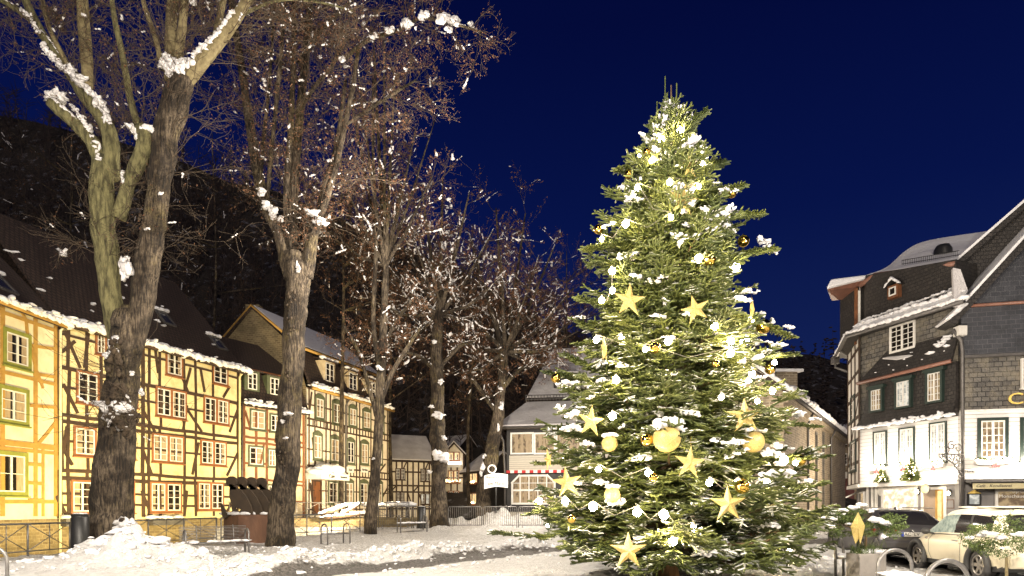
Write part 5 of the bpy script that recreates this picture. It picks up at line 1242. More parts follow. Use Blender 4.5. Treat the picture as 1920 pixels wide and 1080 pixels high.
for (px, py) in ((1727, 922), (1786, 925)):     # wall lanterns either side of the shop door
    u, z = fJ2.uz(px, py); t = thing('wall_lantern', 'glowing wall lantern %s the shop door' % ('left of' if px < 1750 else 'right of'), 'lantern', fJ2.p(u, z, .1))
    mb = MB(); mb.lathe(fJ2.p(u, z-.14, .16), [(.0, 0), (.05, .02), (.07, .24), (.09, .26), (.0, .33)], 8); mb.build('cap', M['black'], t)
    B = Blobs(); B.add(fJ2.p(u, z, .25), (.07, .07, .09), 0, ICO2); B.build('globe', emis('lantern_glow', (1, .84, .58), 30), t)
lamp('shop_light', 'POINT', tuple(fJ2.p(fJ2.uz(1752, 930)[0], 2.3, 1.0)), 75, (1, .84, .62), size=.15)
lamp('side_street_light', 'POINT', (27.5, 46.0, 5.0), 3600, (1, .84, .64), size=.2)
lamp('cafe_street_light', 'SPOT', (13.0, 20.0, 4.6), 2800, (1, .86, .70), target=(21.5, 27.0, 6.8), size=.2, spot=100)
lamp('flank_fill_light', 'POINT', (14.5, 36.5, 6.5), 420, (1, .88, .72), size=.2)  # added lamp that brightens the half-timbered flank
# ================================================================ bare trees of the square
M['snow_clump'] = pm('clinging_snow', (0.80, 0.78, 0.78), (0.66, 0.64, 0.63), 6, 0.6, 0.4, 20)
def px_limb(rows, Y, dy=None):
    """rows (px, py, width px) -> world x,y,z,r ; dy = depth offset at the tip"""
    o = []
    for i, (x, y, w) in enumerate(rows):
        YY = Y+(0 if dy is None else dy*i/(len(rows)-1)); p = at(x, y, YY); o.append([p.x, p.y, p.z, w*.5/F*YY*YY/math.hypot(p.x, YY)])
    return o
class Tree:
    def __init__(s, label, base, seed, mat='bark', group='bare lindens of the square'):
        s.t = thing('bare_tree', label, 'tree', base); s.rng = np.random.default_rng(seed); s.mb = MB(); s.tw = Tubes(); s.sn = Blobs(); s.leaves = []; s.mat = mat
        s.hi = MB(); s.knots = Blobs(); s.tp = []; s.clumps = 0
    def limb(s, rows4, n=5, sides=14, jit=.16, snow=0.0, high=False, flare=0):
        C = curve_pts(rows4, n); C[:, 3] = np.maximum(C[:, 3], .004)
        w = s.rng.normal(0, 1, (len(C), 3)); w = np.cumsum(w, 0); w -= np.linspace(0, 1, len(C))[:, None]*w[-1]
        C[:, :3] += w*C[:, 3:4]*.05
        (s.hi if high else s.mb).tube([tuple(c[:3]) for c in C], list(C[:, 3]), sides, True, jit)
        if snow:
            d = np.diff(C[:, :3], axis=0)
            for i in range(len(d)):
                L = np.linalg.norm(d[i]);
                slope = abs(d[i][2])/max(L, 1e-6)
                if slope < .97 and s.rng.random() < snow:
                    r = C[i, 3]; p = C[i, :3]+np.array([0, -.35*r, r*.75])
                    s.sn.line(p, p+d[i], max(.025, r*.48), step=r*.30+.02, flat=.6, jit=.5, amp=.6)
        return C
    def snow(s, px, py, Y, w, h, n=6):
        for i in range(n):
            p = at(px+s.rng.uniform(-.32, .32)*w, py+s.rng.uniform(-.35, .35)*h, Y+s.rng.uniform(-.08, .08))
            s.sn.add(p, (w*.34/F*Y*s.rng.uniform(.5, 1.1), min(w, 24)*.28/F*Y, h*.30/F*Y*s.rng.uniform(.5, 1.1)), .8, ICO2)
    def twigs(s, C, n, L, r0, up=.25, t0=.15, depth=2, leaf=0.0, snow=0.0, droop=0.0, spread=1.0, sub=(3, 6)):
        for i in range(n):
            t = t0+(1-t0)*s.rng.random(); k = min(int(t*(len(C)-1)), len(C)-2); f = t*(len(C)-1)-k
            p = C[k, :3]*(1-f)+C[k+1, :3]*f; ax = C[k+1, :3]-C[k, :3]; ax /= np.linalg.norm(ax)+1e-9
            v = s.rng.normal(0, 1, 3); v -= ax*v.dot(ax); v /= np.linalg.norm(v)+1e-9
            d = v*spread+ax*s.rng.uniform(.3, .9)+np.array([0, 0, up]); d /= np.linalg.norm(d)
            s.grow(p, d, L*s.rng.uniform(.5, 1.15), min(r0, C[k, 3]*.6), depth, leaf, snow, droop, sub)
    def grow(s, p, d, L, r, depth, leaf, snow, droop, sub):
        m = 5; P = [p.copy()]; q = p.copy(); dd = d.copy()
        for i in range(m):
            dd = dd+s.rng.normal(0, .16, 3)+np.array([0, 0, .05-droop*.12]); dd /= np.linalg.norm(dd); q = q+dd*(L/m); P.append(q.copy())
        P = np.array(P); rad = np.linspace(r, max(r*.3, .0052), m+1)
        s.tw.add(P, rad, 4 if r > .02 else 3)
        if s.rng.random() < .2: s.tp.append((P, r))
        if snow and depth > 0:
            for i in range(m):
                if s.rng.random() < snow and abs(P[i+1][2]-P[i][2]) < .82*L/m:
                    s.sn.line(P[i]+np.array([0, 0, rad[i]*.8+.008]), P[i+1]+np.array([0, 0, rad[i]*.8+.008]), s.rng.uniform(.014, .034)+rad[i]*.5, step=.07, flat=.8, amp=.6)
        if depth > 0:
            for j in range(s.rng.integers(sub[0], sub[1]+1)):
                t = s.rng.uniform(.2, .98); k = min(int(t*m), m-1); pp = P[k]+(P[k+1]-P[k])*(t*m-k)
                v = s.rng.normal(0, 1, 3); nd = dd*.7+v*.55+np.array([0, 0, .12-droop*.3]); nd /= np.linalg.norm(nd)
                s.grow(pp, nd, L*s.rng.uniform(.38, .62), r*.5, depth-1, leaf, snow, droop, sub)
        elif True:
            if leaf:
                for j in range(s.rng.poisson(leaf)):
                    s.leaves.append(P[s.rng.integers(1, m+1)]+s.rng.normal(0, .05, 3))
    def done(s, leafsize=.05):
        for k in range(s.clumps):      # snow caught on real twigs
            P, r = s.tp[s.rng.integers(0, len(s.tp))]; i = s.rng.integers(0, len(P)-1); w = s.rng.uniform(.02, .045)*(1.0 if s.rng.random() < .88 else 2.1)
            s.sn.line(P[i]+np.array([0, 0, w*.35]), P[i+1]+np.array([0, 0, w*.35]), w, step=w*.7, flat=.75, amp=.7)
        tr = s.mb.build('trunk', [M[s.mat], M['lit_moss_bark']], s.t, True)
        if s.hi.v: s.hi.build('limb', M['pale_bark'], s.t, True)
        if s.tw.V: s.tw.build('branches', M['twig'], s.t, False)
        if s.leaves:
            c = np.array(s.leaves); n = len(c); u = s.rng.normal(0, 1, (n, 3)); u /= np.linalg.norm(u, axis=1)[:, None]; v = np.cross(u, s.rng.normal(0, 1, (n, 3))); v /= np.linalg.norm(v, axis=1)[:, None]
            z = leafsize*s.rng.uniform(.5, 1.2, (n, 1)); V = np.stack([c-u*z, c+v*z*.45, c+u*z, c-v*z*.45], 1).reshape(-1, 3); bulk('foliage', V, np.arange(4*n).reshape(n, 4), M['leaf'], s.t)
        if s.sn.V: s.sn.build('snow', M['snow_clump'], s.t)
        if s.knots.V: s.knots.build('bark_knots', M['twig'], s.t)
# ---- tree 1: huge double-stemmed linden
Y1 = 20.2; p = at(215, 1036, Y1)
T1 = Tree('huge double-stemmed linden with peeling grey bark rising from the shovelled snow heap', (p.x, p.y, 0), 11)
L_ = lambda rows, dy=None: px_limb(rows, Y1, dy)
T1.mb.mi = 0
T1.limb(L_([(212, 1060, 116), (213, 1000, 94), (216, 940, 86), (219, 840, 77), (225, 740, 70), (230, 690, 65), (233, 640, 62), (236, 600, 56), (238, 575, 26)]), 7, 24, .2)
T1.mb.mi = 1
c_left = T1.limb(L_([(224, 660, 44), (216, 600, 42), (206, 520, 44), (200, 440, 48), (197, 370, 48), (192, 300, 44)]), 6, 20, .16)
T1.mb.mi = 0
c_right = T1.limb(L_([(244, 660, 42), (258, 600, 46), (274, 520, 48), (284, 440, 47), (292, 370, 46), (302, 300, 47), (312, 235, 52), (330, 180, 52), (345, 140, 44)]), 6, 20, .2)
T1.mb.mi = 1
T1.limb(L_([(196, 330, 44), (180, 280, 32), (150, 240, 28), (112, 206, 28), (92, 190, 20)], -.5), 5, 14, .2, .8)
cA = T1.limb(L_([(204, 330, 44), (208, 270, 34), (190, 220, 32), (150, 165, 30), (112, 110, 24), (70, 50, 19), (35, -30, 15)], .3), 6, 14, .2, .95)
cB = T1.limb(L_([(222, 410, 30), (242, 350, 30), (264, 300, 30), (274, 262, 34), (262, 238, 26)], -.2), 5, 14, .2, .2)
cC = T1.limb(L_([(164, 168, 20), (160, 110, 25), (156, 40, 24), (152, -60, 22)], .2), 5, 12, .08, 0, True)
cD = T1.limb(L_([(130, 128, 10), (105, 80, 11), (86, 30, 10), (74, -40, 9)], -.2), 5, 8, .1, .4, True)
cE = T1.limb(L_([(258, 236, 14), (242, 170, 14), (226, 90, 13), (212, 20, 11), (205, -50, 10)], .2), 5, 10, .1, 0, False)
cF = T1.limb(L_([(348, 150, 34), (390, 105, 28), (425, 60, 24), (462, 5, 20), (490, -50, 18)], -.3), 5, 12, .12, .97, True)
cG = T1.limb(L_([(318, 150, 22), (318, 90, 22), (322, 20, 22), (332, -60, 20)], .3), 5, 12, .1, 0, True)
cH = T1.limb(L_([(330, 150, 18), (338, 80, 18), (346, 10, 16), (352, -60, 15)], -.2), 5, 12, .1, 0, True)
cI = T1.limb(L_([(306, 130, 12), (290, 70, 11), (270, 10, 10), (258, -50, 9)], 0), 5, 8, .1, .3, True)
cJ = T1.limb(L_([(402, 92, 14), (408, 50, 14), (420, -10, 13), (432, -60, 12)], .3), 5, 10, .1, 0, True)
cK = T1.limb(L_([(60, 38, 16), (20, 10, 12), (-30, -15, 10)], .3), 4, 10, .1, .6)
cL_ = T1.limb(L_([(452, 30, 7), (490, 10, 6), (540, -2, 5), (600, 4, 4), (660, 20, 3)], -1.0), 5, 8, .1, .25)
for px, py, w, h in ((236, 505, 26, 42), (215, 648, 32, 34), (204, 668, 18, 16), (222, 765, 58, 34), (205, 782, 26, 24), (228, 802, 18, 12), (265, 735, 8, 16), (248, 700, 8, 10), (330, 132, 42, 26), (318, 112, 26, 20), (350, 118, 30, 14), (378, 88, 20, 12), (258, 246, 46, 20), (268, 262, 30, 14),
                      (105, 182, 40, 22), (150, 150, 34, 22), (130, 130, 22, 14), (185, 190, 22, 24), (200, 215, 12, 26), (183, 290, 14, 40), (170, 248, 12, 30), (230, 330, 8, 26), (234, 985, 46, 26), (246, 984, 14, 20)):
    T1.snow(px, py, Y1-w*.5/F*Y1*.4-.25 if 190 < px < 270 and py > 450 else Y1-.2, w, h, 7)
def ribbon(T, pts, Y, w, n=5):
    for (x0, y0), (x1, y1) in zip(pts, pts[1:]):
        k = max(1, int(math.hypot(x1-x0, y1-y0)/7))
        for i in range(k): f = i/k; T.snow(x0+(x1-x0)*f, y0+(y1-y0)*f, Y, w*T.rng.uniform(.7, 1.3), w*T.rng.uniform(.6, 1.1), n)
ribbon(T1, [(82, 84), (98, 108), (116, 124), (140, 142), (156, 160), (178, 180), (196, 205), (206, 235)], Y1-.15, 13)
ribbon(T1, [(136, 200), (152, 222), (168, 248), (180, 275), (186, 305)], Y1-.30, 12)
ribbon(T1, [(362, 104), (385, 84), (405, 62), (425, 38), (440, 16)], Y1-.3, 11)
ribbon(T1, [(92, 178), (108, 174), (122, 184)], Y1-.3, 14); ribbon(T1, [(40, 18), (60, 38), (74, 66)], Y1-.05, 9); ribbon(T1, [(234, 488), (237, 520)], Y1-.3, 16); ribbon(T1, [(246, 240), (266, 244), (288, 240)], Y1-.25, 13)
ribbon(T1, [(306, 122), (320, 132), (340, 128), (352, 112)], Y1-.4, 16)
# dark epicormic growth and knots on the trunk
for px, py, w in ((222, 770, 44), (215, 690, 30), (214, 740, 36), (250, 790, 22), (206, 790, 22), (232, 800, 30), (220, 660, 30), (238, 980, 22), (258, 330, 10), (262, 410, 14)):
    for i in range(8):
        q = at(px+T1.rng.uniform(-.5, .5)*w, py+T1.rng.uniform(-1, 1)*w*.8, Y1-.55 if py > 600 else Y1-.35); r = w*.16/F*Y1; T1.knots.add(q, (r, r, r*1.3), .7, ICO1)
for px, py in ((190, 770), (255, 790), (215, 700), (200, 800), (240, 745)):
    b = np.array(at(px, py, Y1-.6))
    for i in range(15):
        d = np.array([T1.rng.uniform(-1, 1)*1.2, T1.rng.uniform(-1, .2), T1.rng.uniform(-.45, .6)]); d /= np.linalg.norm(d)
        T1.grow(b+T1.rng.normal(0, .15, 3), d, T1.rng.uniform(.9, 2.1), .010, 1, 0, .03, .3, (1, 2))
for C_, n, L, sn_ in ((cA, 14, 2.0, .08), (cB, 6, 1.6, .1), (cC, 12, 1.5, .05), (cD, 8, 1.3, .1), (cE, 10, 1.5, .1), (cF, 14, 2.2, .08), (cG, 10, 1.6, .05), (cH, 10, 1.5, .05), (cI, 8, 1.3, .1), (cJ, 10, 1.8, .08), (cK, 8, 1.7, .15), (cL_, 22, 1.3, .3)):
    T1.twigs(C_, int(n*1.5), L, .017, .15, .15, 2, 1.2, sn_*.10, .15, sub=(4, 7))
T1.twigs(c_left, 16, 2.2, .016, .0, .35, 2, .8, .006, .5); T1.twigs(c_right, 26, 2.4, .016, .0, .3, 2, .8, .006, .5)
T1.clumps = 60; T1.done(.032)
# ---- tree 2
Y2 = 24.0; p = at(527, 1025, Y2)
T2 = Tree('straight-stemmed linden with many upright shoots beside the rusty sculpture', (p.x, p.y, 0), 12)
L_ = lambda rows, dy=None: px_limb(rows, Y2, dy)
T2.limb(L_([(524, 1045, 62), (527, 1000, 54), (531, 940, 48), (538, 850, 46), (545, 740, 44), (549, 640, 43), (553, 560, 44), (556, 510, 50), (553, 480, 46)]), 7, 20, .2)
a = T2.limb(L_([(548, 520, 34), (528, 450, 26), (500, 385, 24), (482, 320, 20), (468, 220, 17), (452, 120, 15), (436, 20, 13), (430, -50, 11)], .5), 6, 12, .15, .12)
shoots = [a]
for rows, dy in (([(574, 520, 30), (585, 460, 24), (604, 400, 16), (625, 330, 13), (646, 240, 11), (662, 160, 9), (672, 90, 7)], -.5), ([(548, 470, 20), (552, 380, 18), (556, 280, 17), (568, 150, 15), (578, 40, 13), (584, -50, 12)], .3),
             ([(538, 440, 15), (536, 350, 13), (543, 250, 12), (550, 120, 10), (552, -50, 9)], -.3), ([(500, 380, 9), (510, 280, 8), (520, 170, 8), (530, 60, 7), (538, -40, 6)], -.5), ([(592, 430, 14), (610, 350, 12), (628, 290, 10), (640, 215, 8), (648, 150, 6)], .6),
             ([(488, 340, 8), (496, 250, 7), (506, 150, 6), (512, 50, 5)], .4), ([(556, 215, 9), (590, 165, 8), (625, 120, 7), (650, 70, 5)], -.6), ([(560, 120, 9), (600, 60, 8), (640, 20, 7), (690, -30, 6)], .3), ([(640, 240, 6), (700, 200, 6), (740, 175, 5), (780, 150, 4)], -.4)):
    shoots.append(T2.limb(L_(rows, dy), 6, 10, .12, .1))
top = T2.limb(L_([(640, 115, 8), (690, 75, 8), (740, 60, 7), (790, 35, 6), (850, 45, 5), (905, 60, 3)], -1.0), 5, 8, .1, .4)
for px, py, w, h in ((500, 385, 20, 18), (514, 400, 18, 20), (490, 360, 16, 16), (526, 410, 14, 12), (585, 400, 30, 14), (600, 415, 22, 16), (538, 775, 16, 8), (530, 790, 10, 6), (558, 500, 10, 20), (536, 822, 10, 6)): T2.snow(px, py, Y2-.35, w, h, 6)
for px, py, w in ((545, 610, 16), (540, 700, 14), (530, 860, 16), (545, 560, 18), (525, 960, 14), (536, 905, 12)):
    for i in range(6): q = at(px+T2.rng.uniform(-.5, .5)*w, py+T2.rng.uniform(-1, 1)*w, Y2-.42); r = w*.15/F*Y2; T2.knots.add(q, (r, r, r*1.3), .7, ICO1)
for px, py, w, h in ((700, 68, 14, 8), (730, 56, 20, 10), (762, 44, 22, 14), (795, 28, 20, 14), (830, 34, 26, 18), (850, 42, 22, 20), (842, 56, 16, 10), (882, 46, 12, 10), (640, 112, 12, 10)): T2.snow(px, py, Y2-.9, w, h, 7)
for s_ in shoots: T2.twigs(s_, 20, 1.9, .014, .1, .1, 2, 2.6, .012, .25, sub=(4, 7))
T2.twigs(top, 34, 1.4, .014, .1, .1, 2, 3.2, .06, .2)
for C_ in shoots[:4]: T2.twigs(C_, 10, 2.0, .014, -.3, 0, 2, 1.2, .06, .8)
T2.clumps = 170; T2.done(.042)
# ---- trees 3-5: slimmer, crowns full of withered leaves and snow
def crown_tree(label, trunk, Y, hub, prim, seed, L, leaf, snow, base_z, extra=(), dmin=2, n2=9, lean=(0, 0)):
    p = at(trunk[0][0], 990, Y); T = Tree(label, (p.x, p.y, base_z), seed)
    tr = T.limb(px_limb(trunk, Y), 6, 14, .22, 0)
    h = np.array(at(hub[0], hub[1], Y))
    for (px, py, w, dy) in prim:
        e_ = np.array(at(px, py, Y+dy)); m = (h+e_)/2+np.array([0, 0, -.12*abs(e_[0]-h[0])]); r = w*.5/F*Y
        C = T.limb([[*h, r], [*(h*.5+m*.5), r*.9], [*m, r*.7], [*e_, r*.25]], 5, 8, .1, min(.7, snow*3.2))
        T.twigs(C, n2, L, .018, .2, .2, dmin, leaf, snow, .05, sub=(3, 5))
    for rows, sn in extra:
        C = T.limb(px_limb(rows, Y, -.5), 5, 8, .1, sn); T.twigs(C, 7, L*.7, .014, .1, .2, 2, leaf, snow*.8, .1)
    return T
T3 = crown_tree('slim forked linden before the hotel with upright crown of brown leaves', [(694, 1008, 26), (697, 960, 22), (702, 880, 19), (709, 790, 18), (713, 700, 17), (718, 610, 15), (722, 520, 12), (725, 440, 9)], 30.5, (722, 500),
    [(700, 60, 9, 1), (740, 150, 8, -1), (660, 200, 8, 1), (780, 240, 8, 1.5), (640, 330, 7, -1.5), (810, 330, 7, -1), (690, 300, 8, -2), (755, 330, 8, 2), (620, 430, 6, 1), (670, 130, 7, 2), (820, 210, 6, 2), (720, 30, 7, -1)], 33, 2.1, 4.2, .045, .2,
    extra=(([(711, 760, 9), (735, 700, 9), (765, 650, 8), (790, 612, 5)], .6), ([(706, 780, 9), (690, 720, 8), (672, 660, 7), (645, 612, 5)], .6), ([(712, 700, 10), (700, 600, 9), (705, 450, 8), (700, 300, 6), (700, 150, 5)], .1), ([(713, 660, 7), (745, 600, 7), (775, 560, 5)], .5)))
for px, py, w, h in ((712, 690, 12, 10), (700, 860, 6, 4)): T3.snow(px, py, 30.1, w, h, 4)
T3.clumps = 260; T3.done(.052)
T4 = crown_tree('knotty linden with snow ball on its trunk and radiating white-edged crown', [(822, 998, 40), (822, 960, 33), (823, 900, 28), (824, 858, 34), (823, 820, 30), (822, 740, 25), (821, 660, 23), (823, 600, 20), (826, 560, 17)], 37, (825, 590),
    [(760, 540, 9, -1), (705, 470, 9, 1), (740, 400, 9, 2), (790, 350, 9, -1), (830, 330, 9, 1), (880, 360, 9, -2), (925, 430, 9, 1), (940, 520, 8, -1.5), (900, 590, 8, 1), (745, 620, 8, 1.5), (690, 560, 7, -2), (860, 420, 8, 2.5), (780, 460, 8, -2.5), (720, 650, 7, 1)], 44, 2.5, 3.6, .20, .3,
    extra=(([(822, 700, 9), (790, 670, 8), (760, 660, 6), (735, 640, 4)], .5), ([(824, 690, 8), (860, 650, 7), (890, 640, 5)], .4)))
for px, py, w, h in ((824, 858, 26, 24), (822, 778, 20, 14), (815, 640, 10, 8), (826, 716, 10, 10), (832, 820, 10, 8), (806, 885, 8, 6), (808, 762, 10, 5)): T4.snow(px, py, 36.5, w, h, 9)
T4.clumps = 650; T4.done(.06)
T5 = crown_tree('leaning linden behind the barrier with broad rust-leaved crown near the fir', [(903, 1000, 34), (905, 950, 28), (910, 900, 27), (920, 850, 27), (930, 790, 22), (937, 740, 18), (943, 690, 17), (946, 650, 15)], 42, (947, 660),
    [(870, 560, 9, 1), (880, 440, 9, -1), (930, 390, 9, 1), (985, 400, 9, 2), (1040, 460, 9, -1), (1075, 540, 9, 1), (1085, 620, 8, -2), (1060, 680, 8, 1), (840, 620, 8, 2), (860, 700, 8, -1.5), (990, 540, 9, -3), (1010, 480, 9, 3), (940, 480, 9, -2.5), (1020, 600, 8, 2.5), (890, 500, 8, 2.5), (1100, 580, 7, 2)], 55, 2.7, 5.0, .13, .3,
    extra=(([(935, 740, 10), (965, 700, 8), (1000, 680, 6)], .4), ([(930, 770, 9), (900, 730, 8), (880, 700, 6)], .4)), n2=10)
for px, py, w, h in ((941, 762, 12, 20), (936, 800, 8, 14), (903, 880, 12, 22), (938, 728, 8, 8), (908, 855, 8, 8)): T5.snow(px, py, 41.6, w, h, 5)
T5.clumps = 520; T5.done(.068)
# back row of brown-leaved trees that close the view over the river
def back_tree(label, px, Y, htop, w, seed, leaf=4.8, snow=.03, L=2.3):
    b = at(px, 0, Y); T = Tree(label, (b.x, b.y, 0.1), seed); z1 = CZ+(YH-htop)/F*Y; r = .16
    C = T.limb([[b.x, Y, 0, r*1.3], [b.x+T.rng.normal(0, .2), Y, z1*.3, r], [b.x+T.rng.normal(0, .3), Y, z1*.65, r*.6], [b.x+T.rng.normal(0, .3), Y, z1, .03]], 6, 8, .1)
    W = w/F*Y/2
    for i in range(24):
        t = T.rng.uniform(.38, .95); k = int(t*(len(C)-1)); a_ = T.rng.uniform(0, 6.28); l = W*(1.15-.6*t)*T.rng.uniform(.5, 1.1)
        e_ = C[k, :3]+np.array([math.cos(a_)*l, math.sin(a_)*l*.7, l*T.rng.uniform(.1, .7)]); m = (C[k, :3]+e_)/2
        C2 = T.limb([[*C[k, :3], .05], [*m, .035], [*e_, .012]], 4, 6, .1, snow*.6); T.twigs(C2, 8, L, .014, .1, .2, 1, leaf, snow, .1, sub=(4, 7))
    T.clumps = 60; T.done(.075)
back_tree('brown-leaved young tree seen between the two big lindens and the hotel roof', 640, 47, 300, 230, 71)
back_tree('dark bare tree above the hotel dormers', 735, 58, 330, 240, 72, 3.2, .02)
back_tree('dark leafy tree behind the roof ridge of the yellow house', 400, 56, 250, 330, 73, 1.6, .01, 3.0)
back_tree('dark spreading tree behind the tiled roof near the double-stemmed linden', 130, 52, 250, 420, 74, 1.0, .01, 3.4)
back_tree('rust-brown tree filling the gap left of the fir behind the restaurant roof', 1060, 62, 470, 260, 75, 4.4, .03)
back_tree('brown tree behind the snow-edged linden crowns', 880, 64, 420, 280, 76, 4.2, .04)
# ================================================================ the great fir
FX, FY = (1253-960)/F*13.2, 13.2; FS = FY/F      # metres per photo pixel at the tree
fir = thing('christmas_tree', 'tall snow-dusted fir glowing with warm bulbs and golden ornaments', 'christmas tree', (FX, FY, 0))
fr = np.random.default_rng(21)
def zpx(py): return CZ+(YH-py)*FS
HT = zpx(160)
prof_y = [150, 200, 250, 300, 350, 400, 450, 500, 560, 620, 680, 740, 800, 850, 900, 950, 1000, 1040]
prof_w = [5, 20, 44, 70, 98, 120, 138, 148, 158, 174, 192, 208, 238, 252, 262, 270, 268, 210]
def crown_r(z, side):
    py = YH-(z-CZ)/FS; w = np.interp(py, prof_y, prof_w)*FS
    return w
mb = MB(); mb.tube([(FX, FY, 0), (FX+.02, FY, 4), (FX+.06, FY, 8), (FX+.06, FY, HT)], [.17, .13, .06, .012], 12); mb.build('trunk', M['fir_wood'], fir, True)
wood_t = Tubes(); SEG = []          # SEG: rows p(3), d(3), len, radius
tips = []
def spray(P, r0):
    """P polyline (n,3) -> wood and needle segments"""
    wood_t.add(P, np.linspace(r0, .004, len(P)), 4)
def seg_add(p, q, rad, skip=0.0):
    if skip and fr.random() < skip: return
    SEG.append((*p, *q, rad))
z = .74; whorl = 0
while z < HT-.42:
    t = (z/HT); Lc = crown_r(z, 0)
    nb = int(11+3*(1-t)) if t < .93 else 6
    off = fr.uniform(0, 6.28)
    for b in range(nb):
        az = off+6.2832*b/nb+fr.uniform(-.2, .2); L = Lc*(fr.uniform(.62, 1.02) if fr.random() < .8 else fr.uniform(1.02, 1.16))
        pitch = np.interp(t, [0, .12, .4, .7, .9, 1], [-.14, -.04, .10, .32, .62, 1.1])+fr.normal(0, .10)
        L = L/max(math.cos(pitch), .35)
        zb = z+fr.uniform(-.12, .12)-math.sin(pitch)*L*.55
        zb = max(zb, .54); hd = np.array([math.cos(az), math.sin(az), 0]); side = np.array([-hd[1], hd[0], 0])
        n = max(4, int(L/.16)); s_ = np.linspace(0, 1, n+1)
        droop = np.interp(t, [0, .5, 1], [.10, .05, 0])*L
        P = np.array([FX+.03*t*2, FY, zb])+hd*(s_*L*math.cos(pitch))[:, None]+np.array([0, 0, 1.])*(np.sin(pitch)*L*s_-droop*np.sin(s_*3.14)+.10*L*s_**3*(1-t))[:, None]+side*(fr.normal(0, .04)*L*s_**2)[:, None]
        # keep clear of the ground
        P[:, 2] = np.maximum(P[:, 2], .38+.08*np.sin(P[:, 0]*3))
        wood_t.add(P, np.linspace(.012+.012*L, .005, n+1), 5)
        for i in range(int(n*.25), n): seg_add(P[i], P[i+1], .034)
        tips.append((P[-1], hd, L, t))
        # side twigs
        k = .20
        while k < 1.0:
            i = min(int(k*n), n-1); p0 = P[i]+(P[i+1]-P[i])*(k*n-i)
            for sg in (-1, 1):
                l = min(.95, (1-k)*L*.55+.13)*fr.uniform(.75, 1.15)
                if k*L < .22: l *= .6
                an = fr.uniform(.75, 1.05); d = hd*math.cos(an)+side*sg*math.sin(an)+np.array([0, 0, math.tan(pitch)*.55+fr.normal(.02, .20)]); d /= np.linalg.norm(d)
                m = max(2, int(l/.11)); Q = p0+d*np.linspace(0, l, m+1)[:, None]; Q[:, 2] -= .12*l*np.linspace(0, 1, m+1)**2*(1-t); Q[:, 2] = np.maximum(Q[:, 2], .28)
                wood_t.add(Q, np.linspace(.007, .003, m+1), 3)
                for j in range(m): seg_add(Q[j], Q[j+1], .032)
                if fr.random() < .5: tips.append((Q[-1], d, l, t))
                # secondary twigs
                kk = .25
                while kk < .95 and l > .22:
                    jj = min(int(kk*m), m-1); q0 = Q[jj]+(Q[jj+1]-Q[jj])*(kk*m-jj)
                    for s2 in (-1, 1):
                        l2 = min(.30, (1-kk)*l*.6+.08)*fr.uniform(.7, 1.1); per = np.cross(d, [0, 0, 1.]); per /= np.linalg.norm(per)+1e-9
                        d2 = d*.72+per*s2*.70+np.array([0, 0, fr.normal(.06, .22)]); d2 /= np.linalg.norm(d2)
                        seg_add(q0, q0+d2*l2*.5, .030); seg_add(q0+d2*l2*.5, q0+d2*l2, .028)
                    kk += .15/max(l, .2)
            k += .165/max(L, .3)
    z += np.interp(t, [0, .5, 1], [.37, .35, .24])
# leaders at the very top
for (x, ytop, ybase) in ((1247, 143, 225), (1268, 156, 225), (1257, 178, 230), (1240, 192, 240), (1232, 190, 235), (1275, 195, 240)):
    a, b = at(x, ybase, FY), at(x+fr.uniform(-2, 2), ytop, FY); wood_t.add(np.array([a, (a+b)/2, b]), [.014, .010, .006], 4)
    for i in range(7): seg_add(np.array(a.lerp(b, i/7)), np.array(a.lerp(b, (i+1)/7)), .022)
# two long low branches reaching out of the crown
def long_branch(pts, W):
    global SEG
    C = curve_pts([[*p, .02] for p in pts], 9)[:, :3]; n = len(C)-1; Ltot = sum(np.linalg.norm(C[i+1]-C[i]) for i in range(n)); wood_t.add(C, np.linspace(.035, .006, n+1), 5)
    for i in range(n//4, n):
        seg_add(C[i], C[i+1], .036); d = C[i+1]-C[i]; d /= np.linalg.norm(d); per = np.cross(d, [0, 0, 1.]); per /= np.linalg.norm(per)
        for rep in range(2):
            for sg in (-1, 1):
                l = W*(1.05-i/n)*fr.uniform(.6, 1.1)+.10; dd = d*.75+per*sg*.65+np.array([0, 0, fr.normal(0, .12)]); dd /= np.linalg.norm(dd); p0 = C[i]+(C[i+1]-C[i])*rep*.5; m = max(2, int(l/.11)); Q = p0+dd*np.linspace(0, l, m+1)[:, None]
                for j in range(m):
                    seg_add(Q[j], Q[j+1], .032)
                    for s2 in (-1, 1): d2 = dd*.7+np.cross(dd, [0, 0, 1.])*s2*.7+np.array([0, 0, fr.normal(0, .1)]); seg_add(Q[j], Q[j]+d2*.13, .028)
    tips.append((C[-1], C[-1]-C[-2], 1, .1))
long_branch([at(1235, 985, 13.0), at(1120, 985, 12.3), at(1020, 1005, 11.9), at(925, 998, 11.8)], .55)
long_branch([at(1270, 985, 13.0), at(1380, 965, 12.8), at(1480, 960, 12.6), at(1560, 975, 12.5)], .6)
long_branch([at(1235, 760, 13.1), at(1150, 735, 13.0), at(1090, 712, 12.9), at(1025, 698, 12.9)], .42)
long_branch([at(1235, 720, 13.1), at(1160, 700, 13.2), at(1110, 690, 13.2), at(1058, 666, 13.2)], .40)
long_branch([at(1265, 860, 13.1), at(1380, 850, 12.6), at(1470, 860, 12.4), at(1552, 855, 12.3)], .55)
long_branch([at(1265, 930, 13.1), at(1380, 930, 12.6), at(1470, 925, 12.4), at(1545, 905, 12.3)], .55)
long_branch([at(1265, 690, 13.1), at(1350, 672, 13.0), at(1430, 668, 12.9), at(1490, 664, 12.9)], .38)
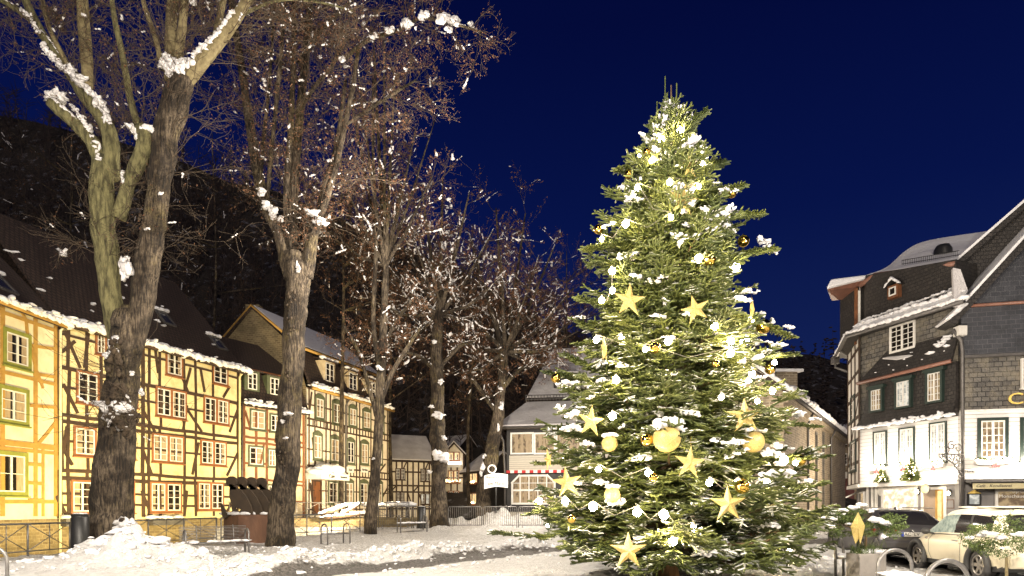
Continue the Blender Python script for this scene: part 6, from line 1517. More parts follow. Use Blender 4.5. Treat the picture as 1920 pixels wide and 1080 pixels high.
for pts_, W_ in (([(1255, 475, 13.1), (1360, 478, 12.8), (1452, 468, 12.7)], .32), ([(1258, 365, 13.1), (1330, 360, 12.9), (1392, 350, 12.8)], .24), ([(1255, 470, 13.1), (1160, 462, 12.9), (1096, 466, 12.8)], .28), ([(1255, 580, 13.1), (1160, 572, 12.8), (1084, 560, 12.8)], .32),
                ([(1255, 650, 13.1), (1160, 640, 12.8), (1080, 645, 12.7)], .32), ([(1258, 415, 13.1), (1350, 405, 12.8), (1428, 402, 12.8)], .28), ([(1258, 600, 13.1), (1370, 588, 12.7), (1488, 632, 12.7)], .36), ([(1255, 310, 13.1), (1200, 318, 13), (1158, 318, 12.9)], .2), ([(1258, 260, 13.1), (1290, 240, 13), (1322, 212, 13)], .16),
                ([(1258, 320, 13.1), (1310, 315, 13), (1356, 306, 12.9)], .2), ([(1255, 820, 13.1), (1140, 815, 12.5), (1052, 812, 12.4)], .42), ([(1255, 885, 13.1), (1130, 868, 12.3), (1004, 868, 12.3)], .45), ([(1255, 960, 13), (1120, 945, 12.2), (985, 965, 12.1)], .48), ([(1262, 790, 13.1), (1380, 785, 12.6), (1535, 800, 12.5)], .46), ([(1262, 1000, 13.0), (1400, 1010, 12.2), (1525, 1035, 12.0)], .45)):
    long_branch([at(*q) for q in pts_], W_)
S = np.array(SEG)
core = Tubes()
for r_ in S: core.add(r_[:6].reshape(2, 3), [r_[6]*.70, r_[6]*.52], 4)
# needle brushes: flat narrow triangles around every twig segment
P0, P1, RD = S[:, 0:3], S[:, 3:6], S[:, 6]
D = P1-P0; LN = np.linalg.norm(D, axis=1); ok = LN > 1e-4; P0, D, LN, RD = P0[ok], D[ok], LN[ok], RD[ok]; D = D/LN[:, None]
ref = np.where(np.abs(D[:, 2:3]) < .9, np.array([[0, 0, 1.]]), np.array([[1., 0, 0]])); TA = np.cross(D, ref); TA /= np.linalg.norm(TA, axis=1)[:, None]; TB = np.cross(TA, D)
cnt = np.maximum(5, (LN*82).astype(int)); idx = np.repeat(np.arange(len(LN)), cnt); m = len(idx)
ua = fr.uniform(0, 1, m); ang = fr.uniform(0, 6.2832, m); rl = RD[idx]*fr.uniform(.62, 1.0, m)
rad = TA[idx]*np.cos(ang)[:, None]+TB[idx]*np.sin(ang)[:, None]*.8; base = P0[idx]+D[idx]*(LN[idx]*ua)[:, None]
tip = base+rad*rl[:, None]+D[idx]*(rl*.45)[:, None]; wv = np.cross(rad, D[idx]); wv /= np.linalg.norm(wv, axis=1)[:, None]+1e-9; w = .0055
V = np.stack([base-wv*w, base+wv*w, tip+wv*w*.5], 1).reshape(-1, 3)
cr_ = bulk('foliage', V, np.arange(3*m).reshape(m, 3), M['needle'], fir); core.build('twig_needles', M['needle_core'], fir, False)
print('needles', m, 'segs', len(LN))
wood_t.build('branches', M['fir_wood'], fir)
# snow on the boughs
B = Blobs(); sel = [t for t in tips]; fr.shuffle(sel)
def snow_patch(p, d, size):
    d = np.array(d)/(np.linalg.norm(d)+1e-9)
    pr_ = np.cross(d, [0, 0, 1.]); pr_ /= np.linalg.norm(pr_)+1e-9
    for j in range(int(fr.integers(7, 14))):
        a_ = fr.uniform(-.2, 2.6); q_ = p-d*size*a_+pr_*size*fr.normal(0, .22+.28*a_/2.6)+np.array([0, 0, .20+fr.uniform(-.22, .16)-.14*abs(a_-1.2)])*size
        B.add(q_, (size*fr.uniform(.16, .60), size*fr.uniform(.14, .40), size*fr.uniform(.10, .28)), .85, ICO2, direction=d*[1, 1, .5]+pr_*fr.normal(0, .5))
k = 0
for (p, d, L, t) in sel:
    if k > 280: break
    if p[2] > HT*.965: continue
    pr = .85 if (p[0] > FX+.2 or t > .75) else .45
    if fr.random() > pr: continue
    snow_patch(p, d, fr.uniform(.06, .15) if fr.random() < .75 else fr.uniform(.15, .24)); k += 1
# the larger pillows seen in the picture
front = lambda px, py: np.array(at(px, py, FY-np.interp(py, prof_y, prof_w)*FS*math.sqrt(max(.05, 1-((px-1256)/max(np.interp(py, prof_y, prof_w), 1))**2))*.82))
for px, py, s_ in ((1250, 788, .17), (1238, 800, .13), (1268, 802, .12), (1190, 518, .16), (1210, 524, .11), (1255, 517, .11), (1362, 395, .16), (1340, 405, .12), (1390, 402, .12), (1425, 445, .17), (1440, 462, .12), (1368, 355, .12), (1385, 352, .10), (1268, 310, .07), (1320, 300, .12), (1252, 215, .12), (1248, 235, .13), (1260, 225, .10), (1256, 200, .08), (1440, 470, .11),
                   (1430, 590, .15), (1455, 600, .14), (1470, 612, .10), (1380, 560, .14), (1395, 545, .12), (1445, 640, .12), (1363, 695, .13), (1375, 698, .1), (1245, 632, .1), (1500, 775, .16), (1520, 785, .13), (1480, 790, .14), (1425, 850, .16), (1455, 835, .15), (1470, 870, .14), (1130, 712, .12), (1110, 745, .11), (1060, 805, .14), (1085, 800, .13), (1120, 905, .13), (1145, 945, .12), (1170, 940, .14), (1260, 1000, .12), (1290, 1005, .1),
                   (1285, 420, .1), (1310, 440, .1), (1350, 440, .12), (1300, 490, .11), (1080, 905, .1), (1390, 1040, .12), (1480, 1020, .13), (1100, 830, .12), (1200, 335, .08), (1230, 300, .08), (1150, 420, .1), (1440, 900, .12), (1500, 930, .12), (1330, 1040, .14)):
    snow_patch(front(px, py), [fr.normal(0, 1), -.6, 0], s_)
B.build('snow', M['snow'], fir)
# stand of wooden wedges
st = thing('tree_stand', 'round stand of upright wooden wedges holding the fir', 'tree stand', (FX, FY, 0)); 
for i in range(11):
    a = 6.283*i/11+.2; r = .19; c = Vector((FX+r*math.cos(a), FY+r*math.sin(a), 0)); t_ = Vector((-math.sin(a), math.cos(a), 0)); n_ = Vector((math.cos(a), math.sin(a), 0))
    mb = MB(); w = .06; mb.hexa([c-t_*w-n_*.04, c+t_*w-n_*.04, c+t_*w+n_*.04, c-t_*w+n_*.04]+[q+Vector((0, 0, .50+.08*(i % 3)))-n_*.07 for q in (c-t_*w*.8-n_*.02, c+t_*w*.8-n_*.02, c+t_*w*.8+n_*.03, c-t_*w*.8+n_*.03)]); mb.build('wedge', M['wood_pale'], st, bevel=.006)
# ---------------------------------------------------------------- string of bulbs
ls = thing('light_string', 'grey cable with round warm bulbs wound around the fir', 'string lights', (FX, FY, 0))
BULBS = [(1222, 300), (1318, 308), (1255, 342), (1195, 352), (1173, 420), (1128, 448), (1258, 408), (1310, 485), (1380, 500), (1148, 545), (1148, 508), (1128, 563), (1165, 633), (1118, 637), (1253, 640), (1340, 612), (1408, 602), (1392, 640), (1370, 662), (1403, 714), (1452, 680), (1448, 733), (1352, 745), (1420, 752), (1155, 712), (1148, 780), (1122, 880), (1216, 887), (1010, 940), (1245, 965), (1470, 862), (1492, 868), (1438, 905), (1400, 640), (1410, 700), (1310, 350), (1275, 245), (1240, 262), (1112, 950), (1300, 990), (1455, 1040), (1480, 1035), (1370, 640), (1330, 905), (1210, 655), (1262, 1015), (1060, 940), (1385, 905), (1195, 960)]
mbc = MB(); pts = []
for (px, py) in sorted(BULBS, key=lambda b: b[1]): 
    w = np.interp(py, prof_y, prof_w); f = min(1, abs(px-1256)/w); Yb = FY-w*FS*math.sqrt(max(.02, 1-f*f))*.97-.05
    pts.append(at(px, py, Yb))
for p in pts:
    Bq = Blobs(); sb_ = fr.uniform(.042, .074); Bq.add(p, (sb_, sb_, sb_*1.05), 0, ICO2); Bq.build('bulb', M['bulb'], ls)
    mbc.tube([p+Vector((0, 0, .045)), p+Vector((0, 0, .10))], .018, 6)
for a, b in zip(pts, pts[1:]):
    if (a-b).length < 1.7:
        mid = (a+b)/2+Vector((0, .05, -.10)); mbc.tube([a+Vector((0, 0, .1)), mid, b+Vector((0, 0, .1))], .006, 4)
mbc.build('cable', M['cable'], ls)
# interior glow: bulbs strung on the far side of the fir too
for i in range(30):
    zz = fr.uniform(.7, 9.0); a = fr.uniform(.15, 3.0); r = crown_r(zz, 0)*.9; Bq = Blobs(); Bq.add((FX+r*math.cos(a), FY+r*math.sin(a), zz), (.042, .042, .048), 0, ICO1); Bq.build('bulb', M['bulb'], ls)
# ---------------------------------------------------------------- golden stars and balls
def star(px, py, R_px, rot, yaw, label, thin=1.0):
    w = np.interp(py, prof_y, prof_w); f = min(.97, abs(px-1256)/w) if abs(px-1256) < w*1.1 else .97
    Yb = FY-w*FS*math.sqrt(1-f*f)-.12; c = at(px, py, Yb); Rm = R_px*.5/F*Yb; t = thing('star_ornament', label, 'star ornament', c, group='golden stars on the fir')
    cs, sn = math.cos(yaw), math.sin(yaw); mb = MB()
    def w3(x, y, z): return c+Vector((x*cs-y*sn, x*sn+y*cs, z))
    pts = []
    for i in range(10):
        a = math.pi/2+rot+i*math.pi/5; r = Rm if i % 2 == 0 else Rm*.36; pts.append((r*math.cos(a), r*math.sin(a)))
    F_, Bk = w3(0, -Rm*.20, 0), w3(0, Rm*.20, 0)
    for i in range(10):
        a, b = pts[i], pts[(i+1) % 10]; A, Bq = w3(a[0], 0, a[1]), w3(b[0], 0, b[1]); mb.poly([A, Bq, F_]); mb.poly([Bq, A, Bk])
    mb.build('star_body', M['gold'], t)
    top = max(pts, key=lambda q: q[1]); mb = MB(); mb.tube([w3(top[0], 0, top[1]-.01), w3(top[0], .03, top[1]+.14)], .004, 4); mb.build('hook', M['gold_shiny'], t)
for px, py, R_, rot, yaw, lb in (
    (1282, 375, 62, -.15, .2, 'golden star near the top tilted to the right, larger of the upper two'), (1293, 312, 46, .1, .5, 'topmost golden star, half hidden by snowy boughs'),
    (1180, 563, 66, -.05, .2, 'golden star on the left side of the fir at mid height with one leg up'), (1304, 580, 56, .25, -.3, 'golden star at mid height pointing down beside dark boughs'),
    (1410, 580, 46, .1, 1.1, 'narrow side-on golden star at the upper right edge of the fir'), (1397, 780, 70, .05, -.1, 'broad golden star on the right above the big snowy boughs'),
    (1108, 790, 64, -.1, .45, 'snow-dusted golden star on the left edge above the restaurant awning'), (1293, 868, 66, -.1, .2, 'golden star with snow on its shoulder below the large golden ball'),
    (1063, 905, 62, .12, -.35, 'golden star low on the left before the arched restaurant window'), (1365, 945, 72, .02, 0, 'wide golden star low on the right side of the fir'),
    (1178, 1033, 74, .0, .1, 'lowest golden star hanging just above the ground'), (1133, 655, 52, .2, 1.2, 'side-on golden star on the left edge beside the steep snowy roof'),
    (1028, 862, 44, .3, 1.15, 'small side-on golden star at the far left bough')):
    star(px, py, R_, rot, yaw, lb)
def ball(px, py, D_px, shiny, label, depth=0.0):
    w = np.interp(py, prof_y, prof_w); f = min(.98, abs(px-1256)/w); Yb = FY-w*FS*math.sqrt(1-f*f)-.06+depth; c = at(px, py, Yb); r = D_px*.5/F*Yb
    t = thing('ball_ornament', label, 'ball ornament', c, group='shiny golden balls on the fir' if shiny else 'large glitter balls on the fir')
    Bq = Blobs(); Bq.add(c, (r, r, r), 0, ICO3); Bq.build('ball', M['gold_shiny' if shiny else 'gold'], t)
    if not shiny:
        Bs = Blobs()
        for i in range(16): a_ = fr.uniform(0, 6.28); q_ = r*fr.uniform(0, .75); Bs.add(c+Vector((q_*math.cos(a_)*1.25, q_*math.sin(a_), r*(1.02-.35*(q_/r)**2)+.02)), (r*.42, r*.35, r*.24*(1.6 if D_px > 50 else .8)), .5)
        Bs.build('snow', M['snow'], t)
    mb = MB(); mb.tube([c+Vector((0, 0, r*.96)), c+Vector((0, 0, r*1.18))], r*.14, 8); mb.build('cap', M['gold_shiny'], t)
ball(1250, 822, 52, 0, 'large glitter ball under a thick snow cushion in the middle of the fir', -.05)
ball(1143, 832, 30, 0, 'large glitter ball left of centre beside the boughs over the window', .40)
ball(1148, 928, 30, 0, 'glitter ball half sunk in snowy boughs above the lowest star', .50)
ball(1412, 828, 42, 0, 'glitter ball behind boughs under the broad right-hand star', .50)
ball(1515, 968, 16, 0, 'small oval glitter ball low at the right edge of the crown', 0)
for px, py, d, lb in ((1179, 327, 17, 'shiny golden ball at the upper left bough near the top'), (1213, 285, 14, 'tiny shiny ball just left of the top'), (1372, 362, 18, 'shiny golden ball under a snow cap, upper right bough'), (1122, 430, 18, 'shiny ball beside the brightest left bulb'),
                      (1394, 452, 22, 'shiny ball below the heaped snow on the upper right'), (1331, 487, 22, 'shiny ball beside a bulb in the upper right boughs'), (1432, 612, 28, 'big shiny ball under the long snow arch at the right'), (1228, 652, 22, 'shiny ball left of the central bulb'),
                      (1342, 682, 14, 'small pale shiny ball right of centre'), (1444, 692, 20, 'shiny ball hanging below the right bulb'), (1042, 709, 18, 'shiny ball on the long bough crossing the snowy roof'), (1213, 825, 24, 'shiny ball just left of the large snow-capped ball'),
                      (1392, 912, 28, 'shiny ball above the wide low star'), (1500, 863, 22, 'shiny ball beside the glaring snow on the right'), (1072, 973, 16, 'shiny ball low left above the snow'), (1225, 895, 18, 'shiny ball between bulb and boughs below the large ball')):
    ball(px, py, d, 1, lb)
# ================================================================ street furniture
def railing(label, pts, h=.95, base=None, step=1.45, mat='metal', name='railing', xs=True, group='steel railings along the river'):
    a = Vector(pts[0]); b = Vector(pts[-1]); t = thing(name, label, 'railing', ((a.x+b.x)/2, (a.y+b.y)/2, 0), group=group)
    P = [];
    for p, q in zip(pts, pts[1:]):
        p, q = Vector(p), Vector(q); n = max(1, round((q-p).length/step))
        P += [p.lerp(q, i/n) for i in range(n)]
    P.append(Vector(pts[-1])); Z = [gz(p.x, p.y)+.04 for p in P]
    for p, z in zip(P, Z):
        mb = MB(); mb.tube([(p.x, p.y, z-.1), (p.x, p.y, z+h+.02)], .028, 8); mb.build('post', M[mat], t, True)
    mb = MB()
    for dz, r in ((h, .026), (.14, .018)):
        mb.tube([(p.x, p.y, z+dz) for p, z in zip(P, Z)], r, 8)
    mb.build('rail', M[mat], t, True)
    mb = MB()
    for (p, z), (q, y) in zip(zip(P, Z), list(zip(P, Z))[1:]):
        m = (p+q)/2; zm = (z+y)/2
        mb.tube([(p.x, p.y, z+.14), (q.x, q.y, y+h)], .013, 5); mb.tube([(p.x, p.y, z+h), (q.x, q.y, y+.14)], .013, 5); mb.tube([(m.x, m.y, zm+.14), (m.x, m.y, zm+h)], .013, 5)
    mb.build('cross_bars', M[mat], t, True)
railing('steel cross-braced railing at the far left behind the litter bin', [(-14.9, 13.2), (-14.3, 18.9), (-13.95, 22.0)])
railing('steel cross-braced railing between linden and rusty sculpture behind the bench', [(-13.92, 22.2), (-13.7, 24.1), (-12.1, 26.2)])
railing('steel cross-braced railing in front of the hotel terrace', [(-12.0, 26.4), (-8.6, 30.5), (-7.6, 32.0)])
def litter_bin(x, y, h, r, label):
    z = gh(x, y); t = thing('litter_bin', label, 'litter bin', (x, y, z)); mb = MB()
    mb.lathe((x, y, z), [(r*.96, 0), (r, .03), (r, h-.10), (r*.93, h-.09), (r*.93, h-.04), (r*1.02, h-.035), (r*1.02, h), (r*.2, h+.015), (0.001, h+.015)], 24); mb.build('body', M['black'], t, True)
    B = Blobs()
    for i in range(5): B.add((x+random.uniform(-.5, .5)*r, y+random.uniform(-.5, .5)*r, z+h+.02), (r*.4, r*.35, .02), .4)
    B.build('snow', M['snow'], t)
p = at(150, 1045, 18.7); litter_bin(p.x, p.y, 1.25, .235, 'dark cylindrical litter bin left of the huge linden')
p = at(790, 988, 35.6); litter_bin(p.x, p.y, 1.25, .25, 'dark cylindrical litter bin beside the knotty linden and barrier')
def hoop(mb, c, along, w, h, r=.028):
    a = Vector(along).normalized(); c = Vector(c); pts = [c-a*w/2+Vector((0, 0, -.1)), c-a*w/2+Vector((0, 0, h-w*.45))]
    for i in range(1, 12): th = math.pi*(1-i/12); pts.append(c+a*(w/2*math.cos(th))+Vector((0, 0, h-w*.45+w*.45*math.sin(th))))
    pts += [c+a*w/2+Vector((0, 0, h-w*.45)), c+a*w/2+Vector((0, 0, -.1))]
    mb.tube(pts, r, 10)
def bench(A, Bp, label, back=True, w=.58, h=.78, snow=.6):
    A = Vector(A); Bp = Vector(Bp); d = (Bp-A).normalized(); nrm = Vector((-d.y, d.x, 0))
    if nrm.y < 0: nrm = -nrm
    za, zb = gh(A.x, A.y), gh(Bp.x, Bp.y); z = (za+zb)/2; t = thing('bench', label, 'bench', ((A.x+Bp.x)/2, (A.y+Bp.y)/2, z), group='steel hoop-ended benches')
    perp = (nrm*.92+d*.4).normalized()
    for c in (A, Bp):
        mb = MB(); hoop(mb, (c.x, c.y, z), perp, w, h); mb.build('armrest_hoop', M['metal'], t, True)
    a0 = Vector((A.x, A.y, z+.40)); b0 = Vector((Bp.x, Bp.y, z+.40)); mb = MB()
    for k in (-.26, .26): mb.tube([a0+perp*k, b0+perp*k], .022, 8)
    mb.build('frame', M['metal'], t, True); mb = MB()
    for i in range(11): k = -.22+.44*i/10; mb.tube([a0+perp*k+Vector((0, 0, .01)), b0+perp*k+Vector((0, 0, .01))], .009, 5)
    mb.build('seat', M['metal'], t, True)
    if back:
        mb = MB()
        for i in range(10): k = i/9; o = perp*(.25+.16*k)+Vector((0, 0, .06+.40*k)); mb.tube([a0+o-d*.12, b0+o+d*.05], .011, 5)
        for s in (.2, .8): q = a0.lerp(b0, s); mb.tube([q+perp*.2, q+perp*.43+Vector((0, 0, .5))], .016, 6)
        mb.build('backrest', M['metal'], t, True)
    B = Blobs()
    for i in range(int(26*snow)):
        q = a0.lerp(b0, random.uniform(.02, .98))+perp*random.uniform(-.22, .22); B.add(q+Vector((0, 0, .03)), (random.uniform(.08, .2), random.uniform(.06, .14), random.uniform(.02, .05)), .4)
    if snow: B.build('snow', M['snow'], t)
def gp(px, py, z=0.0):
    Y = (CZ-z)*F/(py-YH); return at(px, py, Y)
a, b = gp(346, 1049), gp(463, 1041); bench((a.x, a.y, 0), (b.x, b.y, 0), 'steel bench with slatted back and hoop arms before the rusty sculpture', True)
a, b = gp(608, 1020, .1), gp(650, 1017, .1); bench((a.x, a.y, 0), (b.x, b.y, 0), 'backless steel hoop bench between second and third linden', False, snow=.15)
a, b = gp(748, 1003, .16), gp(797, 1001, .16); bench((a.x, a.y, 0), (b.x, b.y, 0), 'snow-heaped steel hoop bench beside the third linden', False, snow=1.6)
a, b = at(1574, 1062, 13.2), at(1640, 1085, 13.0); bench((a.x, a.y, 0), (b.x, b.y, 0), 'steel hoop bench half buried in snow behind the concrete planter', False, snow=1.2)
a, b = at(1678, 1080, 9.7), at(1776, 1100, 7.7); bench((a.x, a.y, 0), (b.x, b.y, 0), 'steel hoop bench with a strip of snow before the cream car', False, w=.56, snow=1.8)
t = thing('bicycle_hoop', 'grey steel bicycle hoop cut by the frame at the bottom left', 'bicycle stand', (-9.3, 11.3, gh(-9.3, 11.3))); mb = MB(); hoop(mb, (-9.28, 11.3, gh(-9.3, 11.3)), (1, .3, 0), .62, .80, .03); mb.build('tube', M['metal'], t, True)
# ---- sculpture on its rusty block
sc = at(462, 1018, 25.4); t = thing('sculpture', 'rusty steel sculpture of four bent flat figures on a rusty block', 'sculpture', (sc.x, sc.y, 0))
bx = [at(419, 1018, 26.0), at(447, 1018, 25.0), at(507, 1018, 25.9), at(480, 1018, 26.9)]; zt = CZ+(YH-965)/F*25.4
mb = MB(); mb.hexa([(p.x, p.y, -.1) for p in bx]+[(p.x, p.y, zt) for p in bx]); mb.build('plinth', M['rust'], t, bevel=.02)
outline = [(268, 248), (300, 258), (350, 285), (400, 350), (440, 430), (452, 480), (445, 520), (425, 542), (395, 535), (330, 518), (250, 516), (205, 545), (182, 530), (172, 470), (166, 408), (184, 425), (212, 496), (250, 494), (272, 476), (262, 420), (275, 412), (298, 455), (312, 478), (340, 480), (352, 462), (300, 445), (262, 400), (246, 340), (248, 275)]
cpx = [(c[0]/4.86+380, c[1]/4.86+860) for c in outline]
for k in range(4):
    Yk = 25.5+.28*k; sh = 18.6*k; mb = MB(); pts = [at(x+sh-1.0, y+k*.6, Yk) for (x, y) in (cpx if k == 0 else [c for c in cpx if c[0] > 425])]
    mb.slab(pts[::-1], .08, Vector((.03, .08, 0))); hc = [at(380+258/4.86+sh+9.8*math.cos(a), 860+208/4.86+k*.8-10*math.sin(a), Yk) for a in [2*math.pi*i/18 for i in range(18)]]
    mb.slab(hc, .08, Vector((.03, .08, 0))); hc = [at(380+283/4.86+sh+4.6*math.cos(a), 860+212/4.86+k*.8-6.5*math.sin(a), Yk-.03) for a in [2*math.pi*i/12 for i in range(12)]]; mb.slab(hc, .08, Vector((.03, .08, 0)))
    mb.slab([at(x+sh, y, Yk-.0) for x, y in ((429, 908), (441, 908), (443, 918), (431, 918))], .08, Vector((.03, .08, 0)))
    mb.build('figure', M['rust_dark'], t)
B = Blobs(); 
for i in range(26): q = bx[0].lerp(bx[1], random.random()).lerp(bx[3].lerp(bx[2], random.random()), random.random()); B.add((q.x, q.y, zt+.04), (.22, .16, .07), .3)
B.build('snow', M['snow'], t)
# ---- crowd barriers
def barrier(x0, x1, y0, y1, label, h=1.2, bars=16, arch=True):
    t = thing('crowd_barrier', label, 'barrier', ((x0+x1)/2, (y0+y1)/2, gz(0, y0)), group='steel crowd barriers across the square'); z0, z1 = gz(0, y0)+.02, gz(0, y1)+.02; mb = MB()
    A, Bq = Vector((x0, y0, z0)), Vector((x1, y1, z1)); up = lambda q, z: q+Vector((0, 0, z))
    mb.tube([up(A, -.02), up(A, h-.1), up(A.lerp(Bq, .03), h), up(A.lerp(Bq, .97), h), up(Bq, h-.1), up(Bq, -.02)], .026, 8); mb.tube([up(A, .16), up(Bq, .16)], .022, 8); mb.build('frame', M['metal'], t, True); mb = MB()
    for i in range(1, bars): q = A.lerp(Bq, i/bars); mb.tube([up(q, .16), up(q, h)], .012, 5)
    mb.build('bars', M['metal'], t, True); mb = MB()
    for s in (.12, .88): q = A.lerp(Bq, s); mb.tube([q+Vector((0, -.28, 0)), q+Vector((0, 0, .14)), q+Vector((0, .28, 0))], .02, 6)
    mb.build('feet', M['metal'], t, True)
bl = ['barrier panel between third linden and litter bin', 'barrier panel behind the litter bin', 'barrier panel just right of the knotty linden trunk', 'barrier panel before the leaning linden', 'barrier panel right of the leaning linden under the restaurant sign', 'barrier panel before the arched restaurant window', 'barrier panel running behind the low left boughs of the fir', 'barrier panel mostly hidden behind the fir']
for i in range(8):
    x0 = -7.7+i*2.02; barrier(x0, x0+1.92, 36.9-.05*i, 36.9-.05*(i+1), bl[i], 1.22)
# ---- hotel terrace with snowed-in tables
mb = MB(); mb.hexa([(-17.5, 38.6, -.5), (-6.0, 38.6, -.5), (-6.0, 43.5, -.5), (-13.5, 43.5, -.5), (-17.5, 38.6, .85), (-6.0, 38.6, .85), (-6.0, 43.5, .85), (-13.5, 43.5, .85)]); t = mb.build('hotel_terrace', M['stone_y']); tag(t, kind='structure')
def table(x, y, z, label):
    t = thing('terrace_table', label, 'table', (x, y, z), group='snow-covered terrace tables'); mb = MB(); mb.lathe((x, y, z), [(.001, .72), (.62, .72), (.62, .76), (.001, .76)], 16); mb.build('table_top', M['metal'], t); mb = MB(); mb.tube([(x, y, z), (x, y, z+.72)], .04, 8); mb.lathe((x, y, z), [(.28, 0), (.28, .03), (.04, .05)], 12); mb.build('leg', M['metal'], t, True)
    B = Blobs(); 
    for i in range(9): B.add((x+random.uniform(-.45, .45), y+random.uniform(-.4, .4), z+.85), (.34, .3, .16), .3)
    B.build('snow', M['snow'], t)
for px, Y, lb in ((700, 41.5, 'snow-covered terrace table left of the third linden'), (733, 41.0, 'snow-covered terrace table just right of the third linden'), (762, 40.4, 'snow-covered terrace table near the litter bin'), (648, 41.0, 'low snowy terrace table below the hotel windows')):
    q = at(px, 940, Y); table(q.x, q.y, .85, lb)
railing('grey railing on the hotel terrace edge above the river', [(-17.0, 38.5), (-6.2, 38.5)], .9, step=1.3, group=None)
for o in [x for x in bpy.data.objects if x.name.startswith('railing') and 'terrace edge' in str(x.get('label'))]: o.location.z += .55
# snow-laden terrace beams / stacked parasols
for i, (x0, y0, x1, y1) in enumerate(((600, 966, 645, 950), (598, 972, 700, 963), (640, 966, 672, 948))):
    a, b = at(x0, y0, 37.6+.3*i), at(x1, y1, 37.6+.3*i); t = thing('folded_parasol', ['snowy folded parasol slanting up to the right before the hotel door', 'long snowy folded parasol lying behind the railing', 'steeper snowy folded parasol leaning on the terrace rail'][i], 'parasol', (a.x, a.y, a.z), group='folded parasols before the hotel')
    mb = MB(); mb.tube([a, a.lerp(b, .2), b], [.05, .12, .05], 8); mb.build('folded_cloth', M['timber'], t, True); B = Blobs(); B.line(a+Vector((0, 0, .12)), b+Vector((0, 0, .12)), .13, flat=.6, T=ICO2); B.build('snow', M['snow'], t)
# ---- planters and shrubs
def leafy(T_V, c, rad, n, size, rng, flat=(1, 1, 1)):
    u = rng.normal(0, 1, (n, 3)); u /= np.linalg.norm(u, axis=1)[:, None]; r = rng.uniform(.35, 1, (n, 1))**.5
    p = np.array(c)+u*r*np.array(rad)*(1+.18*np.sin(u[:, :1]*7+u[:, 2:]*5)); a = rng.normal(0, 1, (n, 3)); a /= np.linalg.norm(a, axis=1)[:, None]; b = np.cross(a, rng.normal(0, 1, (n, 3))); b /= np.linalg.norm(b, axis=1)[:, None]; s = size*rng.uniform(.6, 1.3, (n, 1))
    T_V.append(np.stack([p-a*s, p-b*s*.5, p+a*s, p+b*s*.5], 1).reshape(-1, 3))
def shrub(t, clumps, n, size, seed):
    r = np.random.default_rng(seed); V = []
    for (c, rad) in clumps: leafy(V, c, rad, int(n*rad[0]*rad[1]*30), size, r)
    V = np.concatenate(V); bulk('foliage', V, np.arange(len(V)).reshape(-1, 4), M['green_bush'], t)
Yp = 12.1; q = at(1622, 1037, Yp); zt = q.z
t = thing('planter_tree', 'spreading snow-dusted shrub growing in the concrete planter', 'shrub', (q.x, q.y, zt-.05)); mb = MB(); mb.tube([q-Vector((0, 0, .1)), at(1624, 1005, Yp), at(1612, 985, Yp)], [.03, .022, .015], 8); mb.tube([at(1624, 1005, Yp), at(1650, 990, Yp)], [.018, .01], 6); mb.tube([at(1620, 1000, Yp), at(1575, 980, Yp)], [.018, .01], 6); mb.build('stem', M['fir_wood'], t, True)
cl = []; rs = random.Random(8)
for i in range(46):
    px = rs.uniform(1550, 1688); py = 978+rs.uniform(-24, 22)+abs(px-1615)*.10; cl.append((at(px, py, Yp+rs.uniform(-.45, .45)), (rs.uniform(.09, .17), rs.uniform(.08, .14), rs.uniform(.05, .09))))
shrub(t, cl, 260, .022, 3); B = Blobs()
for px, py, s_ in ((1642, 978, .13), (1655, 984, .10), (1600, 955, .10), (1580, 962, .09), (1565, 975, .07), (1615, 950, .08), (1670, 988, .06), (1590, 985, .05), (1632, 962, .07), (1555, 968, .06)):
    for k in range(4): B.add(at(px+rs.uniform(-6, 6), py-4+rs.uniform(-2, 2), Yp-.15+rs.uniform(-.2, .2)), (s_*.8, s_*.6, s_*.35), .4)
B.build('snow', M['snow'], t)
t = thing('planter', 'square concrete planter with graffiti holding the spreading shrub and snow', 'planter', (q.x, q.y, 0)); mb = MB(); 
c4 = [at(1586, 1037, Yp+.15), at(1612, 1037, Yp-.35), at(1662, 1037, Yp-.05), at(1636, 1037, Yp+.45)]
mb.hexa([(p.x, p.y, -.05) for p in c4]+[(p.x, p.y, zt) for p in c4]); mb.build('box', M['concrete'], t, bevel=.012)
B = Blobs()
for k in range(12): a = c4[0].lerp(c4[1], rs.uniform(.2, .8)).lerp(c4[3].lerp(c4[2], rs.uniform(.2, .8)), rs.uniform(.35, .95)); B.add((a.x, a.y, zt+.03), (.12, .09, .05), .35)
B.build('snow', M['snow'], t); T = Tubes(); rn = np.random.default_rng(4)
for k in range(160): a = c4[0].lerp(c4[1], rs.uniform(.05, .95)).lerp(c4[3].lerp(c4[2], rs.uniform(.05, .95)), rs.uniform(0, 1)); p0 = np.array([a.x, a.y, zt]); T.add([p0, p0+rn.normal(0, .03, 3)+[0, 0, .07], p0+rn.normal(0, .07, 3)+[0, 0, .13]], [.006, .006, .002])
T.build('grass', M['green_bush'], t, False)
mb = MB(); gpts = [at(1600+dx, 1070+dy, Yp-.2) for dx, dy in ((-4, 6), (-6, 0), (-2, -4), (0, 2), (-3, 8), (4, 4), (3, -3), (8, 0), (6, 8))]
n_ = Vector((c4[1].y-c4[0].y, -(c4[1].x-c4[0].x), 0)).normalized(); n_ = n_ if n_.y < 0 else -n_
mb.tube([c4[0].lerp(c4[1], .45+dx*.03)+n_*.004+Vector((0, 0, -.33+dz*.02)) for dx, dz in ((-4, 4), (-5, 0), (-2, -3), (0, 1), (-2, 4), (2, 2), (1, -3), (4, 0), (3, 5), (6, 3))], .006, 4); mb.build('graffiti', M['black'], t)
t = thing('star_ornament', 'slim side-on golden star hanging in the planter shrub by the cars', 'star ornament', at(1609, 990, Yp-.55)); mb = MB(); Yq = Yp-.6
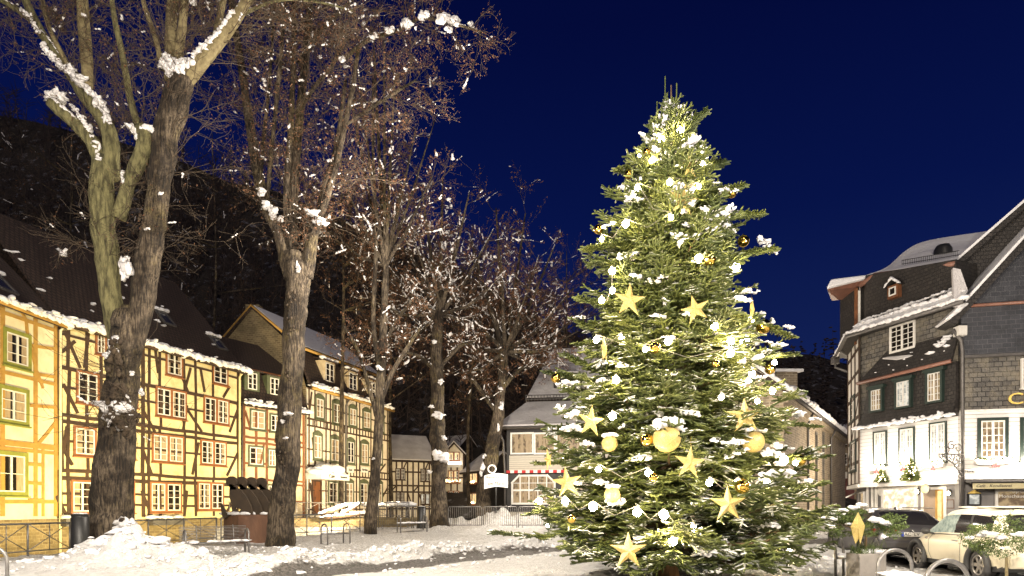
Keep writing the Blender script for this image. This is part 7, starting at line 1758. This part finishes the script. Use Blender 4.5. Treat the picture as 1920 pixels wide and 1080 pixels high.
S3 = [(1609, 960), (1622, 986), (1618, 1003), (1613, 1021), (1610, 1010), (1604, 1020), (1599, 1004), (1595, 987)]
mid = at(1609, 990, Yq-.07); bkp = at(1609, 990, Yq+.07); pp = [at(x, y, Yq) for x, y in S3]
for i in range(8): mb.poly([pp[i], pp[(i+1) % 8], mid]); mb.poly([pp[(i+1) % 8], pp[i], bkp])
mb.build('star_body', M['gold'], t); mb = MB(); mb.tube([at(1609, 960, Yq), at(1610, 950, Yq)], .005, 5); mb.build('hook', M['black'], t)
Yt = 11.4; q = at(1888, 1085, Yt); t = thing('topiary_tree', 'small clipped evergreen on a thin stem at the right frame edge, snow in its crown', 'tree', (q.x, q.y, 0)); mb = MB(); mb.tube([(q.x, q.y, 0), at(1887, 1045, Yt)], [.03, .022], 8); mb.build('trunk', M['pale_bark'], t, True)
cl = []; 
for i in range(60):
    px = rs.uniform(1808, 1968); k = 1-abs(px-1888)/95; py = rs.uniform(1010-16-30*k*rs.random(), 1022+22*k)
    cl.append((at(px, py, Yt+rs.uniform(-.4, .4)), (rs.uniform(.09, .15), rs.uniform(.09, .14), rs.uniform(.06, .10))))
cl += [(at(1895, 975, Yt), (.09, .09, .12)), (at(1897, 962, Yt), (.05, .05, .08)), (at(1905, 985, Yt), (.12, .12, .10)), (at(1915, 980, Yt+.1), (.10, .1, .1))]
shrub(t, cl, 300, .016, 5); B = Blobs()
for px, py in ((1845, 998), (1858, 1000), (1838, 1003), (1875, 1008), (1905, 1003), (1915, 1000), (1820, 1008)):
    for k in range(3): B.add(at(px+rs.uniform(-5, 5), py, Yt-.2+rs.uniform(-.15, .15)), (.07, .06, .03), .4)
B.build('snow', M['snow'], t)
# ================================================================ cars
M['paint_cream'] = pm('cream_car_paint', (.74, .67, .50), (.70, .63, .46), 2, .28, 0, coat=.6)
M['paint_roof'] = pm('frosted_roof', (.76, .72, .60), (.80, .78, .72), 3, .5, .3, 50)
M['paint_grey'] = pm('dark_grey_car_paint', (.11, .105, .108), (.09, .085, .088), 2, .30, 0, metal=.5, coat=.7)
M['red_lens'] = pm('red_lamp_lens', (.32, .012, .010), (.22, .01, .008), 12, .15, 0, coat=.5)
def car(name_label, cat, st, W, wheels, R_w, materials, loc, heading, glass, arch_trim=False, details=None):
    """st rows: x, z_bottom, half width sill, half width mid, half width belt, z_belt, half width roof, z_roof"""
    t = thing('parked_car', name_label, cat, loc, heading)
    C = np.array(st, float); xs_ = np.linspace(C[0, 0], C[-1, 0], 130); from_ = [np.interp(xs_, C[:, 0], C[:, k]) for k in range(C.shape[1])]
    # smooth profiles
    ker = np.array([1, 4, 6, 4, 1.])/16
    sm = []
    for k, a in enumerate(from_):
        b = a.copy()
        if k > 0:
            for _ in range(5): b[2:-2] = np.convolve(b, ker, 'valid')
        sm.append(b)
    X, ZB, WS, WM, WB, ZBe, WR, ZR = sm; mcs = 34; V = []
    for i in range(len(X)):
        mid = ZB[i]+(ZBe[i]-ZB[i])*.55
        ctrl = [(0, ZB[i], 0, 0), (WS[i]*.9, ZB[i], 0, 0), (WS[i], ZB[i]+.06, 0, 0), (WM[i], mid, 0, 0), (WM[i]*.992, mid+(ZBe[i]-mid)*.55, 0, 0), (WB[i], ZBe[i], 0, 0), ((WB[i]+WR[i])/2+.02, (ZBe[i]+ZR[i])/2, 0, 0), (WR[i], ZR[i]-(.10 if arch_trim else .06)*min(1, (ZR[i]-ZBe[i])/.3), 0, 0), (WR[i]*.72, ZR[i]-(.028 if arch_trim else .012), 0, 0), (0, ZR[i]+.01, 0, 0)]
        P = curve_pts(ctrl, 5)[:, :2]; V.append(P)
    V = np.array(V); nv = V.shape[1]; n = len(X)
    full = []
    for s in (1, -1):
        full.append(np.stack([np.repeat(X[:, None], nv, 1), s*V[:, :, 0], V[:, :, 1]], -1))
    parts = {'body': [[], []], 'glass': [[], []], 'roof': [[], []], 'low': [[], []]}
    allv = np.concatenate([full[0].reshape(-1, 3), full[1].reshape(-1, 3)]); buckets = {}
    for s in (0, 1):
        for i in range(n-1):
            for j in range(nv-1):
                c = (full[s][i, j]+full[s][i+1, j+1])/2; x, y, z = c; y = abs(y)
                if any((x-wx)**2+(z-R_w)**2 < (R_w+.045)**2 for wx in wheels) and y > W/2-.35: continue
                b = glass(x, y, z, j/(nv-1), s)
                if b[0] == 'g' or b == 'pillar': b = (b, s)
                o = s*n*nv; q = [o+i*nv+j, o+(i+1)*nv+j, o+(i+1)*nv+j+1, o+i*nv+j+1]
                buckets.setdefault(b, []).append(q if s == 0 else q[::-1])
    for s in (0, 1):       # end caps
        for i in (0, n-1):
            for j in range(nv-1): pass
    me_names = {}
    for b, fc in buckets.items():
        used = sorted({v for f in fc for v in f}); mp = {v: k for k, v in enumerate(used)}; mb = MB(); mb.v = [tuple(allv[v]) for v in used]; mb.f = [[mp[v] for v in f] for f in fc]; mb.m = [0]*len(fc)
        nm, mt = materials[b if isinstance(b, str) else b[0]]; me_names[b] = mb.build(nm, M[mt], t, True, local=True)
    # front and rear closing faces
    for i in (0, n-1):
        mb = MB(); ring_ = [tuple(full[0][i, j]) for j in range(nv)]+[tuple(full[1][i, j]) for j in range(nv-1, -1, -1)]; mb.poly(ring_); mb.build('end_panel', M[materials['body'][1]], t, local=True)
    # wheels
    for wx in wheels:
        for s in (1, -1):
            mb = MB(); yo = s*(W/2-.01); yi = s*(W/2-.22); prof = [(R_w*.62, yo-s*.02), (R_w*.70, yo+s*.0), (R_w*.93, yo-s*.005), (R_w, yo-s*.03), (R_w, yi), (R_w*.6, yi)]
            N_ = 36; b0 = 0
            for r, y in prof:
                for k in range(N_): a = 2*math.pi*k/N_; mb.v.append((wx+r*math.cos(a), y, R_w+r*math.sin(a)))
            for i in range(len(prof)-1):
                for k in range(N_): a0 = i*N_+k; a1 = i*N_+(k+1) % N_; mb.f.append([a0, a1, a1+N_, a0+N_]); mb.m.append(0)
            wh = mb.build('wheel', M['rubber'], t, True, local=True)
            mb = MB(); mb.tube([(wx, yo-s*.02, R_w), (wx, yo-s*.045, R_w)], R_w*.17, 12)
            for k in range(6 if arch_trim else 10):
                a = 2*math.pi*k/(6 if arch_trim else 10); ca, sa = math.cos(a), math.sin(a); w2 = .035 if arch_trim else .018
                p0 = Vector((wx+ca*R_w*.12, yo-s*.03, R_w+sa*R_w*.12)); p1 = Vector((wx+ca*R_w*.64, yo-s*.02, R_w+sa*R_w*.64)); tt = Vector((-sa, 0, ca))*w2; dd = Vector((0, -s*.03, 0)); mb.hexa([p0-tt, p1-tt, p1-tt+dd, p0-tt+dd, p0+tt, p1+tt, p1+tt+dd, p0+tt+dd])
            mb.tube([(wx+R_w*.63*math.cos(a), yo-s*.015, R_w+R_w*.63*math.sin(a)) for a in [2*math.pi*k/24 for k in range(25)]], .018, 6, False)
            rm = mb.build('rim', M['rim'], wh, local=True)
            mb = MB(); mb.tube([(wx, yi, R_w), (wx, s*(W/2-.13), R_w)], R_w*.62, 20); mb.build('brake_disc', M['black'], wh, local=True)
            # dark wheel well
            mb = MB(); mb.tube([(wx, s*.30, R_w), (wx, s*(W/2-.24), R_w)], R_w+.05, 24); mb.build('wheel_well', M['black'], t, local=True)
            if arch_trim:
                mb = MB(); pts = [(wx+(R_w+.06)*math.cos(a), s*(W/2+.0), R_w+(R_w+.06)*math.sin(a)) for a in [math.pi*(-.12+1.24*k/24) for k in range(25)]]; mb.tube(pts, [.062]*25, 8); mb.build('arch_trim', M['plastic'], t, True, local=True)
    return t
def xsign(p, hd, x, y):       # local to world helper
    return Vector((p[0]+x*math.cos(hd)-y*math.sin(hd), p[1]+x*math.sin(hd)+y*math.cos(hd)))
# cream hatchback
st = [(0.0, .30, .62, .70, .66, .72, .50, .80), (0.06, .24, .72, .78, .72, .82, .58, 1.06), (.16, .20, .74, .82, .75, .85, .62, 1.31), (.35, .19, .76, .835, .775, .86, .64, 1.42), (.9, .18, .77, .84, .785, .86, .655, 1.465), (1.5, .18, .77, .84, .785, .855, .655, 1.47), (2.05, .18, .77, .84, .785, .85, .64, 1.43),
      (2.35, .18, .77, .84, .785, .85, .62, 1.30), (2.75, .18, .77, .84, .78, .84, .66, .98), (2.95, .18, .77, .835, .76, .79, .60, .86), (3.25, .19, .76, .81, .70, .73, .5, .80), (3.5, .20, .72, .76, .62, .64, .42, .72), (3.66, .24, .62, .66, .52, .55, .36, .65), (3.70, .30, .5, .56, .45, .50, .3, .56)]
fw = Vector((.35, 2.45)).normalized(); hdg = math.atan2(fw.y, fw.x); lf = Vector((-fw.y, fw.x)); rw = Vector((9.19, 12.75)); org = rw-fw*.62-lf*.82+Vector((.09, 0))
def g_mini(x, y, z, v, s):
    if z > 1.285+.03*(1-abs(x-1.2)/1.4) and x > .12 and x < 2.36: return 'roof'
    if z < .30: return 'low'
    if .885 < z < 1.28 and y > .55 and .30 < x < 2.75-(z-.885)*1.05:
        if x < .95: return 'g3'
        if abs(x-.99) < .03: return 'pillar'
        if x < 1.60-(z-.885)*.35: return 'g2'
        return 'g1'
    if 2.28 < x < 2.86 and z > .95 and y < .60: return 'ws'
    if x < .24 and z > 1.0 and z < 1.30 and y < .55: return 'rw'
    return 'body'
mats_m = {'body': ('body', 'paint_cream'), 'roof': ('roof', 'paint_roof'), 'low': ('sill', 'plastic'), 'g1': ('front_side_window', 'frost'), 'g2': ('side_window', 'car_glass'), 'g3': ('rear_side_window', 'car_glass'), 'pillar': ('pillar', 'plastic'), 'ws': ('windscreen', 'car_glass'), 'rw': ('rear_window', 'car_glass')}
mini = car('cream hatchback with frosted side window and black wheel arches', 'car', st, 1.68, (.62, 3.09), .30, mats_m, (org.x, org.y, .02), hdg, g_mini, True)
def lbox(par, name, mat, x0, x1, y0, y1, z0, z1, bev=.01):
    mb = MB(); mb.box(x0, x1, y0, y1, z0, z1); return mb.build(name, M[mat], par, bevel=bev, local=True)
B = Blobs(); B.add((0, 0, 0), (.12, .085, .075), .0, ICO3, yaw=0); m_ = B.build('mirror', M['plastic'], None); m_.parent = mini; m_.location = (2.36, .98, .92)
mb = MB(); mb.tube([(2.34, .80, .86), (2.36, .93, .89)], .022, 6); mb.build('mirror_arm', M['plastic'], mini, local=True)
mb = MB(); mb.tube([(1.32, .845, .75), (1.36, .875, .755), (1.48, .875, .755), (1.52, .845, .75)], .014, 6); mb.build('door_handle', M['rim'], mini, True, local=True)
mb = MB()
for pts in ([(1.18, .825, .86), (1.20, .853, .70), (1.24, .845, .42), (1.3, .80, .25)], [(2.40, .81, .85), (2.52, .85, .72), (2.52, .848, .45), (2.45, .80, .25)]): mb.tube(pts, .004, 4)
mb.build('door_seam', M['black'], mini, local=True)
mb = MB(); mb.tube([(.16, .80, .865), (1.2, .812, .875), (2.3, .812, .87), (2.62, .80, .865)], .012, 6); mb.build('belt_trim', M['rim'], mini, True, local=True)
for s in (1, -1):
    B = Blobs(); B.add((0, 0, 0), (.05, .09, .13), 0, ICO3, yaw=0); m_ = B.build('tail_light', M['red_lens'], None); m_.parent = mini; m_.location = (.09, s*.66, .68)
    mb = MB(); mb.lathe((0, 0, 0), [(.001, .0), (.10, .01), (.11, -.05)], 16); 
B = Blobs(); B.add((0, 0, 0), (.06, .035, .03), 0, ICO2, yaw=0); m_ = B.build('side_indicator', M['rim'], None); m_.parent = mini; m_.location = (2.66, .82, .76)
lbox(mini, 'rear_bumper', 'paint_cream', -.05, .10, -.62, .62, .28, .52, .04); lbox(mini, 'plate', 'white', -.065, -.052, -.26, .26, .52, .63, .003)
mb = MB()
mb.tube([(.14, -.5, 1.33), (.14, .5, 1.33)], .03, 8); mb.build('spoiler', M['paint_cream'], mini, True, local=True)
B = Blobs(); 
for i in range(40): a_ = random.uniform(.35, 2.0); B.add((a_, random.uniform(-.45, .45), 1.455), (.22, .18, .022), .15)
B.build('roof_frost', M['paint_roof'], None).parent = mini
# dark grey estate
st2 = [(0.0, .42, .70, .74, .66, .66, .5, .72), (.04, .34, .80, .84, .76, .86, .60, .93), (.10, .27, .84, .88, .80, .95, .62, 1.05), (.30, .22, .85, .90, .82, .99, .62, 1.22), (.62, .20, .86, .905, .83, .985, .61, 1.37), (1.2, .19, .86, .905, .835, .97, .62, 1.425), (2.0, .19, .86, .905, .835, .96, .62, 1.43), (2.6, .19, .86, .90, .83, .95, .61, 1.39),
       (3.0, .19, .86, .90, .82, .94, .60, 1.24), (3.5, .19, .86, .90, .80, .92, .64, 1.0), (3.8, .20, .86, .895, .77, .88, .6, .93), (4.3, .22, .80, .84, .66, .78, .5, .84), (4.58, .28, .66, .70, .55, .62, .4, .68), (4.63, .34, .5, .56, .45, .5, .3, .56)]
fw = Vector((.75, 3.7)).normalized(); hdg = math.atan2(fw.y, fw.x); lf = Vector((-fw.y, fw.x)); rc = Vector((9.16, 16.2)); org = rc-lf*.88
def g_bmw(x, y, z, v, s):
    if z < .32: return 'low'
    if 1.02 < z < 1.36 and y > .60 and .62+(z-1.02)*.6 < x < 3.25-(z-1.02)*.95+.06: 
        if abs(x-1.30) < .035 or abs(x-2.25) < .035: return 'pillar'
        return 'g1'
    if x < .60 and 1.02 < z < 1.34 and y < .56+(1.34-z)*.35: return 'rw'
    if 2.75 < x < 3.52 and z > 1.02 and y < .62: return 'ws'
    return 'body'
mats_b = {'body': ('body', 'paint_grey'), 'low': ('sill', 'plastic'), 'g1': ('side_window', 'car_glass'), 'pillar': ('pillar', 'plastic'), 'ws': ('windscreen', 'car_glass'), 'rw': ('rear_window', 'car_glass')}
bmw = car('dark grey estate car with red tail lights parked behind the planter shrub', 'car', st2, 1.80, (.92, 3.80), .33, mats_b, (org.x, org.y, .02), hdg, g_bmw)
for s in (1, -1):
    mb = MB(); mb.hexa([(-.012, s*.36, .83), (.0, s*.62, .80), (.16, s*.885, .82), (.16, s*.80, .80), (.015, s*.36, .91), (.03, s*.62, .93), (.16, s*.87, .91), (.2, s*.8, .93)]); mb.build('tail_light', M['red_lens'], bmw, local=True)
    lbox(bmw, 'reflector', 'red_lens', .0-.02, .02, s*.62-.16, s*.62+.16, .40, .435, .005)
    mb = MB(); mb.tube([(2.9, s*.86, .98), (2.95, s*.98, 1.02)], .02, 6); mb.build('mirror_arm', M['plastic'], bmw, local=True); B = Blobs(); B.add((0, 0, 0), (.09, .11, .075), 0, ICO2, yaw=0); m_ = B.build('mirror', M['paint_grey'], None); m_.parent = bmw; m_.location = (2.95, s*1.03, 1.04)
mb = MB(); mb.box(-.045, -.030, -.26, .26, .72, .83); pl_ = mb.build('plate', M['white'], bmw, bevel=.003, local=True)
mb = MB(); mb.box(-.049, -.046, .205, .26, .722, .828); mb.build('blue_band', pm('plate_blue', (.01, .04, .35), None, 2, .4, 0), pl_, local=True)
class LF:      # plane on the car's rear
    pass
c = bpy.data.curves.new('lettering', 'FONT'); c.body = "AC  LV"; c.size = .115; c.extrude = .001; c.align_x = 'LEFT'; c.align_y = 'CENTER'; tmp = bpy.data.objects.new('tmp', c); COL.objects.link(tmp); bpy.context.view_layer.update()
me = bpy.data.meshes.new_from_object(tmp.evaluated_get(bpy.context.evaluated_depsgraph_get())); bpy.data.objects.remove(tmp); bpy.data.curves.remove(c); me.materials.clear(); me.materials.append(M['ink'])
ob = bpy.data.objects.new('plate_lettering', me); COL.objects.link(ob); ob.parent = pl_; ob.matrix_local = Matrix(((0, 0, -1, -.051), (-1, 0, 0, .20), (0, 1, 0, .775), (0, 0, 0, 1)))
mb = MB(); mb.tube([(-.03, 0, .86), (-.045, 0, .862)], .042, 20); bd = mb.build('badge', M['black'], bmw, local=True)
mb = MB(); 
for k in (0, 2): mb.poly([(-.047, 0, .862)]+[(-.047, .026*math.cos(a), .862+.026*math.sin(a)) for a in [math.pi/2*(k+i/5) for i in range(6)]])
mb.build('badge_face', M['white'], bd, local=True)
mb = MB(); mb.hexa([(1.05, -.012, 1.42), (1.2, -.012, 1.42), (1.2, .012, 1.42), (1.05, .012, 1.42), (1.08, -.008, 1.47), (1.12, -.008, 1.47), (1.12, .008, 1.47), (1.08, .008, 1.47)]); mb.build('antenna_fin', M['black'], bmw, local=True)
lbox(bmw, 'rear_bumper', 'paint_grey', -.06, .12, -.78, .78, .40, .62, .05); lbox(bmw, 'bumper_insert', 'plastic', -.045, .1, -.7, .7, .27, .40, .03)
for s in (1, -1): mb = MB(); mb.tube([(.3, s*.60, 1.435), (2.3, s*.60, 1.45)], .016, 6); mb.build('roof_rail', M['rim'], bmw, True, local=True)
lamp('square_light', 'POINT', (7.5, 8.5, 5.0), 1500, WARMW, size=.25)
